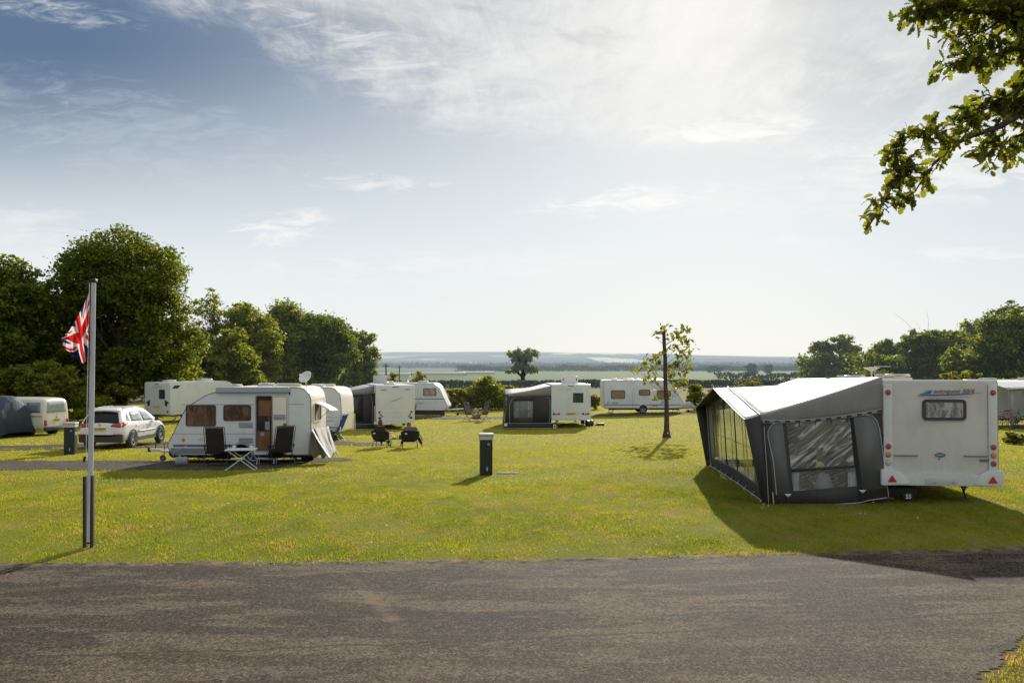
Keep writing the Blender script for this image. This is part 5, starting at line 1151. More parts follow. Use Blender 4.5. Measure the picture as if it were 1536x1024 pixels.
# lamp and chairs inside, seen through the lower window
def inside(px, py, xl): return aw.matrix_world @ onplane(px, py, xl)
p = inside(1236, 744, .75); lp = thing('table_lamp', 'white shaded table lamp inside the large awning behind its clear window', 'lamp', (p.x, p.y, p.z), 0)
bb = B(); bb.lathe((0, 0, .18), (0, 0, 1), [(.075, .30), (.09, .30), (.20, .02), (.20, 0)], 20); bb.build('lamp_shade', mat('lamp_shade_white', (.85, .85, .82), .8), lp)
bb = B(); bb.lathe((0, 0, 0), (0, 0, 1), [(0, 0), (.09, 0), (.09, .02), (.02, .05), (.035, .12), (.015, .2), (.012, .45), (0, .45)], 14); bb.build('stem', M_plast, lp)
tb = thing('camping_table', 'low table holding the lamp inside the large awning', 'table', (p.x, p.y, gzf(p.x, p.y)), RZ_A)
hT = p.z - gzf(p.x, p.y) - .003; bb = B(); bb.box((0.1, .1, hT - .02), (.6, 1.0, .035)); bb.build('tabletop', M_pgrey, tb, bevel=.01)
for a_ in (-1, 1):
    for c_ in (-1, 1): bb = B(); bb.tube([(.1 + a_ * .26, .1 + c_ * .44, 0), (.1 + a_ * .26, .1 + c_ * .44, hT - .03)], .013, 6); bb.build('leg', M_galv, tb)
for k, px in enumerate((1205, 1256)):
    q = inside(px, 745, 1.5); gq = gzf(q.x, q.y); ch = thing('camping_chair', ['red and grey chair left of the lamp inside the large awning', 'red backed chair right of the lamp inside the large awning'][k], 'chair', (q.x, q.y, gq), RZ_A, 'chairs inside the large awning')
    bb = B(); bb.quad4((.0, -.26, .45), (.0, .26, .45), (-.12, .24, .92), (-.12, -.24, .92), 6, 6, lambda u, v: Vector((.05 * math.sin(math.pi * u), 0, 0))); bb.build('backrest', mat('faded_red_fabric', (.40, .12, .12), .9, var=.4, vs=6), ch, thick=.02)
    bb = B(); bb.quad4((.0, -.26, .42), (.0, .26, .42), (.45, .26, .44), (.45, -.26, .44), 4, 4); bb.build('seat', mat('faded_red_fabric', (.40, .12, .12), .9), ch, thick=.02)
    for a_ in (0, .42):
        for c_ in (-.27, .27): bb = B(); bb.tube([(a_, c_, 0), (a_, c_, .44)], .012, 6); bb.build('leg', M_galv, ch)

# generic smaller awning: local x along the caravan, y outwards; near wall faces -x
def small_awning(label, loc, rz, L, Dd, zc, ze, curt=True, roofm=None, lean=.18, wall=None, wpanel=None, wspan=(.42, .86), zw_=(.62, 1.60), over=.12, group='porch awnings', sidewin=True):
    t = thing('caravan_awning', label, 'awning', loc, rz, group); rm = roofm or M_awr; wall = wall or M_awd
    def top(s, v): return Vector((s * L, v * (Dd + (over if v == 1 else 0)), zc + (ze - zc) * v - .05 * math.sin(math.pi * v) + .22 * (1 - abs(2 * s - 1)) * v))
    bb = B(); bb.grid([[top(s, v) for v in np.linspace(0, 1, 9)] for s in np.linspace(0, 1, 13)]); bb.build('roof', rm, t, thick=.01)
    vz0 = ze - .12
    bb = B(); bb.grid([[Vector((-.005, y, vz0 + .05 * (1 - y / Dd) + (top(0, y / Dd).z - vz0 - .05 * (1 - y / Dd)) * k)) for k in (0, .5, 1)] for y in np.linspace(0, Dd, 9)]); bb.build('gable_panel', M_awl if wall is M_awd else wall, t, thick=.01)
    fy = lambda z: Dd + lean * (1 - z / vz0)
    y0, y1 = wspan[0] * Dd, wspan[1] * Dd; z0, z1 = zw_
    def q(n, a, b_, m, off=0.):
        bb = B(); bb.quad4((-off, fy(a[1]) if a[0] is None else a[0], a[1]), (-off, b_[0], a[1]), (-off, b_[0], b_[1]), (-off, fy(b_[1]) if a[0] is None else a[0], b_[1]), 2, 2); return bb.build(n, m, t, thick=.004)
    q('side_skirt', (None, 0), (0, .30), M_awd, .002); q('side_panel', (None, .30), (y1, vz0), wall); q('side_panel', (y0, .30), (0, vz0 + .05), wall)
    q('side_panel', (y1, .30), (y0, z0), wall); q('side_header', (y1, z1), (y0, vz0 + .03), wall)
    if sidewin:
        q('window', (y1, z0), (y0, z1), M_pvc3, .001)
        if curt:
            cm = mat('blue_patterned_curtain', (.14, .24, .45), .9, c2=(.60, .63, .68), vs=9)
            for a_, c_ in ((y0, y0 + .27 * (y1 - y0)), (y1 - .25 * (y1 - y0), y1)):
                bb = B(); bb.grid([[Vector((.05 + .015 * math.sin(k * 1.9), a_ + (c_ - a_) * k / 10, z)) for z in (z0, (z0 + z1) / 2, z1)] for k in range(11)]); bb.build('curtain', cm, t)
    bb = B(); bb.tube([(-.02, Dd * .95, .3), (-.02, Dd * .96, vz0 * .7), (-.02, Dd * .90, vz0 - .14), (-.02, Dd * .8, vz0 - .06)], .01, 5); bb.tube([(-.02, .1, .3), (-.02, .08, vz0 * .75), (-.02, .14, vz0 - .10), (-.02, .28, vz0 - .04)], .01, 5)
    bb.tube([(-.02, 0, .3), (-.02, Dd + .1, .3)], .01, 5); bb.tube([(-.02, 0, .02), (-.02, Dd + .18, .02)], .012, 5); bb.build('piping', M_pipe, t)
    # front wall
    def fq(n, s0, s1, za, zb, m):
        bb = B(); bb.quad4((s0 * L, fy(za), za), (s1 * L, fy(za), za), (s1 * L, fy(zb), zb), (s0 * L, fy(zb), zb), 3, 3); return bb.build(n, m, t, thick=.004)
    fq('front_skirt', 0, 1, 0, .3, M_awd); fq('front_header', 0, 1, vz0 - .12, vz0 + .10, wall)
    for s0, s1 in ((0, .12), (.46, .54), (.88, 1)): fq('front_panel', s0, s1, .3, vz0 - .12, wall)
    for s0, s1 in ((.12, .46), (.54, .88)): fq('front_window', s0, s1, .3, vz0 - .12, M_pvc2)
    bb = B(); bb.quad4((L, 0, 0), (L, Dd + lean, 0), (L, Dd, vz0), (L, 0, zc), 3, 3); bb.build('far_wall', wall, t, thick=.004)
    bb = B()
    for s in (0.005, .5, .995): bb.tube([(s * L, Dd + .15, 0), (s * L, Dd - .02, ze - .03)], .014, 6)
    bb.build('pole', M_galv, t); return t
pG = Vector((cGn.x, cGn.y, 0)) - fwG * hg if False else None
fwG = Vector((math.cos(rzG), math.sin(rzG), 0)); lfG = Vector((-fwG.y, fwG.x, 0))
pG = Vector((cGn.x, cGn.y, 0)) - fwG * (hg - .02) + lfG * (WG / 2); pG.z = gzf(pG.x, pG.y)
sa = small_awning('grey porch awning with blue curtains on the middle caravan', pG, rzG, 5.2, 2.55, 2.48, 1.98, over=.10)
bb = B(); bb.lathe((-.02, 2.66, .22), (-1, 0, 0), [(0, .01), (.10, .01), (.10, 0)], 14); bb.build('round_sticker', M_plast, sa)
fwE = Vector((math.cos(rzE), math.sin(rzE), 0)); lfE = Vector((-fwE.y, fwE.x, 0))
pE = Vector((cEn.x, cEn.y, 0)) - fwE * (he - .85) + lfE * (WE / 2); pE.z = gzf(pE.x, pE.y)
M_sil = cloth('silver_grey_roof', (.36, .38, .41), .5, .1, .1)
small_awning('dark charcoal awning with a silver roof left of the caravan behind the seated people', pE, rzE + R(2), 3.6, 2.6, 2.50, 2.12, curt=False, roofm=M_sil, wspan=(.25, .62), zw_=(.45, 1.9), sidewin=False)
bb = B(); 
t_ = [o for o in col.objects if o.get('label', '').startswith('dark charcoal awning')][0]
bb.quad4((-.004, .65, .45), (-.004, 1.61, .45), (-.004, 1.61, 1.9), (-.004, .65, 1.9), 2, 2); bb.build('dark_window', mat('dark_window_film', (.03, .03, .035), .35), t_, thick=.003)
bb = B(); bb.grid([[Vector((-.02 + .02 * math.sin(k * 2.1), 1.75 + k * .06, z)) for z in (.4, 1.1, 1.85)] for k in range(11)]); bb.build('white_curtain', mat('grey_white_curtain', (.45, .46, .45), .9), t_, thick=.004)
# awning at the right edge, its front towards the camera
pI = Vector((at(1500, 600, 46.9).x, 47.0, 0)); pI.z = gzf(pI.x, 46)
M_palewall = cloth('pale_grey_canvas', (.34, .35, .36), trans=.1)
t_ = thing('caravan_awning', 'pale awning with clear panels cut by the right edge of the photo', 'awning', pI, 0, 'porch awnings')
def pt(px, py, y): return at(px, py, 47. - y) - pI
bb = B(); bb.grid([[pt(1474 + 30 * u, 571 + 2 * u, 0).lerp(pt(1499 + 74 * u, 587 + (9 if u > .3 else 30 * u), 2.4), v) if 0 else Vector((-.9 + 5.4 * u, -2.4 * v, 2.50 - .32 * v - .14 * abs(2 * u - .7) * v)) for v in np.linspace(0, 1, 6)] for u in np.linspace(0, 1, 12)]); bb.build('roof', M_awr, t_, thick=.01)
for a_, c_, m_ in ((-.75, -.55, M_palewall), (.05, .15, M_awg), (1.0, 4.3, M_palewall)):
    bb = B(); bb.quad4((a_, -2.35, 0), (c_, -2.35, 0), (c_, -2.30, 2.12), (a_, -2.30, 2.12), 2, 2); bb.build('front_panel', m_, t_, thick=.005)
bb = B(); bb.quad4((-.55, -2.345, .05), (1.0, -2.345, .05), (1.0, -2.3, 2.0), (-.55, -2.3, 2.0), 2, 2); bb.build('front_window', M_pvc2, t_)
bb = B(); bb.box((1.8, -2.36, .12), (5.0, .02, .22)); bb.build('skirt', M_awd, t_)
bb = B(); bb.tube([(-.9, -2.4, 2.2), (-.75, -2.38, 0)], .014, 6); bb.tube([(1.0, -2.33, 0), (1.0, -2.33, 2.1)], .012, 6); bb.build('pole', M_galv, t_)

# canvas store tent hanging from the rear window ledge of the near caravan
g0 = gp(484, 684); dt = thing('draped_canvas', 'olive and pale canvas windbreak draped down from the rear of the near left caravan', 'canvas', g0, 0)
def D3(px, py, Y): return at(px, py, Y) - Vector(g0)
m_ol = cloth('olive_canvas', (.13, .115, .075), .9, .2); m_pl = cloth('pale_canvas', (.60, .58, .54), .9, .15, .15)
def drape(name, tl, tr, brr, bll, m, amp=.05, nf=4):
    bb = B(); bb.quad4(tl, tr, brr, bll, 20, 10, lambda u, v: Vector((0, -amp * (math.sin(u * nf * math.pi + v * 1.5) + .6 * math.sin(u * nf * 5.3 + v * 4)) * (.15 + v * .8), amp * .5 * math.sin(u * nf * 2 * math.pi) * v))); bb.build(name, m, dt, thick=.012)
m_ol = m_ol
drape('olive_side', D3(466, 648, 27.7), D3(472, 642, 28.3), D3(491, 685, 26.9), D3(463, 684, 27.3), m_ol, .10, 2.2)
drape('pale_side', D3(472, 642, 28.0), D3(493, 639, 29.2), D3(506, 681, 28.2), D3(491, 685, 26.9), m_pl, .17, 2.6)
bb = B(); bb.tube([D3(462, 650, 27.6), D3(468, 644, 27.8), D3(478, 662, 27.2), D3(494, 686, 26.85)], .022, 6); bb.tube([D3(490, 640, 29.2), D3(500, 664, 28.6), D3(507, 682, 28.1)], .02, 6); bb.tube([D3(507, 682, 28.1), D3(513, 686, 27.8)], .008, 5); bb.build('hem', M_plast, dt)

# ================================================================ service posts
m_gp = mat('dark_green_plastic', (.010, .017, .014), .45, var=.25, vs=8); m_cap = mat('pale_grey_cap', (.50, .49, .47), .6, var=.15)
def post(label, px, py, h, w, group='electric hook-up posts on the grass'):
    g = gp(px, py); t = thing('hookup_post', label, 'post', g, R(6), group)
    bb = B(); bb.solid((0, 0, 0), (1, 0, 0), (0, 1, 0), rrect(w, w * .85, .03, 3), h * .86); bb.build('body', m_gp, t, 40)
    bb = B(); bb.solid((0, 0, h * .86), (1, 0, 0), (0, 1, 0), rrect(w * 1.12, w * .98, .03, 3), h * .09); bb.build('collar', m_cap, t, 40)
    bb = B(); bb.solid((0, 0, h * .95), (1, 0, 0), (0, 1, 0), rrect(w * 1.20, w * 1.04, .03, 3), h * .055, .015); bb.build('cap', m_cap, t, 40)
    bb = B(); bb.solid((0, 0, h * .947), (1, 0, 0), (0, 1, 0), rrect(w * 1.16, w * 1.0, .03, 3), h * .008); bb.build('cap_gap', M_ink, t)
    for s, m_ in ((-1, m_gp), (1, m_cap)):
        bb = B(); bb.lathe((s * w * .20, -w * .425, h * .75), (0, -1, 0), [(.022, 0), (.022, .012), (.034, .014), (.036, 0)], 16); bb.build('socket', m_, t)
    bb = B(); bb.box((w * .06, -w * .43, h * .16), (.035, .012, .10)); bb.build('label_plate', m_cap, t)
    bb = B(); bb.box((w * .49, 0, h * .66), (.02, w * .5, .12)); bb.build('side_socket', M_pgrey, t); return t
post('dark green hook-up post with a pale cap standing alone in the middle of the lawn', 729, 712, 1.14, .34)
post('dark green hook-up post with a grey cap on the grass left of the flagpole', 106, 681, 1.18, .38)
# drain cover strip by the post
g = gp(762, 710); o = thing('drain_cover', 'narrow flat drain slot in the grass right of the middle hook-up post', 'drain', g); bb = B(); bb.box((0, 0, .012), (.62, .12, .03)); bb.build('frame', M_dk, o); bb = B(); bb.box((0, -.09, .006), (.62, .05, .02)); bb.build('rim', M_bark, o)

# ================================================================ flagpole and flag
YF = 13.55; base = gp(130, 821)
fp = thing('flagpole', 'white painted flagpole strapped to two short dark posts on the left verge', 'flagpole', base)
lo, hi_ = at(134, 812, base.y) - base, at(140.5, 424, base.y) - base
m_pole = mat('white_pole_paint', (.52, .53, .56), .35, var=.12)
bb = B(); bb.tube([lo, lo.lerp(hi_, .5), hi_], [.041, .040, .034], 16); bb.build('pole', m_pole, fp)
bb = B(); bb.box(hi_ + Vector((.0, 0, .03)), (.09, .09, .055)); bb.tube([hi_ + Vector((-.02, 0, .03)), hi_ + Vector((-.08, 0, .02))], .018, 6); bb.build('finial', M_dk, fp, bevel=.008)
for px0, px1, pyb, pyt, off in ((127.6, 130.8, 823, 714, .03), (138.2, 141.6, 815, 713, .0)):
    a, c_ = at(px0, pyb, base.y + off) - base, at(px1, pyt, base.y + off) - base; a.z = min(a.z, 0) - .02
    bb = B(); d_ = (c_ - a).normalized(); bb.solid(a, (1, 0, 0), d_.cross(Vector((1, 0, 0))), rrect(.045, .07, .006, 2), (c_ - a).length * (1 if Vector((1, 0, 0)).cross(d_.cross(Vector((1, 0, 0)))).dot(d_) > 0 else -1)); bb.build('support_post', mat('dark_timber', (.055, .035, .028), .8, var=.4, vs=6), fp)
bb = B(); bb.tube([hi_ + Vector((-.05, -.03, 0)), lo.lerp(hi_, .32) + Vector((-.06, -.03, 0))], .005, 5); bb.build('halyard', M_plast, fp)
bb = B(); bb.tube([lo.lerp(hi_, .33) + Vector((-.07, -.04, 0)), lo.lerp(hi_, .31) + Vector((-.09, -.04, 0))], .02, 6); bb.build('cleat', M_dk, fp)
bb = B(); bb.box(lo + Vector((.01, .01, .02)), (.08, .07, .10)); bb.build('pivot_bolt_plate', M_dk, fp)
# union flag: hanging, folded; texture is procedural in flag (u, v) space
def flag_mat():
    m = bpy.data.materials.new('union_flag_cloth'); b = NB(nt_new(m)); uv = b.n('ShaderNodeUVMap').outputs[0]; u, v, _ = b.xyz(uv)
    X = b.m('SUBTRACT', b.m('MULTIPLY', u, 60.), 30.); Y = b.m('SUBTRACT', b.m('MULTIPLY', v, 30.), 15.)
    aX, aY = b.m('ABSOLUTE', X), b.m('ABSOLUTE', Y); lt = lambda a, t: b.m('LESS_THAN', a, t); gt = lambda a, t: b.m('GREATER_THAN', a, t)
    s = math.sqrt(5)
    d1 = b.m('DIVIDE', b.m('SUBTRACT', X, b.m('MULTIPLY', Y, 2.)), s); d2 = b.m('DIVIDE', b.m('ADD', X, b.m('MULTIPLY', Y, 2.)), s)
    W_, Rd, Bl = (.78, .76, .74), (.62, .028, .03), (.018, .03, .13)
    c = b.mix(lt(b.m('MINIMUM', b.m('ABSOLUTE', d1), b.m('ABSOLUTE', d2)), 3.), Bl, W_)
    sg = b.m('SIGN', X)
    r1 = b.m('MULTIPLY', b.m('MULTIPLY', gt(b.m('MULTIPLY', d1, sg), 0.), lt(b.m('MULTIPLY', d1, sg), 2.)), 1.)
    r2 = b.m('MULTIPLY', gt(b.m('MULTIPLY', d2, b.m('MULTIPLY', sg, -1.)), 0.), lt(b.m('MULTIPLY', d2, b.m('MULTIPLY', sg, -1.)), 2.))
    c = b.mix(b.m('MAXIMUM', r1, r2), c, Rd)
    c = b.mix(lt(b.m('MINIMUM', aX, aY), 5.), c, W_); c = b.mix(lt(b.m('MINIMUM', aX, aY), 3.), c, Rd)
    d = b.n('ShaderNodeBsdfDiffuse'); b.put(d.inputs[0], c); t = b.n('ShaderNodeBsdfTranslucent'); b.put(t.inputs[0], c); b.out(b.mixs(.45, d.outputs[0], t.outputs[0])); return m
NU, NV = 60, 40; bm = bmesh.new(); uvl = bm.loops.layers.uv.new('UVMap'); grid_ = []
fo = at(136, 445, base.y)                         # upper hoist
S_ = base.y / F
# guide curves in photo px relative to hoist: for each u (0 hoist .. 1 fly) position of top and bottom edges
us = [0, .2, .45, .7, 1.]
topx = [134.0, 124.5, 114.5, 105, 93.5]; topy = [438, 458, 481, 495, 503]
botx = [132.5, 130, 124, 111, 95]; boty = [523, 538, 546, 533, 517]
for i in range(NU + 1):
    u = i / NU; row = []
    tx, ty, bx_, by_ = [float(np.interp(u, us, q)) for q in (topx, topy, botx, boty)]
    for j in range(NV + 1):
        v = j / NV; px = bx_ + (tx - bx_) * v; py = by_ + (ty - by_) * v
        w_ = math.sin(u * 15 + v * 3.0) * (.02 + .07 * u) + .03 * math.sin(u * 31 - v * 5)
        px += 2.4 * math.sin(v * math.pi * 2.5 + u * 5) * u * (1 - .4 * u); py += 2.2 * math.sin(v * 7 + u * 9) * u
        row.append((bm.verts.new(at(px, py, base.y - .07 + w_) - fo), u, v))
    grid_.append(row)
for i in range(NU):
    for j in range(NV):
        q = [grid_[i][j], grid_[i + 1][j], grid_[i + 1][j + 1], grid_[i][j + 1]]; f = bm.faces.new([a[0] for a in q]); f.smooth = True
        for l, a in zip(f.loops, q): l[uvl].uv = (.10 + .85 * a[1] ** .8, .02 + .83 * a[2] * (1 - .12 * a[1]))
me = bpy.data.meshes.new('union_flag'); bm.to_mesh(me); bm.free(); fl = bpy.data.objects.new('union_flag', me); col.objects.link(fl); fl.location = fo; me.materials.append(flag_mat())
tag(fl, 'crumpled red, white and blue Union flag hanging from the flagpole', 'flag')

# ================================================================ young tree with bare cut top
g = gp(1000, 656); yt = thing('young_tree', 'straight bare trunk with cut top and sparse leafy side shoots on the lawn', 'tree', g)
topv = at(996, 497, g.y) - g
bb = B(); ph = [Vector((0, 0, -.1)), Vector((0, 0, .06)), Vector((0, 0, .35)), Vector((0, 0, 1.0))] + [Vector((0, 0, 1.0)).lerp(topv, k / 6) + Vector((.015 * math.sin(k * 2), 0, 0)) for k in range(1, 7)]
bb.tube(ph, [.27, .20, .135, .108] + [.105 - .004 * k for k in range(1, 7)], 12); bb.build('trunk', mat('smooth_brown_bark', (.085, .052, .040), .85, var=.35, vs=4, bump=.6, bs=20, bd=.02), yt)
bb = B(); bb.lathe((.02, -.2, .22), (0, -1, 0), [(0, .06), (.03, .05), (.035, 0)], 10); bb.build('tag', M_plast, yt)
pts = [(1018, 500, 18), (1030, 492, 12), (1036, 512, 14), (1038, 530, 10), (1012, 520, 12), (1022, 528, 12), (1016, 545, 12), (1025, 555, 12), (1036, 545, 10), (1010, 560, 12), (1030, 572, 9), (1005, 550, 8), (1022, 577, 6), (985, 500, 8), (990, 494, 7), (1003, 492, 6), (985, 545, 12), (978, 536, 9), (972, 548, 11), (966, 540, 7), (975, 560, 9), (980, 570, 8), (965, 568, 6), (952, 550, 7), (943, 552, 4), (985, 592, 5), (990, 530, 6), (1020, 535, 10), (1006, 586, 3), (1008, 505, 8), (1044, 520, 4), (1010, 575, 6)]
bb = B(); LV = []
for px, py, n in pts:
    yo = rng.normal() * .45; q = at(px, py, g.y + yo) - g; zs = max(1.6, q.z - .35 - .5 * abs(q.x)); st = Vector((0, 0, 0)).lerp(topv, min(.98, zs / topv.z))
    path = limb_path(st, q, .07, 5); bb.tube(path, [.013 - .0021 * i for i in range(6)], 5)
    for _ in range(int(n * 1.35)):
        t_l = rng.random(); base_p = path[4].lerp(path[5], t_l); LV.append(base_p + Vector(rng.normal(size=3)) * .13)
bb.build('twigs', M_bark, yt)
V_, Fc = leaf_quads(np.array(LV), .13, .1, .3); fast_mesh('crown', V_, Fc, 4, yt, leafmat('plane_leaves', (.085, .11, .02), (.21, .22, .05), .5, False))
# ================================================================ overhanging oak at the upper right (trunk outside the frame)
ok = thing('oak_tree', 'near oak whose lobed leaves overhang the top right corner of the photo', 'tree', (9.2, 5.4, gzf(9.2, 5.4)))
okz = Vector(ok.location)
def oleaf(L):                                       # lobed oak leaf outline, length L
    half = [(0, .015), (.12, .05), (.20, .16), (.30, .10), (.42, .25), (.52, .14), (.64, .27), (.74, .15), (.86, .20), (.95, .10), (1.0, 0.)]
    return half
def oak_leaves(C, Dr, size):
    n = len(C); hf_ = oleaf(1); k = len(hf_); allV = np.empty((n, 2 * k, 3))
    d = Dr / np.linalg.norm(Dr, axis=1)[:, None]; nn_ = rng.normal(size=(n, 3)) + np.array([0, 0, 1.2]); nn_ -= d * (nn_ * d).sum(1)[:, None]; nn_ /= np.linalg.norm(nn_, axis=1)[:, None]
    s_ = np.cross(d, nn_); L = (size * (.7 + .6 * rng.random(n)))[:, None]; curl = rng.normal(0, .16, n)[:, None]
    for i, (a, w_) in enumerate(hf_):
        mid = C + d * a * L - nn_ * (a * a) * L * (.12 + curl)
        allV[:, i] = mid + s_ * w_ * L + nn_ * w_ * L * .35; allV[:, 2 * k - 1 - i] = mid - s_ * w_ * L + nn_ * w_ * L * .35
    # quads between the two halves
    idx = []
    for i in range(k - 1): idx.append((i, i + 1, 2 * k - 2 - i, 2 * k - 1 - i))
    idx = np.array(idx); Fc = (np.arange(n)[:, None, None] * 2 * k + idx[None]).reshape(-1, 4)
    return allV.reshape(-1, 3), Fc
bb = B(); bb.tube([(0, 0, -.3), (0, 0, .2), (-.05, .02, 2.), (-.1, .05, 4.2), (-.3, 0, 6.5), (-.2, .2, 9)], [.6, .45, .38, .32, .22, .1], 14)
LP, LD_ = [], []
def branch(px_list, Y0, r0, dens, spread, depth=.35, twl=.34):
    P = [at(px, py, Y0 + dy) - okz for px, py, dy in px_list]
    n = len(P); bb.tube(P, [r0 * (1 - .85 * i / (n - 1)) for i in range(n)], 7)
    for i in range(n - 1):
        seg = (P[i + 1] - P[i]); m_ = max(1, int(seg.length * dens * 1.5))
        for _ in range(m_):
            s0 = P[i].lerp(P[i + 1], rng.random()); dr = (seg.normalized() * .5 + Vector(rng.normal(size=3)) * .8 * Vector((1, depth * 2, 1)).length / 2); dr.y *= .9; dr.normalize()
            e = s0 + dr * twl * (.35 + .9 * rng.random()) * spread; mid = s0.lerp(e, .5) + Vector(rng.normal(size=3)) * .02
            bb.tube([s0, mid, e], [.006, .004, .002], 4, False)
            for tt in (.2, .35, .45, .55, .65, .72, .8, .86, .93, 1., 1., 1., 1.):
                q = s0.lerp(e, tt) + Vector(rng.normal(size=3)) * .028; LP.append(q); LD_.append(dr * .5 + Vector(rng.normal(size=3)) * .62 + Vector((0, 0, -.12)))
Y0 = 6.6
branch([(2300, -150, -.8), (1900, -10, -.4), (1700, 60, 0), (1600, 110, 0), (1540, 165, 0), (1500, 190, 0), (1455, 205, .05), (1425, 222, .05)], Y0, .06, 15, .62)
branch([(1425, 222, .05), (1398, 250, .05), (1380, 268, .05)], Y0, .010, 5, .45)
branch([(1425, 205, 0.05), (1400, 208, .05), (1370, 205, .05), (1345, 232, .05)], Y0, .008, 15, .36)
branch([(1388, 262, .05), (1372, 288, .05), (1350, 302, .05), (1328, 314, .05), (1300, 316, .05)], Y0, .007, 11, .34)
branch([(1378, 225, .0), (1350, 250, .05), (1340, 275, .05)], Y0, .007, 13, .34)
branch([(1720, -20, .2), (1600, 20, .1), (1500, 22, 0), (1430, 14, 0), (1385, 6, 0), (1362, 12, 0)], Y0 + .1, .03, 20, .50)
branch([(1700, 30, .2), (1600, 60, .1), (1520, 75, 0), (1470, 88, 0), (1432, 94, 0)], Y0, .025, 19, .50)
branch([(1640, -60, .2), (1560, -10, .1), (1480, 45, 0), (1450, 55, 0)], Y0 + .2, .02, 22, .55)
branch([(1650, 120, 0), (1580, 130, 0), (1520, 140, 0), (1460, 165, 0), (1445, 175, 0)], Y0 + .15, .02, 20, .50)
branch([(1600, 10, 0), (1560, 60, 0), (1540, 110, 0), (1530, 150, 0)], Y0 + .3, .02, 22, .55)
branch([(1560, -40, 0), (1500, -20, 0), (1440, -15, 0), (1390, -20, 0)], Y0 + .3, .02, 20, .5)
branch([(1560, 170, 0), (1535, 200, 0), (1500, 218, 0), (1472, 225, 0)], Y0 + .1, .015, 16, .42)
bb.tube([Vector((-.1, .05, 4.2)), at(2300, -150, Y0 - .8) - okz], [.16, .07], 8); bb.tube([Vector((-.2, .05, 5.0)), at(1720, -20, Y0 + .3) - okz], [.12, .03], 8); bb.tube([Vector((-.2, .05, 4.6)), at(1700, 30, Y0 + .2) - okz], [.12, .03], 8)
bb.build('trunk', M_bark, ok)
# upper crown beyond the frame
C2 = (rng.normal(size=(5000, 3)) * np.array([1.7, 1.9, 1.1]) + np.array([.3, -.6, 7.6])); C2w = C2 + np.array(okz)
vis = (C2w[:, 1] > .5) & (np.abs(C2w[:, 0] / np.maximum(C2w[:, 1], .1)) < .62) & ((C2w[:, 2] - EYE) / np.maximum(C2w[:, 1], .1) < .46); C2 = C2[~vis]
LPa = np.concatenate([np.array(LP), C2]); LDa = np.concatenate([np.array(LD_), rng.normal(size=C2.shape)])
V_, Fc = oak_leaves(LPa, LDa, .098)
fast_mesh('leaves', V_, Fc, 4, ok, leafmat('oak_leaves_near', (.040, .060, .010), (.15, .17, .028), .50, False, (2.3, 2.0, .6)))

# ================================================================ folding chairs and recliners
def chair(name, label, loc, rz, fab, frame=M_dk, back_h=1.12, back_lean=.35, w=.54, seat_z=.43, foot=True, arms=True, group=None, pad=.05, cat='chair', headrest=True, footdrop=.32):
    t = thing(name, label, cat, loc, rz, group); hw = w / 2        # faces +x
    b0, b1 = Vector((-.02, 0, seat_z)), Vector((-.02 - back_lean, 0, back_h)); Yv = Vector((0, 1, 0))
    bb = B(); bb.quad4(b0 - Yv * hw * .92, b0 + Yv * hw * .92, b1 + Yv * hw * .88, b1 - Yv * hw * .88, 8, 14, lambda u, v: Vector((.035 * math.sin(math.pi * u) - .008 * abs(math.sin(v * 22)), 0, 0))); bb.build('backrest', fab, t, thick=pad)
    if headrest: bb = B(); h0 = b0.lerp(b1, .82); h1 = b0.lerp(b1, .99); bb.quad4(h0 - Yv * hw * .6 + Vector((.05, 0, 0)), h0 + Yv * hw * .6 + Vector((.05, 0, 0)), h1 + Yv * hw * .6 + Vector((.05, 0, 0)), h1 - Yv * hw * .6 + Vector((.05, 0, 0)), 5, 4, lambda u, v: Vector((.02 * math.sin(math.pi * u), 0, 0))); bb.build('headrest', fab, t, thick=.06)
    s1 = Vector((.48, 0, seat_z + .05)); bb = B(); bb.quad4(b0 - Yv * hw * .92, b0 + Yv * hw * .92, s1 + Yv * hw * .9, s1 - Yv * hw * .9, 8, 8, lambda u, v: Vector((0, 0, -.03 * math.sin(math.pi * u) * math.sin(math.pi * v)))); bb.build('seat', fab, t, thick=pad)
    if foot: f1 = Vector((.86, 0, seat_z + .05 - footdrop)); bb = B(); bb.quad4(s1 - Yv * hw * .9, s1 + Yv * hw * .9, f1 + Yv * hw * .85, f1 - Yv * hw * .85, 6, 6, lambda u, v: Vector((.01 * math.sin(v * 20), 0, 0))); bb.build('footrest', fab, t, thick=pad * .8)
    bb = B()
    for s in (-1, 1):
        o = Yv * s * (hw + .01); bb.tube([b0 + o, b0.lerp(b1, .5) + o, b1 + o, b1 + o * .85 + Vector((-.01, 0, .03))], .012, 6); bb.tube([b0 + o, s1 + o] + ([f1 + o] if foot else []), .012, 6)
    bb.tube([b1 + Yv * hw * .87 + Vector((-.01, 0, .03)), b1 - Yv * hw * .87 + Vector((-.01, 0, .03))], .013, 6); bb.build('frame', frame, t)
    for s in (-1, 1):
        o = Yv * s * (hw + .03)
        bb = B(); bb.tube([Vector((.40, 0, 0)) + o, Vector((-.10, 0, .64)) + o], .012, 6); bb.build('leg', frame, t)
        bb = B(); bb.tube([Vector((-.22, 0, 0)) + o * 1.02, Vector((.34, 0, .62)) + o * 1.02], .012, 6); bb.build('leg', frame, t)
        if arms: bb = B(); bb.box(Vector((.14, 0, .645)) + o, (.50, .055, .03)); bb.build('armrest', frame, t, bevel=.008)
    bb = B(); bb.tube([Vector((.40, -hw - .03, .02)), Vector((.40, hw + .03, .02))], .011, 6); bb.tube([Vector((-.22, -hw - .03, .02)), Vector((-.22, hw + .03, .02))], .011, 6); bb.build('cross_bar', frame, t); return t
m_bf = mat('dark_brown_mesh_fabric', (.028, .022, .020), .85, var=.3, vs=10)
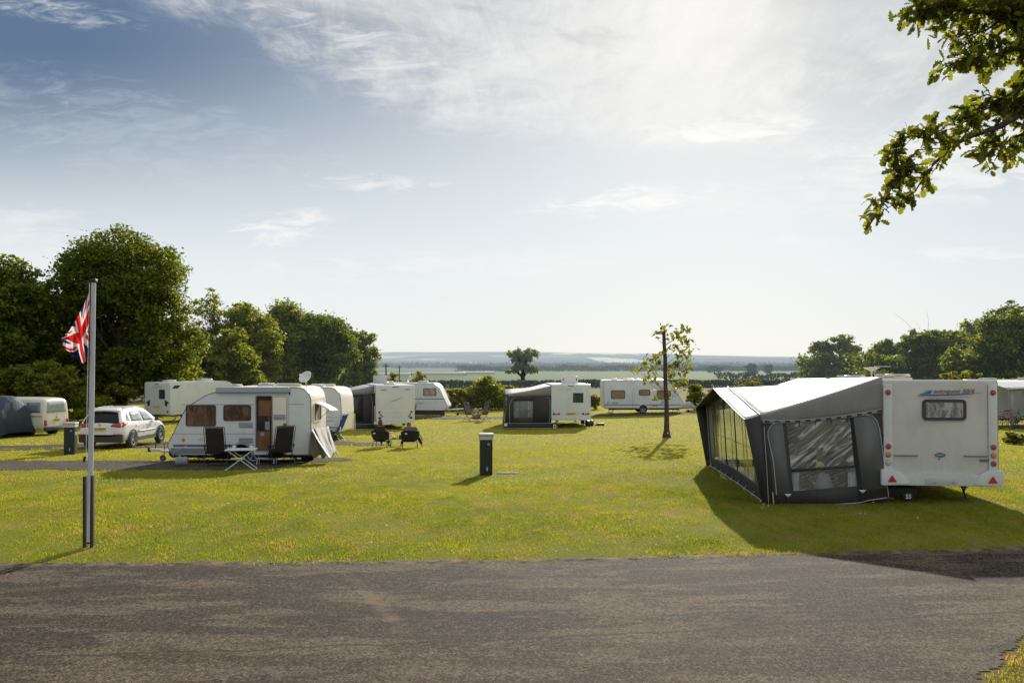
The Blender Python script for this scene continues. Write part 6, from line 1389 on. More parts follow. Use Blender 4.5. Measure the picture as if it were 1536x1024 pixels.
RG = 'dark recliners beside the near left caravan'
def reclbits(px, py): g = gp(px, py); return g
chair('recliner_chair', 'dark high-backed recliner standing left of the white folding table', gp(324, 700), R(95), m_bf, group=RG, back_h=1.22, back_lean=.22, w=.60, foot=True)
chair('recliner_chair', 'dark high-backed recliner right of the white folding table, below the open door', gp(424, 698), R(122), m_bf, group=RG, back_h=1.24, back_lean=.30, w=.60, foot=True)
chair('recliner_chair', 'third dark recliner turned to the door, partly behind the recliner on the right', gp(446, 693), R(150), m_bf, group=RG, back_h=1.15, back_lean=.25, w=.56, foot=False)
# white folding table
g = gp(362, 704); tb = thing('folding_table', 'white slatted folding table with crossed legs between the dark recliners', 'table', g, R(8))
m_wt = mat('white_table_paint', (.62, .66, .72), .4)
bb = B(); 
for k in range(7): bb.box((0, -.27 + k * .09, .60), (.86, .075, .022))
bb.tube([(-.40, -.3, .585), (-.40, .3, .585)], .012, 6); bb.tube([(.40, -.3, .585), (.40, .3, .585)], .012, 6); bb.build('tabletop', m_wt, tb)
for s in (-1, 1):
    bb = B(); bb.tube([(-.42, s * .26, 0), (.34, s * .26, .58)], .014, 6); bb.build('leg', m_wt, tb); bb = B(); bb.tube([(.42, s * .24, 0), (-.34, s * .24, .58)], .014, 6); bb.build('leg', m_wt, tb)
bb = B(); bb.tube([(-.42, -.26, .02), (-.42, .26, .02)], .012, 6); bb.tube([(.42, -.24, .02), (.42, .24, .02)], .012, 6); bb.build('foot_bar', m_wt, tb)
bpy.context.view_layer.update()
def on_table(x, y): return tb.matrix_world @ Vector((x, y, .612))
for k, (x, y, r, h, lb) in enumerate(((-.22, .05, .045, .10, 'white mug on the left of the folding table'), (.30, -.1, .05, .11, 'larger pale mug on the right end of the folding table'))):
    c_ = thing('mug', lb, 'mug', on_table(x, y), 0, 'mugs on the folding table'); bb = B(); bb.lathe((0, 0, 0), (0, 0, 1), [(0, 0), (r * .9, 0), (r, h), (r * .88, h), (r * .8, .012), (0, .012)], 16); bb.build('cup', M_plast, c_); bb = B(); bb.tube([(r * .95, 0, h * .8), (r * 1.5, 0, h * .7), (r * 1.5, 0, h * .35), (r * .95, 0, h * .25)], .007, 5); bb.build('handle', M_plast, c_)
# door step
g = Vector((at(400, 690, 27.3).x, 27.3, 0)); g.z = gzf(g.x, g.y); st = thing('door_step', 'low pale caravan step in front of the open door', 'step', g); bb = B(); bb.box((0, 0, .19), (.62, .32, .04)); bb.build('tread', M_pgrey, st, bevel=.01)
for s in (-1, 1): bb = B(); bb.tube([(s * .28, -.14, 0), (s * .26, -.12, .18), (s * .26, .12, .18), (s * .28, .14, 0)], .014, 6); bb.build('leg', m_wt, st)
# water barrel and bucket below the caravan
def barrel(label, px, py, r, l, m): g = gp(px, py); t = thing('water_barrel', label, 'barrel', g, R(20), 'water barrels by the caravans'); bb = B(); bb.lathe((-l / 2, 0, r), (1, 0, 0), [(0, 0), (r * .9, .0), (r, .03), (r, l * .3), (r * .95, l * .33), (r * .95, l * .66), (r, l * .7), (r, l - .03), (r * .9, l), (0, l)], 20); bb.build('drum', m, t); bb = B(); bb.lathe((l / 2, 0, r * 1.3), (1, 0, 0), [(0, .03), (.05, .03), (.05, 0)], 12); bb.build('cap', M_ink, t); bb = B(); bb.tube([(-l / 2, .0, r), (-l / 2 - .05, 0, r), (-l / 2 - .05, 0, r + .3), (l / 2, 0, r + .5)], .01, 6); bb.build('handle', M_galv, t)
barrel('pale water barrel lying in the shade under the tow end of the near left caravan', 272, 699, .15, .36, mat('blue_grey_drum', (.22, .23, .26), .5))
barrel('dark barrel on the ground below the rear of the near left caravan', 461, 690, .16, .40, mat('black_drum', (.03, .03, .03), .5))
barrel('dark water barrel at the right wheel of the middle caravan', 884, 639, .18, .44, mat('black_drum', (.03, .03, .03), .5))
# battery box / bracket at the right of middle caravan
g = gp(898, 638); lv = thing('levelling_ramp', 'dark ramp block on the grass right of the middle caravan', 'ramp', g); bb = B(); bb.solid((0, .12, 0), (1, 0, 0), (0, 0, 1), rpoly([(-.35, 0, 0), (.35, 0, 0), (.3, .16, .03), (-.05, .14, .03)], 2), .24); bb.build('block', M_ink, lv)
g = gp(832, 643); bx_ = thing('pitch_marker', 'small white pitch marker at the foot of the middle awning', 'marker', g); bb = B(); bb.box((0, 0, .14), (.17, .02, .22)); bb.build('plate', M_plast, bx_, bevel=.008); bb = B(); bb.tube([(0, .02, 0), (0, .02, .12)], .012, 5); bb.build('stake', M_dk, bx_)
bb = B(); bb.box((0, -.013, .16), (.09, .006, .09)); bb.build('number_mark', M_ink, bx_)
# blue lounger and its pile of gear
m_bl = mat('royal_blue_fabric', (.018, .085, .36), .8, var=.2); chair('recliner_chair', 'royal blue reclining chair beside the caravan with the sunlit cream end', gp(508, 661), R(168), m_bl, M_dk, 1.22, .34, .50, pad=.03, footdrop=.10)
g = gp(492, 662); bg_ = thing('camping_bag', 'black crumpled bag on the ground left of the blue recliner', 'bag', g)
bb = B(); bmesh.ops.create_icosphere(bb.bm, subdivisions=3, radius=1)
for v in bb.bm.verts: v.co = Vector((v.co.x * .42, v.co.y * .25, max(0, .2 + v.co.z * .22))) * (1 + .12 * math.sin(v.co.x * 9) * math.cos(v.co.z * 7 + v.co.y * 5))
bb.build('body', mat('black_nylon', (.02, .02, .022), .7, bump=.6, bs=9, bd=.03), bg_); bb = B(); bb.tube([(-.2, 0, .36), (-.05, 0, .52), (.12, 0, .36)], .012, 5); bb.build('handle', M_ink, bg_)
g = gp(524, 655); tw = thing('towel_rack', 'white towels airing beside the blue recliner', 'laundry rack', g); bb = B()
for s in (-1, 1): bb.tube([(s * .3, -.1, 0), (s * .28, 0, 1.15)], .012, 5); bb.tube([(s * .3, .2, 0), (s * .28, 0, 1.15)], .012, 5)
bb.tube([(-.3, 0, 1.15), (.3, 0, 1.15)], .012, 5); bb.build('frame', M_galv, tw); bb = B(); bb.quad4((-.27, -.05, .45), (.25, -.05, .3), (.25, 0, 1.16), (-.27, 0, 1.16), 12, 8, lambda u, v: Vector((0, .03 * math.sin(u * 14), .02 * math.sin(u * 9)))); bb.build('towel', mat('cream_towel', (.66, .62, .52), .95, var=.25, vs=7), tw, thick=.015)
# striped recliners in the distance
def stripe_mat():
    m = bpy.data.materials.new('striped_fabric'); b = NB(nt_new(m)); x, y, z = b.xyz(b.obj()); s = b.m('FRACT', b.m('MULTIPLY', b.m('ADD', y, 2.), 9.))
    c = b.mix(b.m('GREATER_THAN', s, .45), (.13, .045, .045), (.06, .062, .075)); c = b.mix(b.m('GREATER_THAN', s, .82), c, (.42, .36, .34)); b.out(b.bsdf(c, .9)); return m
m_st = stripe_mat(); SG = 'striped recliners in front of the tall bush'
chair('recliner_chair', 'striped recliner on the left of the pair, facing right', gp(703, 631), R(-35), m_st, mat('brown_frame', (.10, .05, .04), .5), 1.25, .22, .62, pad=.04, group=SG)
chair('recliner_chair', 'striped recliner on the right of the pair, facing left', gp(727, 631), R(215), m_st, mat('brown_frame', (.10, .05, .04), .5), 1.25, .22, .62, pad=.04, group=SG)
g = gp(714, 626); q = thing('side_table', 'tiny green topped table between the striped recliners', 'table', g); bb = B(); bb.box((0, 0, .5), (.4, .3, .02)); bb.build('tabletop', mat('green_top', (.08, .22, .08), .6), q)
for a_ in (-1, 1):
    for c_ in (-1, 1): bb = B(); bb.tube([(a_ * .17, c_ * .12, 0), (a_ * .17, c_ * .12, .49)], .01, 5); bb.build('leg', M_dk, q)

# ================================================================ the two seated people
def skinmesh(name, nodes, edges, m, parent, sub=2, root=0):
    """nodes: (x, y, z, rx, ry)"""
    me = bpy.data.meshes.new(name); me.from_pydata([n[:3] for n in nodes], edges, []); o = bpy.data.objects.new(name, me); col.objects.link(o)
    md = o.modifiers.new('skin', 'SKIN'); md.use_smooth_shade = True
    sv = me.skin_vertices[0].data
    for i, n in enumerate(nodes): sv[i].radius = (n[3], n[4] if len(n) > 4 else n[3]); sv[i].use_root = (i == root)
    o.modifiers.new('sub', 'SUBSURF').levels = sub; o.modifiers['sub'].render_levels = sub
    dg = bpy.context.evaluated_depsgraph_get(); me2 = bpy.data.meshes.new_from_object(o.evaluated_get(dg)); bpy.data.objects.remove(o)
    me2.name = name; o = bpy.data.objects.new(name, me2); col.objects.link(o); me2.materials.clear(); me2.materials.append(m); me2.polygons.foreach_set('use_smooth', np.ones(len(me2.polygons), bool))
    if parent: o.parent = parent
    return o
M_skin = mat('skin', (.50, .27, .18), .55, var=.12); 
def hand_nodes(N, E_, wrist, d, side, curl=.5, r=.009):
    """palm and five separate fingers from the wrist node index"""
    d = Vector(d).normalized(); up = Vector((0, 0, 1)); lat = d.cross(up); lat = lat.normalized() if lat.length > .1 else Vector((0, 1, 0)); dn = lat.cross(d) * -1
    w = Vector(N[wrist][:3]); N.append((*(w + d * .055), .026, .016)); palm = len(N) - 1; E_.append((wrist, palm))
    for k, ln in enumerate((.062, .074, .079, .072, .058)):
        if k == 0: a = w + d * .03 + lat * side * .03; dd = (d * .7 + lat * side * .75).normalized()
        else: a = w + d * .088 + lat * side * (.030 - (k - 1) * .020); dd = (d + lat * side * (.10 - .06 * (k - 1))).normalized()
        N.append((*a, r * 1.1, r)); i0 = len(N) - 1; E_.append((palm, i0)); p = a
        for j in range(3): dd = (dd + dn * curl * .45).normalized(); p = p + dd * ln / 2.6; N.append((*p, r * (1 - .1 * j), r * (1 - .1 * j))); E_.append((len(N) - 2, len(N) - 1))
def lower(J): return {k: ((v[0] - (.10 * max(0, v[2] - .45)), v[1], v[2] - .12 * min(1, max(0, (v[2] - .2) / .3))) if not k.startswith('toe') else v) for k, v in J.items()}
def person(label, loc, rz, J, shirt, trous, hair, hairc, shoe, headdir, bald=False, sleeves=.5, group=None):
    t = thing('person', label, 'person', loc, rz); J = lower(J)
    N, E_ = [], []
    def add(p, r, r2=None, par=None): N.append((*p, r, r2 or r)); i = len(N) - 1; (E_.append((par, i)) if par is not None else None); return i
    pel = add(J['pelvis'], .135, .11); sp = add(J['waist'], .125, .10, pel); chs = add(J['chest'], .155, .11, sp); nk0 = add(J['neckbase'], .075, .07, chs); nk = add(J['neck'], .052, .052, nk0)
    hd_ = Vector(J['head']); h1 = add(hd_ + Vector((0, 0, -.05)), .062, .070, nk); h2_ = add(hd_ + Vector((0, 0, .035)), .078, .088, h1); h3 = add(hd_ + Vector((0, 0, .10)), .055, .06, h2_)
    arms = []
    for s, k in ((1, 'L'), (-1, 'R')):
        sh = add(J['sh' + k], .058, .055, nk0 if 0 else chs); el = add(J['el' + k], .041, .040, sh); mid = Vector(J['el' + k]).lerp(Vector(J['wr' + k]), .35); fm = add(mid, .040, .038, el); wr = add(J['wr' + k], .025, .022, fm)
        hand_nodes(N, E_, wr, Vector(J['wr' + k]) - Vector(J['el' + k]), s); arms.append((J['sh' + k], J['el' + k]))
    for k in 'LR':
        hp = add(J['hp' + k], .092, .09, pel); kn = add(J['kn' + k], .062, .06, hp); cf = add(Vector(J['kn' + k]).lerp(Vector(J['an' + k]), .35), .057, .055, kn); an = add(J['an' + k], .036, .036, cf); tt = add(Vector(J['an' + k]) + Vector(J.get('toe' + k, (.17, 0, -.055))), .034, .028, an)
    skinmesh('body', N, E_, M_skin, t, 2)
    # face on the head
    hv = Vector(headdir).normalized(); la = Vector((0, 0, 1)).cross(hv).normalized(); fc = hd_ + Vector((0, 0, .015))
    bb = B(); bb.tube([fc + hv * .075 + Vector((0, 0, .03)), fc + hv * .105 + Vector((0, 0, -.005)), fc + hv * .085 + Vector((0, 0, -.015))], [.008, .016, .01], 8); bb.build('nose', M_skin, t)
    for s in (-1, 1):
        bb = B(); bb.lathe(fc + la * s * .03 + hv * .072 + Vector((0, 0, .035)), hv, [(0, .012), (.010, .009), (.013, 0)], 10); bb.build('eye', M_plast, t); bb = B(); bb.lathe(fc + la * s * .08 + Vector((0, 0, .01)), la * s, [(0, .018), (.018, .016), (.028, .004), (.02, 0)], 10); bb.build('ear', M_skin, t)
    bb = B(); bb.tube([fc + hv * .082 + la * .022 + Vector((0, 0, -.038)), fc + hv * .09 + Vector((0, 0, -.04)), fc + hv * .082 - la * .022 + Vector((0, 0, -.038))], .006, 6); bb.build('mouth', mat('lips', (.35, .12, .10), .5), t)
    bb = B(); bmesh.ops.create_icosphere(bb.bm, subdivisions=4, radius=1)
    kill = []
    for v in bb.bm.verts:
        dd = v.co.copy(); fr_ = dd.dot(hv)
        if fr_ > .42 and dd.z < .62 or dd.z < (-.92 if hair == 'long' else -.12): kill.append(v)
        v.co = hd_ + Vector((0, 0, .045)) + Vector((dd.x * .102, dd.y * .102, dd.z * (.24 if hair == 'long' and dd.z < 0 else .115))) * (1 + .05 * math.sin(dd.x * 30) * math.sin(dd.z * 25 + dd.y * 20)) - hv * .012
    bmesh.ops.delete(bb.bm, geom=kill, context='VERTS'); bb.build('hair', hairc, t, nofix=False)
    # clothing follows the body
    N2, E2 = [], []
    def a2(p, r, r2=None, par=None): N2.append((*p, r, r2 or r)); i = len(N2) - 1; (E2.append((par, i)) if par is not None else None); return i
    w0 = a2(Vector(J['pelvis']) + Vector((0, 0, .0)), .170, .145); w1 = a2(J['waist'], .165, .14, w0); w2 = a2(J['chest'], .205, .155, w1); w3 = a2(J['neckbase'], .125, .115, w2)
    for k in 'LR':
        s0 = a2(J['sh' + k], .098, .095, w2); e0 = Vector(J['sh' + k]).lerp(Vector(J['el' + k]), sleeves if sleeves <= 1 else 1); e1 = a2(e0, .068, .066, s0)
        if sleeves > 1: a2(Vector(J['el' + k]).lerp(Vector(J['wr' + k]), .8), .038, .038, e1)
    skinmesh('shirt', N2, E2, shirt, t, 2)
    N3, E3 = [], []
    N3.append((*J['pelvis'], .148, .128))
    for k in 'LR':
        i = len(N3); N3 += [(*J['hp' + k], .104, .102), (*J['kn' + k], .075, .074), (*Vector(J['kn' + k]).lerp(Vector(J['an' + k]), .5), .066, .066), (*Vector(J['kn' + k]).lerp(Vector(J['an' + k]), .92), .052, .052)]; E3 += [(0, i), (i, i + 1), (i + 1, i + 2), (i + 2, i + 3)]
    skinmesh('trousers', N3, E3, trous, t, 2)
    for k in 'LR':
        a = Vector(J['an' + k]); td = Vector(J.get('toe' + k, (.17, 0, -.055))); skinmesh('shoe', [(*(a + Vector((-.02, 0, -.03))), .045, .045), (*(a + td * .5 + Vector((0, 0, -.01))), .047, .04), (*(a + td * 1.08), .042, .032)], [(0, 1), (1, 2)], shoe, t, 2)
    return t
m_cf = mat('dark_chair_fabric', (.022, .020, .024), .85, var=.3)
def campchair(label, g, rz, group):
    t = thing('camping_chair', label, 'chair', g, rz, group); bb = B()    # faces +x, bucket seat
    rows = []
    for v in np.linspace(0, 1, 10):
        z = .28 + .46 * v; r = .38 + .04 * v
        rows.append([(-.05 - r * math.cos(a) * (.85) * (.75 + .25 * v) + .10 * (1 - v), r * math.sin(a) * 1.0, z + .02 * math.cos(a) + (.10 * (1 - v) ** 2 - .10 * v ** 2) * abs(math.sin(a)) ** 3) for a in np.linspace(-1.15, 1.15, 15)])
    bb.grid(rows); bb.build('backrest', m_cf, t, thick=.02)
    bb = B(); bb.quad4((-.22, -.26, .28), (-.22, .26, .28), (.32, .28, .33), (.32, -.28, .33), 8, 8, lambda u, v: Vector((0, 0, -.04 * math.sin(math.pi * u) * math.sin(math.pi * v)))); bb.build('seat', m_cf, t, thick=.02)
    for sx, sy in ((-1, -1), (-1, 1), (1, -1), (1, 1)): bb = B(); bb.tube([(sx * .27 + .03, sy * .31, 0), (sx * .22 + .02, sy * .28, .30)], .012, 6); bb.build('leg', M_dk, t)
    bb = B(); bb.tube([(-.2, -.28, .27), (-.2, .28, .27)], .012, 6); bb.tube([(.25, -.28, .28), (.25, .28, .28)], .012, 6); bb.build('rail', M_dk, t)
    bb = B(); 
    for s in (-1, 1): bb.tube([(-.18, s * .34, .48), (.20, s * .36, .48)], .02, 6)
    bb.build('armrest', m_cf, t)
    bb = B(); bb.box((-.43, .17, .62), (.01, .09, .045)); bb.build('label_patch', M_plast, t); return t
g1, g2 = gp(572, 671), gp(615, 671.5); PG = 'low camping chairs of the two seated people'
campchair('low dark camping chair with the long-haired person sitting in it', g1, R(82), PG); campchair('low dark camping chair with the leaning person sitting in it', g2, R(98), PG)
J1 = dict(pelvis=(-.08, 0, .52), waist=(-.10, 0, .68), chest=(-.12, 0, .88), neckbase=(-.10, 0, 1.02), neck=(-.08, 0, 1.06), head=(-.05, -.02, 1.14), shL=(-.12, .19, .95), elL=(.02, .30, .74), wrL=(.24, .22, .66), shR=(-.12, -.19, .95), elR=(-.02, -.33, .72), wrR=(.20, -.42, .74),
          hpL=(.0, .10, .50), knL=(.42, .13, .56), anL=(.50, .14, .10), hpR=(.0, -.10, .50), knR=(.42, -.14, .56), anR=(.52, -.16, .10))
person('person with long brown hair in a dark top, sitting left with one bare forearm out', g1, R(82), J1, mat('dark_plum_top', (.035, .022, .030), .9, var=.3), mat('dark_trousers', (.02, .022, .03), .9), 'long', mat('brown_hair', (.10, .05, .028), .7, var=.4, vs=30), M_ink, (.5, -.85, -.05))
J2 = dict(pelvis=(-.08, -.02, .52), waist=(-.06, -.02, .66), chest=(.02, .0, .84), neckbase=(.12, .02, .92), neck=(.17, .03, .95), head=(.22, .04, 1.0), shL=(.02, .20, .90), elL=(.20, .30, .66), wrL=(.36, .22, .62), shR=(.02, -.20, .90), elR=(.06, -.38, .66), wrR=(.26, -.48, .50),
          hpL=(.0, .10, .50), knL=(.40, .22, .54), anL=(.40, .36, .10), hpR=(.0, -.10, .50), knR=(.34, -.36, .50), anR=(.26, -.50, .10))
person('person in brown-grey top and black trousers leaning forward in the right camping chair', g2, R(98), J2, mat('taupe_shirt', (.16, .115, .09), .9, var=.3, vs=9), mat('black_trousers', (.014, .014, .017), .9), 'short', mat('grey_brown_hair', (.14, .10, .07), .8, var=.4, vs=30), mat('pale_shoes', (.4, .38, .34), .7), (1, .1, -.6), sleeves=.45)
g = gp(595, 668); q = thing('side_table', 'low dark table with odds and ends between the two seated people', 'table', g, R(0)); bb = B(); bb.box((0, 0, .29), (.52, .34, .02)); bb.build('tabletop', M_dk, q)
for a_ in (-1, 1):
    for c_ in (-1, 1): bb = B(); bb.tube([(a_ * .23, c_ * .14, 0), (a_ * .23, c_ * .14, .28)], .01, 5); bb.build('leg', M_dk, q)
for k, (dx_, dz_, m_, h_, lb) in enumerate(((-.1, 0, mat('tan_cover', (.3, .2, .14), .7), .05, 'brown folded cloth on the low table'), (.04, 0, M_plast, .13, 'pale cup on the low table'), (.17, 0, mat('dark_red_bag', (.09, .05, .045), .8), .16, 'dark pouch on the low table'))):
    c_ = thing(['folded_cloth', 'cup', 'pouch'][k], lb, ['cloth', 'cup', 'pouch'][k], (g.x + dx_, g.y - .02, g.z + .301)); bb = B()
    if k == 1: bb.lathe((0, 0, 0), (0, 0, 1), [(0, 0), (.032, 0), (.038, h_), (.033, h_), (.03, .01), (0, .01)], 14)
    else: bb.solid((0, 0, 0), (1, 0, 0), (0, 1, 0), rrect(.18 if k == 0 else .13, .14, .03), h_, h_ * .3)
    bb.build('body', m_, c_)

# ================================================================ vehicles: lofted shells
def loft(sections, m, name, parent, ang=40, sub=2):
    """sections: (x, [(y, z), ...]) half outline from the sill up to the roof centre"""
    k = len(sections[0][1]); bb = B(); V = []
    for x, h in sections:
        row = [bb.bm.verts.new((x, y, z)) for y, z in h] + [bb.bm.verts.new((x, -y, z)) for y, z in reversed(h[:-1])]; V.append(row)
    n = len(V[0])
    for i in range(len(V) - 1):
        for j in range(n - 1): bb.bm.faces.new((V[i][j], V[i + 1][j], V[i + 1][j + 1], V[i][j + 1]))
    bb.bm.faces.new(V[0]); bb.bm.faces.new(list(reversed(V[-1])))
    o = bb.build(name, m, parent, ang)
    if sub: md = o.modifiers.new('sub', 'SUBSURF'); md.levels = sub; md.render_levels = sub
    return o
from mathutils.bvhtree import BVHTree
def proj_patch(name, body, rows2, plane, sgn, m, par, off=.012, t=.012):
    bpy.context.view_layer.update(); dg = bpy.context.evaluated_depsgraph_get(); me = body.evaluated_get(dg).to_mesh(); bvh = BVHTree.FromPolygons([v.co.copy() for v in me.vertices], [tuple(p.vertices) for p in me.polygons])
    out = []
    for r in rows2:
        row = []
        for a, c_ in r:
            if plane == 'x': o, d = Vector((sgn * 6, a, c_)), Vector((-sgn, 0, 0))
            elif plane == 'y': o, d = Vector((a, sgn * 6, c_)), Vector((0, -sgn, 0))
            else: o, d = Vector((a, c_, 6)), Vector((0, 0, -1))
            h, n, i, ds = bvh.ray_cast(o, d)
            row.append((h - d * off) if h else Vector(o + d * 5))
        out.append(row)
    bb = B(); bb.grid(out); return bb.build(name, m, par, thick=t)
def lerp_rows(quad, nu, nv, bulge=0.):
    a, b_, c_, d_ = [Vector(q) for q in quad]
    return [[tuple(((a * (1 - u) + b_ * u) * (1 - v) + (d_ * (1 - u) + c_ * u) * v) + Vector((0, bulge * math.sin(math.pi * u) * (1 if v > .5 else -1) * abs(2 * v - 1)))) for u in np.linspace(0, 1, nu)] for v in np.linspace(0, 1, nv)]
def paint(name, c, rough=.25):
    m = bpy.data.materials.new(name); b = NB(nt_new(m)); o = b.obj(); z = b.xyz(o)[2]
    d = b.m('MULTIPLY', b.ss(b.noise(o, 3., 5, .65), .4, .75), b.ss(z, .3, .9, .5, .06)); b.out(b.bsdf(b.mix(d, c, (.25, .22, .18)), rough, 0, None, .5, None, .6)); return m
M_car = paint('white_car_paint', (.78, .78, .76)); M_van = paint('van_white_paint', (.72, .69, .62), .4)
M_glass = mat('car_glass', (.010, .013, .015), .10, spec=.25); M_glass2 = mat('van_glass', (.30, .34, .36), .08, spec=.8, coat=1.); M_sglass = mat('side_glass_reflecting', (.25, .30, .31), .08, spec=.8, coat=1.); M_clad = mat('grey_cladding', (.045, .045, .05), .6)
rcor = Vector((at(190, 0, 34.6).x, 34.6, 0)); LS = 4.4
cs = Vector((rcor.x - .93, 34.5 + LS / 2 - .1, 0)); cs.z = gzf(cs.x, cs.y) + .05
suv = thing('parked_car', 'white compact off-roader with a tinted rear window, parked behind the flagpole', 'car', cs, R(90) - R(1), None)
hS = LS / 2
def sec(x, zb, w0, zs, ws, zt=None, wt=None, zroof=None): # sill, shoulder, window top, roof
    zt = zs + .02 if zt is None else zt; wt = ws * .97 if wt is None else wt; zroof = zt + .02 if zroof is None else zroof
    return (x, [(w0 * .88, zb), (w0, zb + .10), (w0 * 1.01, zb + .32), (ws * 1.0, zs - .10), (ws * .985, zs), ((ws * .96 + wt) / 2, (zs + zt) / 2), (wt, zt), (wt * .82, zroof - .015), (wt * .4, zroof), (0, zroof + .005)])
S_ = [sec(-hS, .50, .78, .92, .74, 1.0, .66), sec(-hS + .05, .34, .86, 1.02, .85, 1.06, .78), sec(-hS + .16, .30, .90, 1.04, .89, 1.25, .74, 1.31), sec(-hS + .40, .30, .91, 1.04, .905, 1.50, .64, 1.59), sec(-hS + .75, .29, .91, 1.02, .91, 1.56, .64, 1.655), sec(-.6, .28, .91, .99, .91, 1.585, .65, 1.68), sec(.1, .28, .91, .96, .905, 1.555, .645, 1.665), sec(.65, .28, .91, .95, .90, 1.35, .70, 1.46), sec(1.10, .28, .90, .96, .89, 1.05, .80, 1.10), sec(1.45, .30, .90, .90, .87, .95, .76, .99), sec(1.85, .32, .86, .80, .82, .86, .68, .90), sec(hS - .06, .36, .76, .68, .72, .70, .62, .74), sec(hS, .42, .66, .60, .62, .64, .5, .66)]
sb_ = loft(S_, M_car, 'body', suv)
bb = B()
def arcbox(bb, x, y, r, t): bb.lathe((x, y, .35), (0, 1 if y > 0 else -1, 0), [(0, 0), (r, 0), (r, t), (r * .9, t)], 24)
for xx in (-1.33, 1.33):
    for s in (-1, 1): arcbox(bb, xx, s * .80, .41, .142)
bb.build('wheel_arch', M_clad, suv)
for xx in (-1.33, 1.33):
    for s in (-1, 1): wheel(suv, (xx, s * .855, .335), .335, .22, s, rimm=M_alu, spokes=5)
bb = B(); bb.solid((-hS + .16, 0, .42), (0, -1, 0), (0, 0, 1), rpoly([(-.87, -.14, .06), (.87, -.14, .06), (.90, .20, .03), (.55, .17, .03), (.45, .10, .03), (-.45, .10, .03), (-.55, .17, .03), (-.90, .20, .03)], 3), .20, .03)
bb.build('cladding', M_clad, suv)
for s in (-1, 1): bb = B(); bb.box((0, s * .885, .33), (2.0, .08, .16)); bb.build('sill', M_clad, suv)
proj_patch('rubbing_strip', sb_, lerp_rows([(-.9, .60), (.85, .60), (.85, .66), (-.9, .66)], 8, 3), 'y', -1, mat('grey_strip', (.25, .25, .26), .5), suv, .008, .014)
proj_patch('rear_window', sb_, [[(u * hw, zz - .05 * u * u) for u in np.linspace(-1, 1, 15)] for zz, hw in ((1.07, .80), (1.14, .84), (1.25, .80), (1.36, .74), (1.45, .68), (1.50, .62))], 'x', -1, M_glass, suv, .004, .008)
bb = B(); bb.quad4((-hS + .22, -.62, 1.525), (-hS + .22, .62, 1.525), (-hS + .62, .58, 1.63), (-hS + .62, -.58, 1.63), 6, 3, lambda u, v: Vector((0, 0, .03 * math.sin(math.pi * u)))); bb.build('roof_spoiler', M_car, suv, thick=.035)
for s in (-1, 1):
    proj_patch('rear_light', sb_, lerp_rows([(s * .40, .92), (s * .86, .87), (s * .86, 1.07), (s * .50, 1.03)], 7, 4), 'x', -1, M_red, suv, .006, .012)
    proj_patch('rear_light', sb_, lerp_rows([(-hS + .10, .90), (-hS + .46, 1.03), (-hS + .52, 1.09), (-hS + .12, 1.09)], 7, 4), 'y', s, M_red, suv, .006, .012)
    bb = B(); bb.box((-hS - .05, s * .66, .60), (.03, .26, .05)); bb.build('fog_reflector', M_red, suv)
bb = B(); bb.box((-hS - .012, .04, .82), (.03, .52, .115)); pl_ = bb.build('number_plate', M_plate, suv); text_part('KT13 WKU', .095, M_ink, pl_, (-hS - .029, .04, .82), (0, -1, 0), (0, 0, 1), 'plate_lettering')
bb = B(); bb.lathe((-hS + .0, .03, .99), (-1, 0, 0), [(0, .03), (.05, .03), (.05, 0)], 12); bb.build('badge', M_alu, suv)
for s in (-1, 1):
    for q_ in (((-1.72, 1.14), (-1.44, 1.12), (-1.42, 1.42), (-1.56, 1.38)), ((-1.34, 1.10), (-.34, 1.06), (-.36, 1.47), (-1.22, 1.46)), ((-.26, 1.05), (.78, 1.02), (.30, 1.38), (-.28, 1.47))):
        proj_patch('side_window', sb_, lerp_rows(q_, 6, 5), 'y', s, M_sglass, suv, .006, .006)
    bb = B(); bb.solid((.70, s * 1.0, 1.04), (0, 1, 0), (0, 0, 1), rrect(.20, .13, .05), .10, .02); bb.build('door_mirror', M_car if s > 0 else M_clad, suv)
    for xx in (-.95, .05): bb = B(); bb.box((xx, s * .925, .90), (.16, .03, .03)); bb.build('door_handle', M_car, suv, bevel=.01)
    proj_patch('roof_rail', sb_, [[(x_r, s * (.53 + dy)) for x_r in np.linspace(-1.55, .35, 10)] for dy in (0, .03)], 'z', 1, M_pgrey, suv, .03, .015)
    for xx in (-.32, .84): proj_patch('door_seam', sb_, [[(xx + (.0 if xx < 0 else .02 * q), .38 + .6 * q) for q in np.linspace(0, 1, 8)], [(xx + .012, .38 + .6 * q) for q in np.linspace(0, 1, 8)]], 'y', s, M_clad, suv, .002, .002)
bb = B(); bb.tube([(-1.3, 0, 1.64), (-1.45, 0, 1.74)], .01, 5); bb.build('aerial', M_ink, suv)
proj_patch('windscreen', sb_, [[(u * (.76 - .16 * v), 1.08 + .36 * v) for u in np.linspace(-1, 1, 9)] for v in np.linspace(0, 1, 5)], 'x', 1, M_glass, suv, .004, .006)

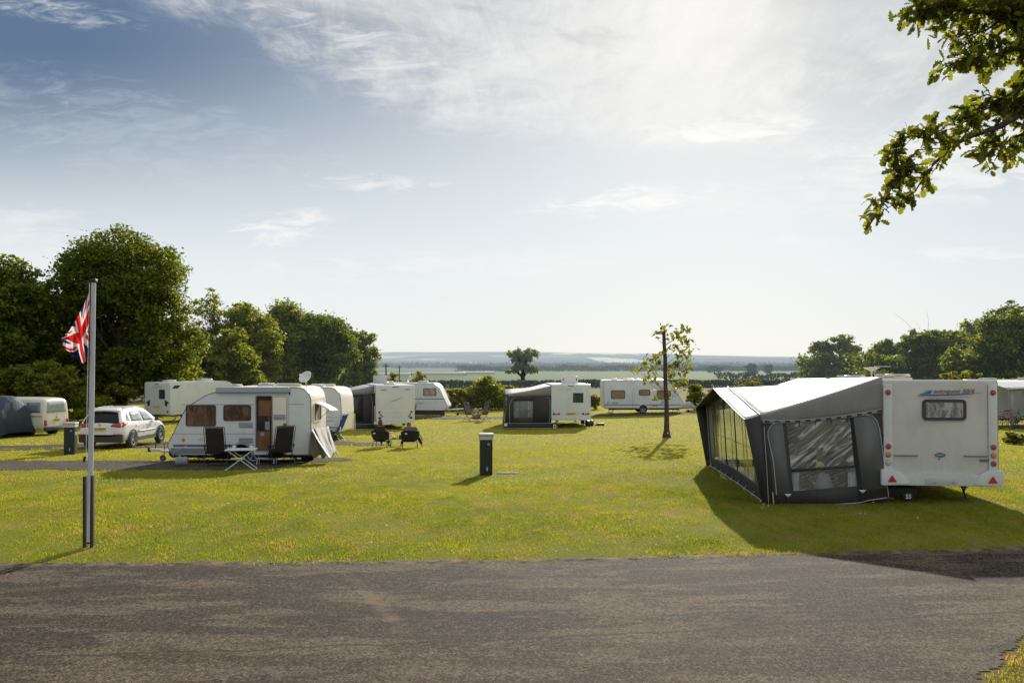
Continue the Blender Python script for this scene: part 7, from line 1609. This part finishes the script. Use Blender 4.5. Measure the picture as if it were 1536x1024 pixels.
# van
rzV = R(90 + 80); fv = Vector((math.cos(rzV), math.sin(rzV), 0)); rvv = Vector((fv.y, -fv.x, 0)); LV_ = 4.8; hv_ = LV_ / 2
lc = Vector((at(66, 0, 43.2).x, 43.2, 0)); cv = lc + fv * hv_ + rvv * .92; cv.z = gzf(cv.x, cv.y) - .0
van = thing('camper_van', 'old cream-white van with a blue-grey drive-away tent against its open side', 'van', cv, rzV)
def vs(x, zb, w, zs, wt, zt): return (x, [(w * .9, zb), (w, zb + .08), (w * 1.01, zs - .35), (w, zs - .04), (w * .985, zs), ((w + wt) / 2, (zs + zt) / 2), (wt, zt - .10), (wt * .90, zt - .02), (wt * .45, zt + .01), (0, zt + .02)])
vb_ = loft([vs(-hv_, .45, .84, 1.12, .74, 1.55), vs(-hv_ + .03, .34, .91, 1.15, .80, 1.80), vs(-hv_ + .12, .32, .92, 1.15, .80, 1.90), vs(-hv_ + .35, .32, .92, 1.15, .80, 1.95), vs(-.6, .32, .92, 1.15, .80, 1.96), vs(.9, .32, .92, 1.15, .80, 1.94), vs(1.25, .32, .92, 1.13, .79, 1.86), vs(1.75, .32, .91, 1.10, .80, 1.25), vs(2.15, .34, .88, .98, .76, 1.02), vs(hv_, .40, .80, .80, .7, .84)], M_van, 'body', van)
for xx in (-1.45, 1.45):
    for s in (-1, 1): wheel(van, (xx, s * .82, .32), .32, .2, s)
    bb = B()
    for s in (-1, 1): bb.lathe((xx, s * .80, .34), (0, s, 0), [(0, 0), (.39, 0), (.39, .126), (.36, .126)], 22)
    bb.build('wheel_arch', M_clad, van)
proj_patch('rear_window', vb_, [[(u * (.72 - .06 * v), 1.20 + .52 * v) for u in np.linspace(-1, 1, 11)] for v in np.linspace(0, 1, 6)], 'x', -1, M_glass2, van, .006, .01)
bb = B(); bb.tube([(-hv_ - .0, .3, 1.17), (-hv_ + .03, -.1, 1.22)], .012, 5); bb.build('wiper', M_ink, van)
for s in (-1, 1):
    bb = B(); bb.box((-hv_ + .01, s * .80, .68), (.10, .16, .30)); bb.build('rear_light', M_red, van, bevel=.02)
bb = B(); bb.box((-hv_ - .02, .0, .38), (.16, 1.80, .20)); bb.build('bumper', M_clad, van, bevel=.04); bb = B(); bb.box((-.2, .925, .37), (LV_ * .6, .03, .18)); bb.build('sill', M_clad, van)
bb = B(); bb.box((-hv_ - .012, 0, .80), (.02, .50, .11)); pl_ = bb.build('number_plate', M_plate, van); text_part('N214 PVK', .085, M_ink, pl_, (-hv_ - .024, 0, .80), (0, -1, 0), (0, 0, 1), 'plate_lettering')
bb = B(); bb.lathe((-hv_ + .02, 0, 1.06), (-1, 0, 0), [(.055, .02), (.07, .02), (.07, 0)], 16); bb.build('badge', M_galv, van)
bb = B(); bb.box((-hv_ - .005, 0, .92), (.02, .12, .04)); bb.build('tailgate_handle', M_ink, van)
for s in (-1, 1):
    for q_ in ((-2.18, -1.35), (-1.2, -.1)):
        a, b_ = q_; proj_patch('side_window', vb_, lerp_rows([(a, 1.20), (b_, 1.20), (b_, 1.72), (a + .06, 1.72)], 5, 4), 'y', s, mat('dusty_side_glass', (.16, .19, .22), .2) if a < -1.3 else M_glass, van, .006, .01)
proj_patch('open_doorway', vb_, lerp_rows([(-1.15, .42), (.0, .42), (.0, 1.74), (-1.15, 1.74)], 5, 8), 'y', 1, M_inner, van, .014, .004)
bb = B(); bb.box((-1.7, .93, 1.02), (1.1, .02, .03)); bb.build('door_track', M_clad, van)
# tent joined to the van
tp = cv + fv * (-1.18) - rvv * .95; tp.z = gzf(tp.x, tp.y - 1.2)
tn = thing('drive_away_tent', 'blue-grey dome tent against the side of the old van at the left edge', 'tent', tp, rzV)
m_t1 = cloth('slate_tent_fabric', (.060, .085, .125), .7, .2, .12, .9); m_t2 = cloth('pale_blue_tent_fabric', (.22, .30, .40), .7, .15, .12, .9)
def dome(name, x0, x1, yw, h, m, yoff=0., sl=.35):
    bb = B(); rows = []
    for i, a in enumerate(np.linspace(0, 1, 15)):
        row = []
        for b_ in np.linspace(0, math.pi, 17):
            sq = 1 - abs(2 * a - 1) ** 7; hh_ = h * (.12 + .88 * max(0, sq) ** .5); xx = x0 + (x1 - x0) * a; yy = yoff + yw * (1 - math.cos(b_)) / 2; ww = hh_ * (max(0, math.sin(b_)) ** .55)
            row.append((xx + .05 * math.sin(b_ * 7 + a * 5) * .5, yy, ww + .015 * math.sin(a * 40) * (ww > .1)))
        rows.append(row)
    bb.grid(rows); bb.build(name, m, tn, thick=.01)
dome('main_dome', -.70, 1.45, 2.3, 2.05, m_t1); dome('porch', 1.15, 4.0, 2.3, 1.75, m_t2)
bb = B(); bb.tube([(-.66 + 1.75 * a, 2.28, 1.8 * (1 - abs(2 * a - 1) ** 2.4) ** .5 * .35) for a in np.linspace(0, 1, 11)], .01, 5); bb.build('pole_sleeve', m_t2, tn)
tn2 = thing('beach_towel', 'patterned pink and blue cloth draped over the tent porch at the left edge', 'towel', tn.location + fv * 1.3 - rvv * 1.0 + Vector((0, 0, 1.72)), rzV)
bb = B(); bb.quad4((-.5, .9, -.9), (.6, .9, -1.0), (.6, 0, .12), (-.5, 0, .12), 8, 8, lambda u, v: Vector((0, .1 * math.sin(math.pi * v), .05 * math.sin(u * 9)))); bb.build('cloth', mat('patterned_cloth', (.62, .40, .34), .9, c2=(.12, .22, .38), vs=5), tn2, thick=.01)

# bicycles leaning by the awning at the right edge
def bicycle(label, loc, rz, c):
    t = thing('bicycle', label, 'bicycle', loc, rz, 'bicycles by the awning at the right edge')
    for x in (-.52, .52):
        bb = B(); bb.tube([(x + .33 * math.cos(a), 0, .34 + .33 * math.sin(a)) for a in np.linspace(0, 2 * math.pi, 25)], .017, 6, False); w_ = bb.build('wheel', M_rub, t)
        bb = B()
        for k in range(10): a = k * math.pi / 5; bb.tube([(x, 0, .34), (x + .32 * math.cos(a), 0, .34 + .32 * math.sin(a))], .003, 4)
        bb.build('spokes', M_galv, w_)
    bb = B(); bb.tube([(-.52, 0, .34), (-.18, 0, .86)], .014, 6); bb.tube([(-.18, 0, .86), (-.08, 0, .32)], .016, 6); bb.tube([(-.08, 0, .32), (.36, 0, .80)], .018, 6); bb.tube([(-.16, 0, .80), (.36, 0, .84)], .016, 6); bb.tube([(-.52, 0, .34), (-.08, 0, .32)], .012, 6); bb.tube([(.33, 0, .95), (.52, 0, .34)], .014, 6); bb.build('frame', c, t)
    bb = B(); bb.tube([(.32, -.26, .98), (.36, 0, 1.0), (.32, .26, .98)], .013, 6); bb.build('handlebar', M_dk, t); bb = B(); bb.solid((-.2, 0, .90), (1, 0, 0), (0, 1, 0), rpoly([(-.13, -.07, .03), (.14, -.02, .02), (.14, .02, .02), (-.13, .07, .03)], 3), .05); bb.build('saddle', M_ink, t)
gy = 43.6
bicycle('red-framed bicycle standing before the clear awning panels at the right edge', (at(1508, 0, gy).x, gy, gzf(25, gy)), R(20), mat('red_bike', (.35, .06, .05), .4)); bicycle('dark bicycle beside the red one at the right edge', (at(1515, 0, gy + .5).x, gy + .4, gzf(25, gy)), R(-15), M_dk)
# cover on the motorcycle/hitch left of the striped chairs
# telegraph posts far off
for px, Y, py0, py1, lb in ((579, 170, 545, 563, 'thin far utility pole left of the small round bush'), (599, 230, 548, 562, 'second thin far utility pole behind the rear caravans')):
    x = (px - CX) / F * Y; g0 = gzf(x, Y); t = thing('utility_pole', lb, 'pole', (x, Y, g0)); h = EYE - (py0 - HY) / F * Y - g0; bb = B(); bb.tube([(0, 0, 0), (0, 0, h)], [.16, .11], 8); bb.build('shaft', M_bark, t); bb = B(); bb.box((0, 0, h - .5), (1.2, .12, .12)); bb.build('crossarm', M_bark, t)
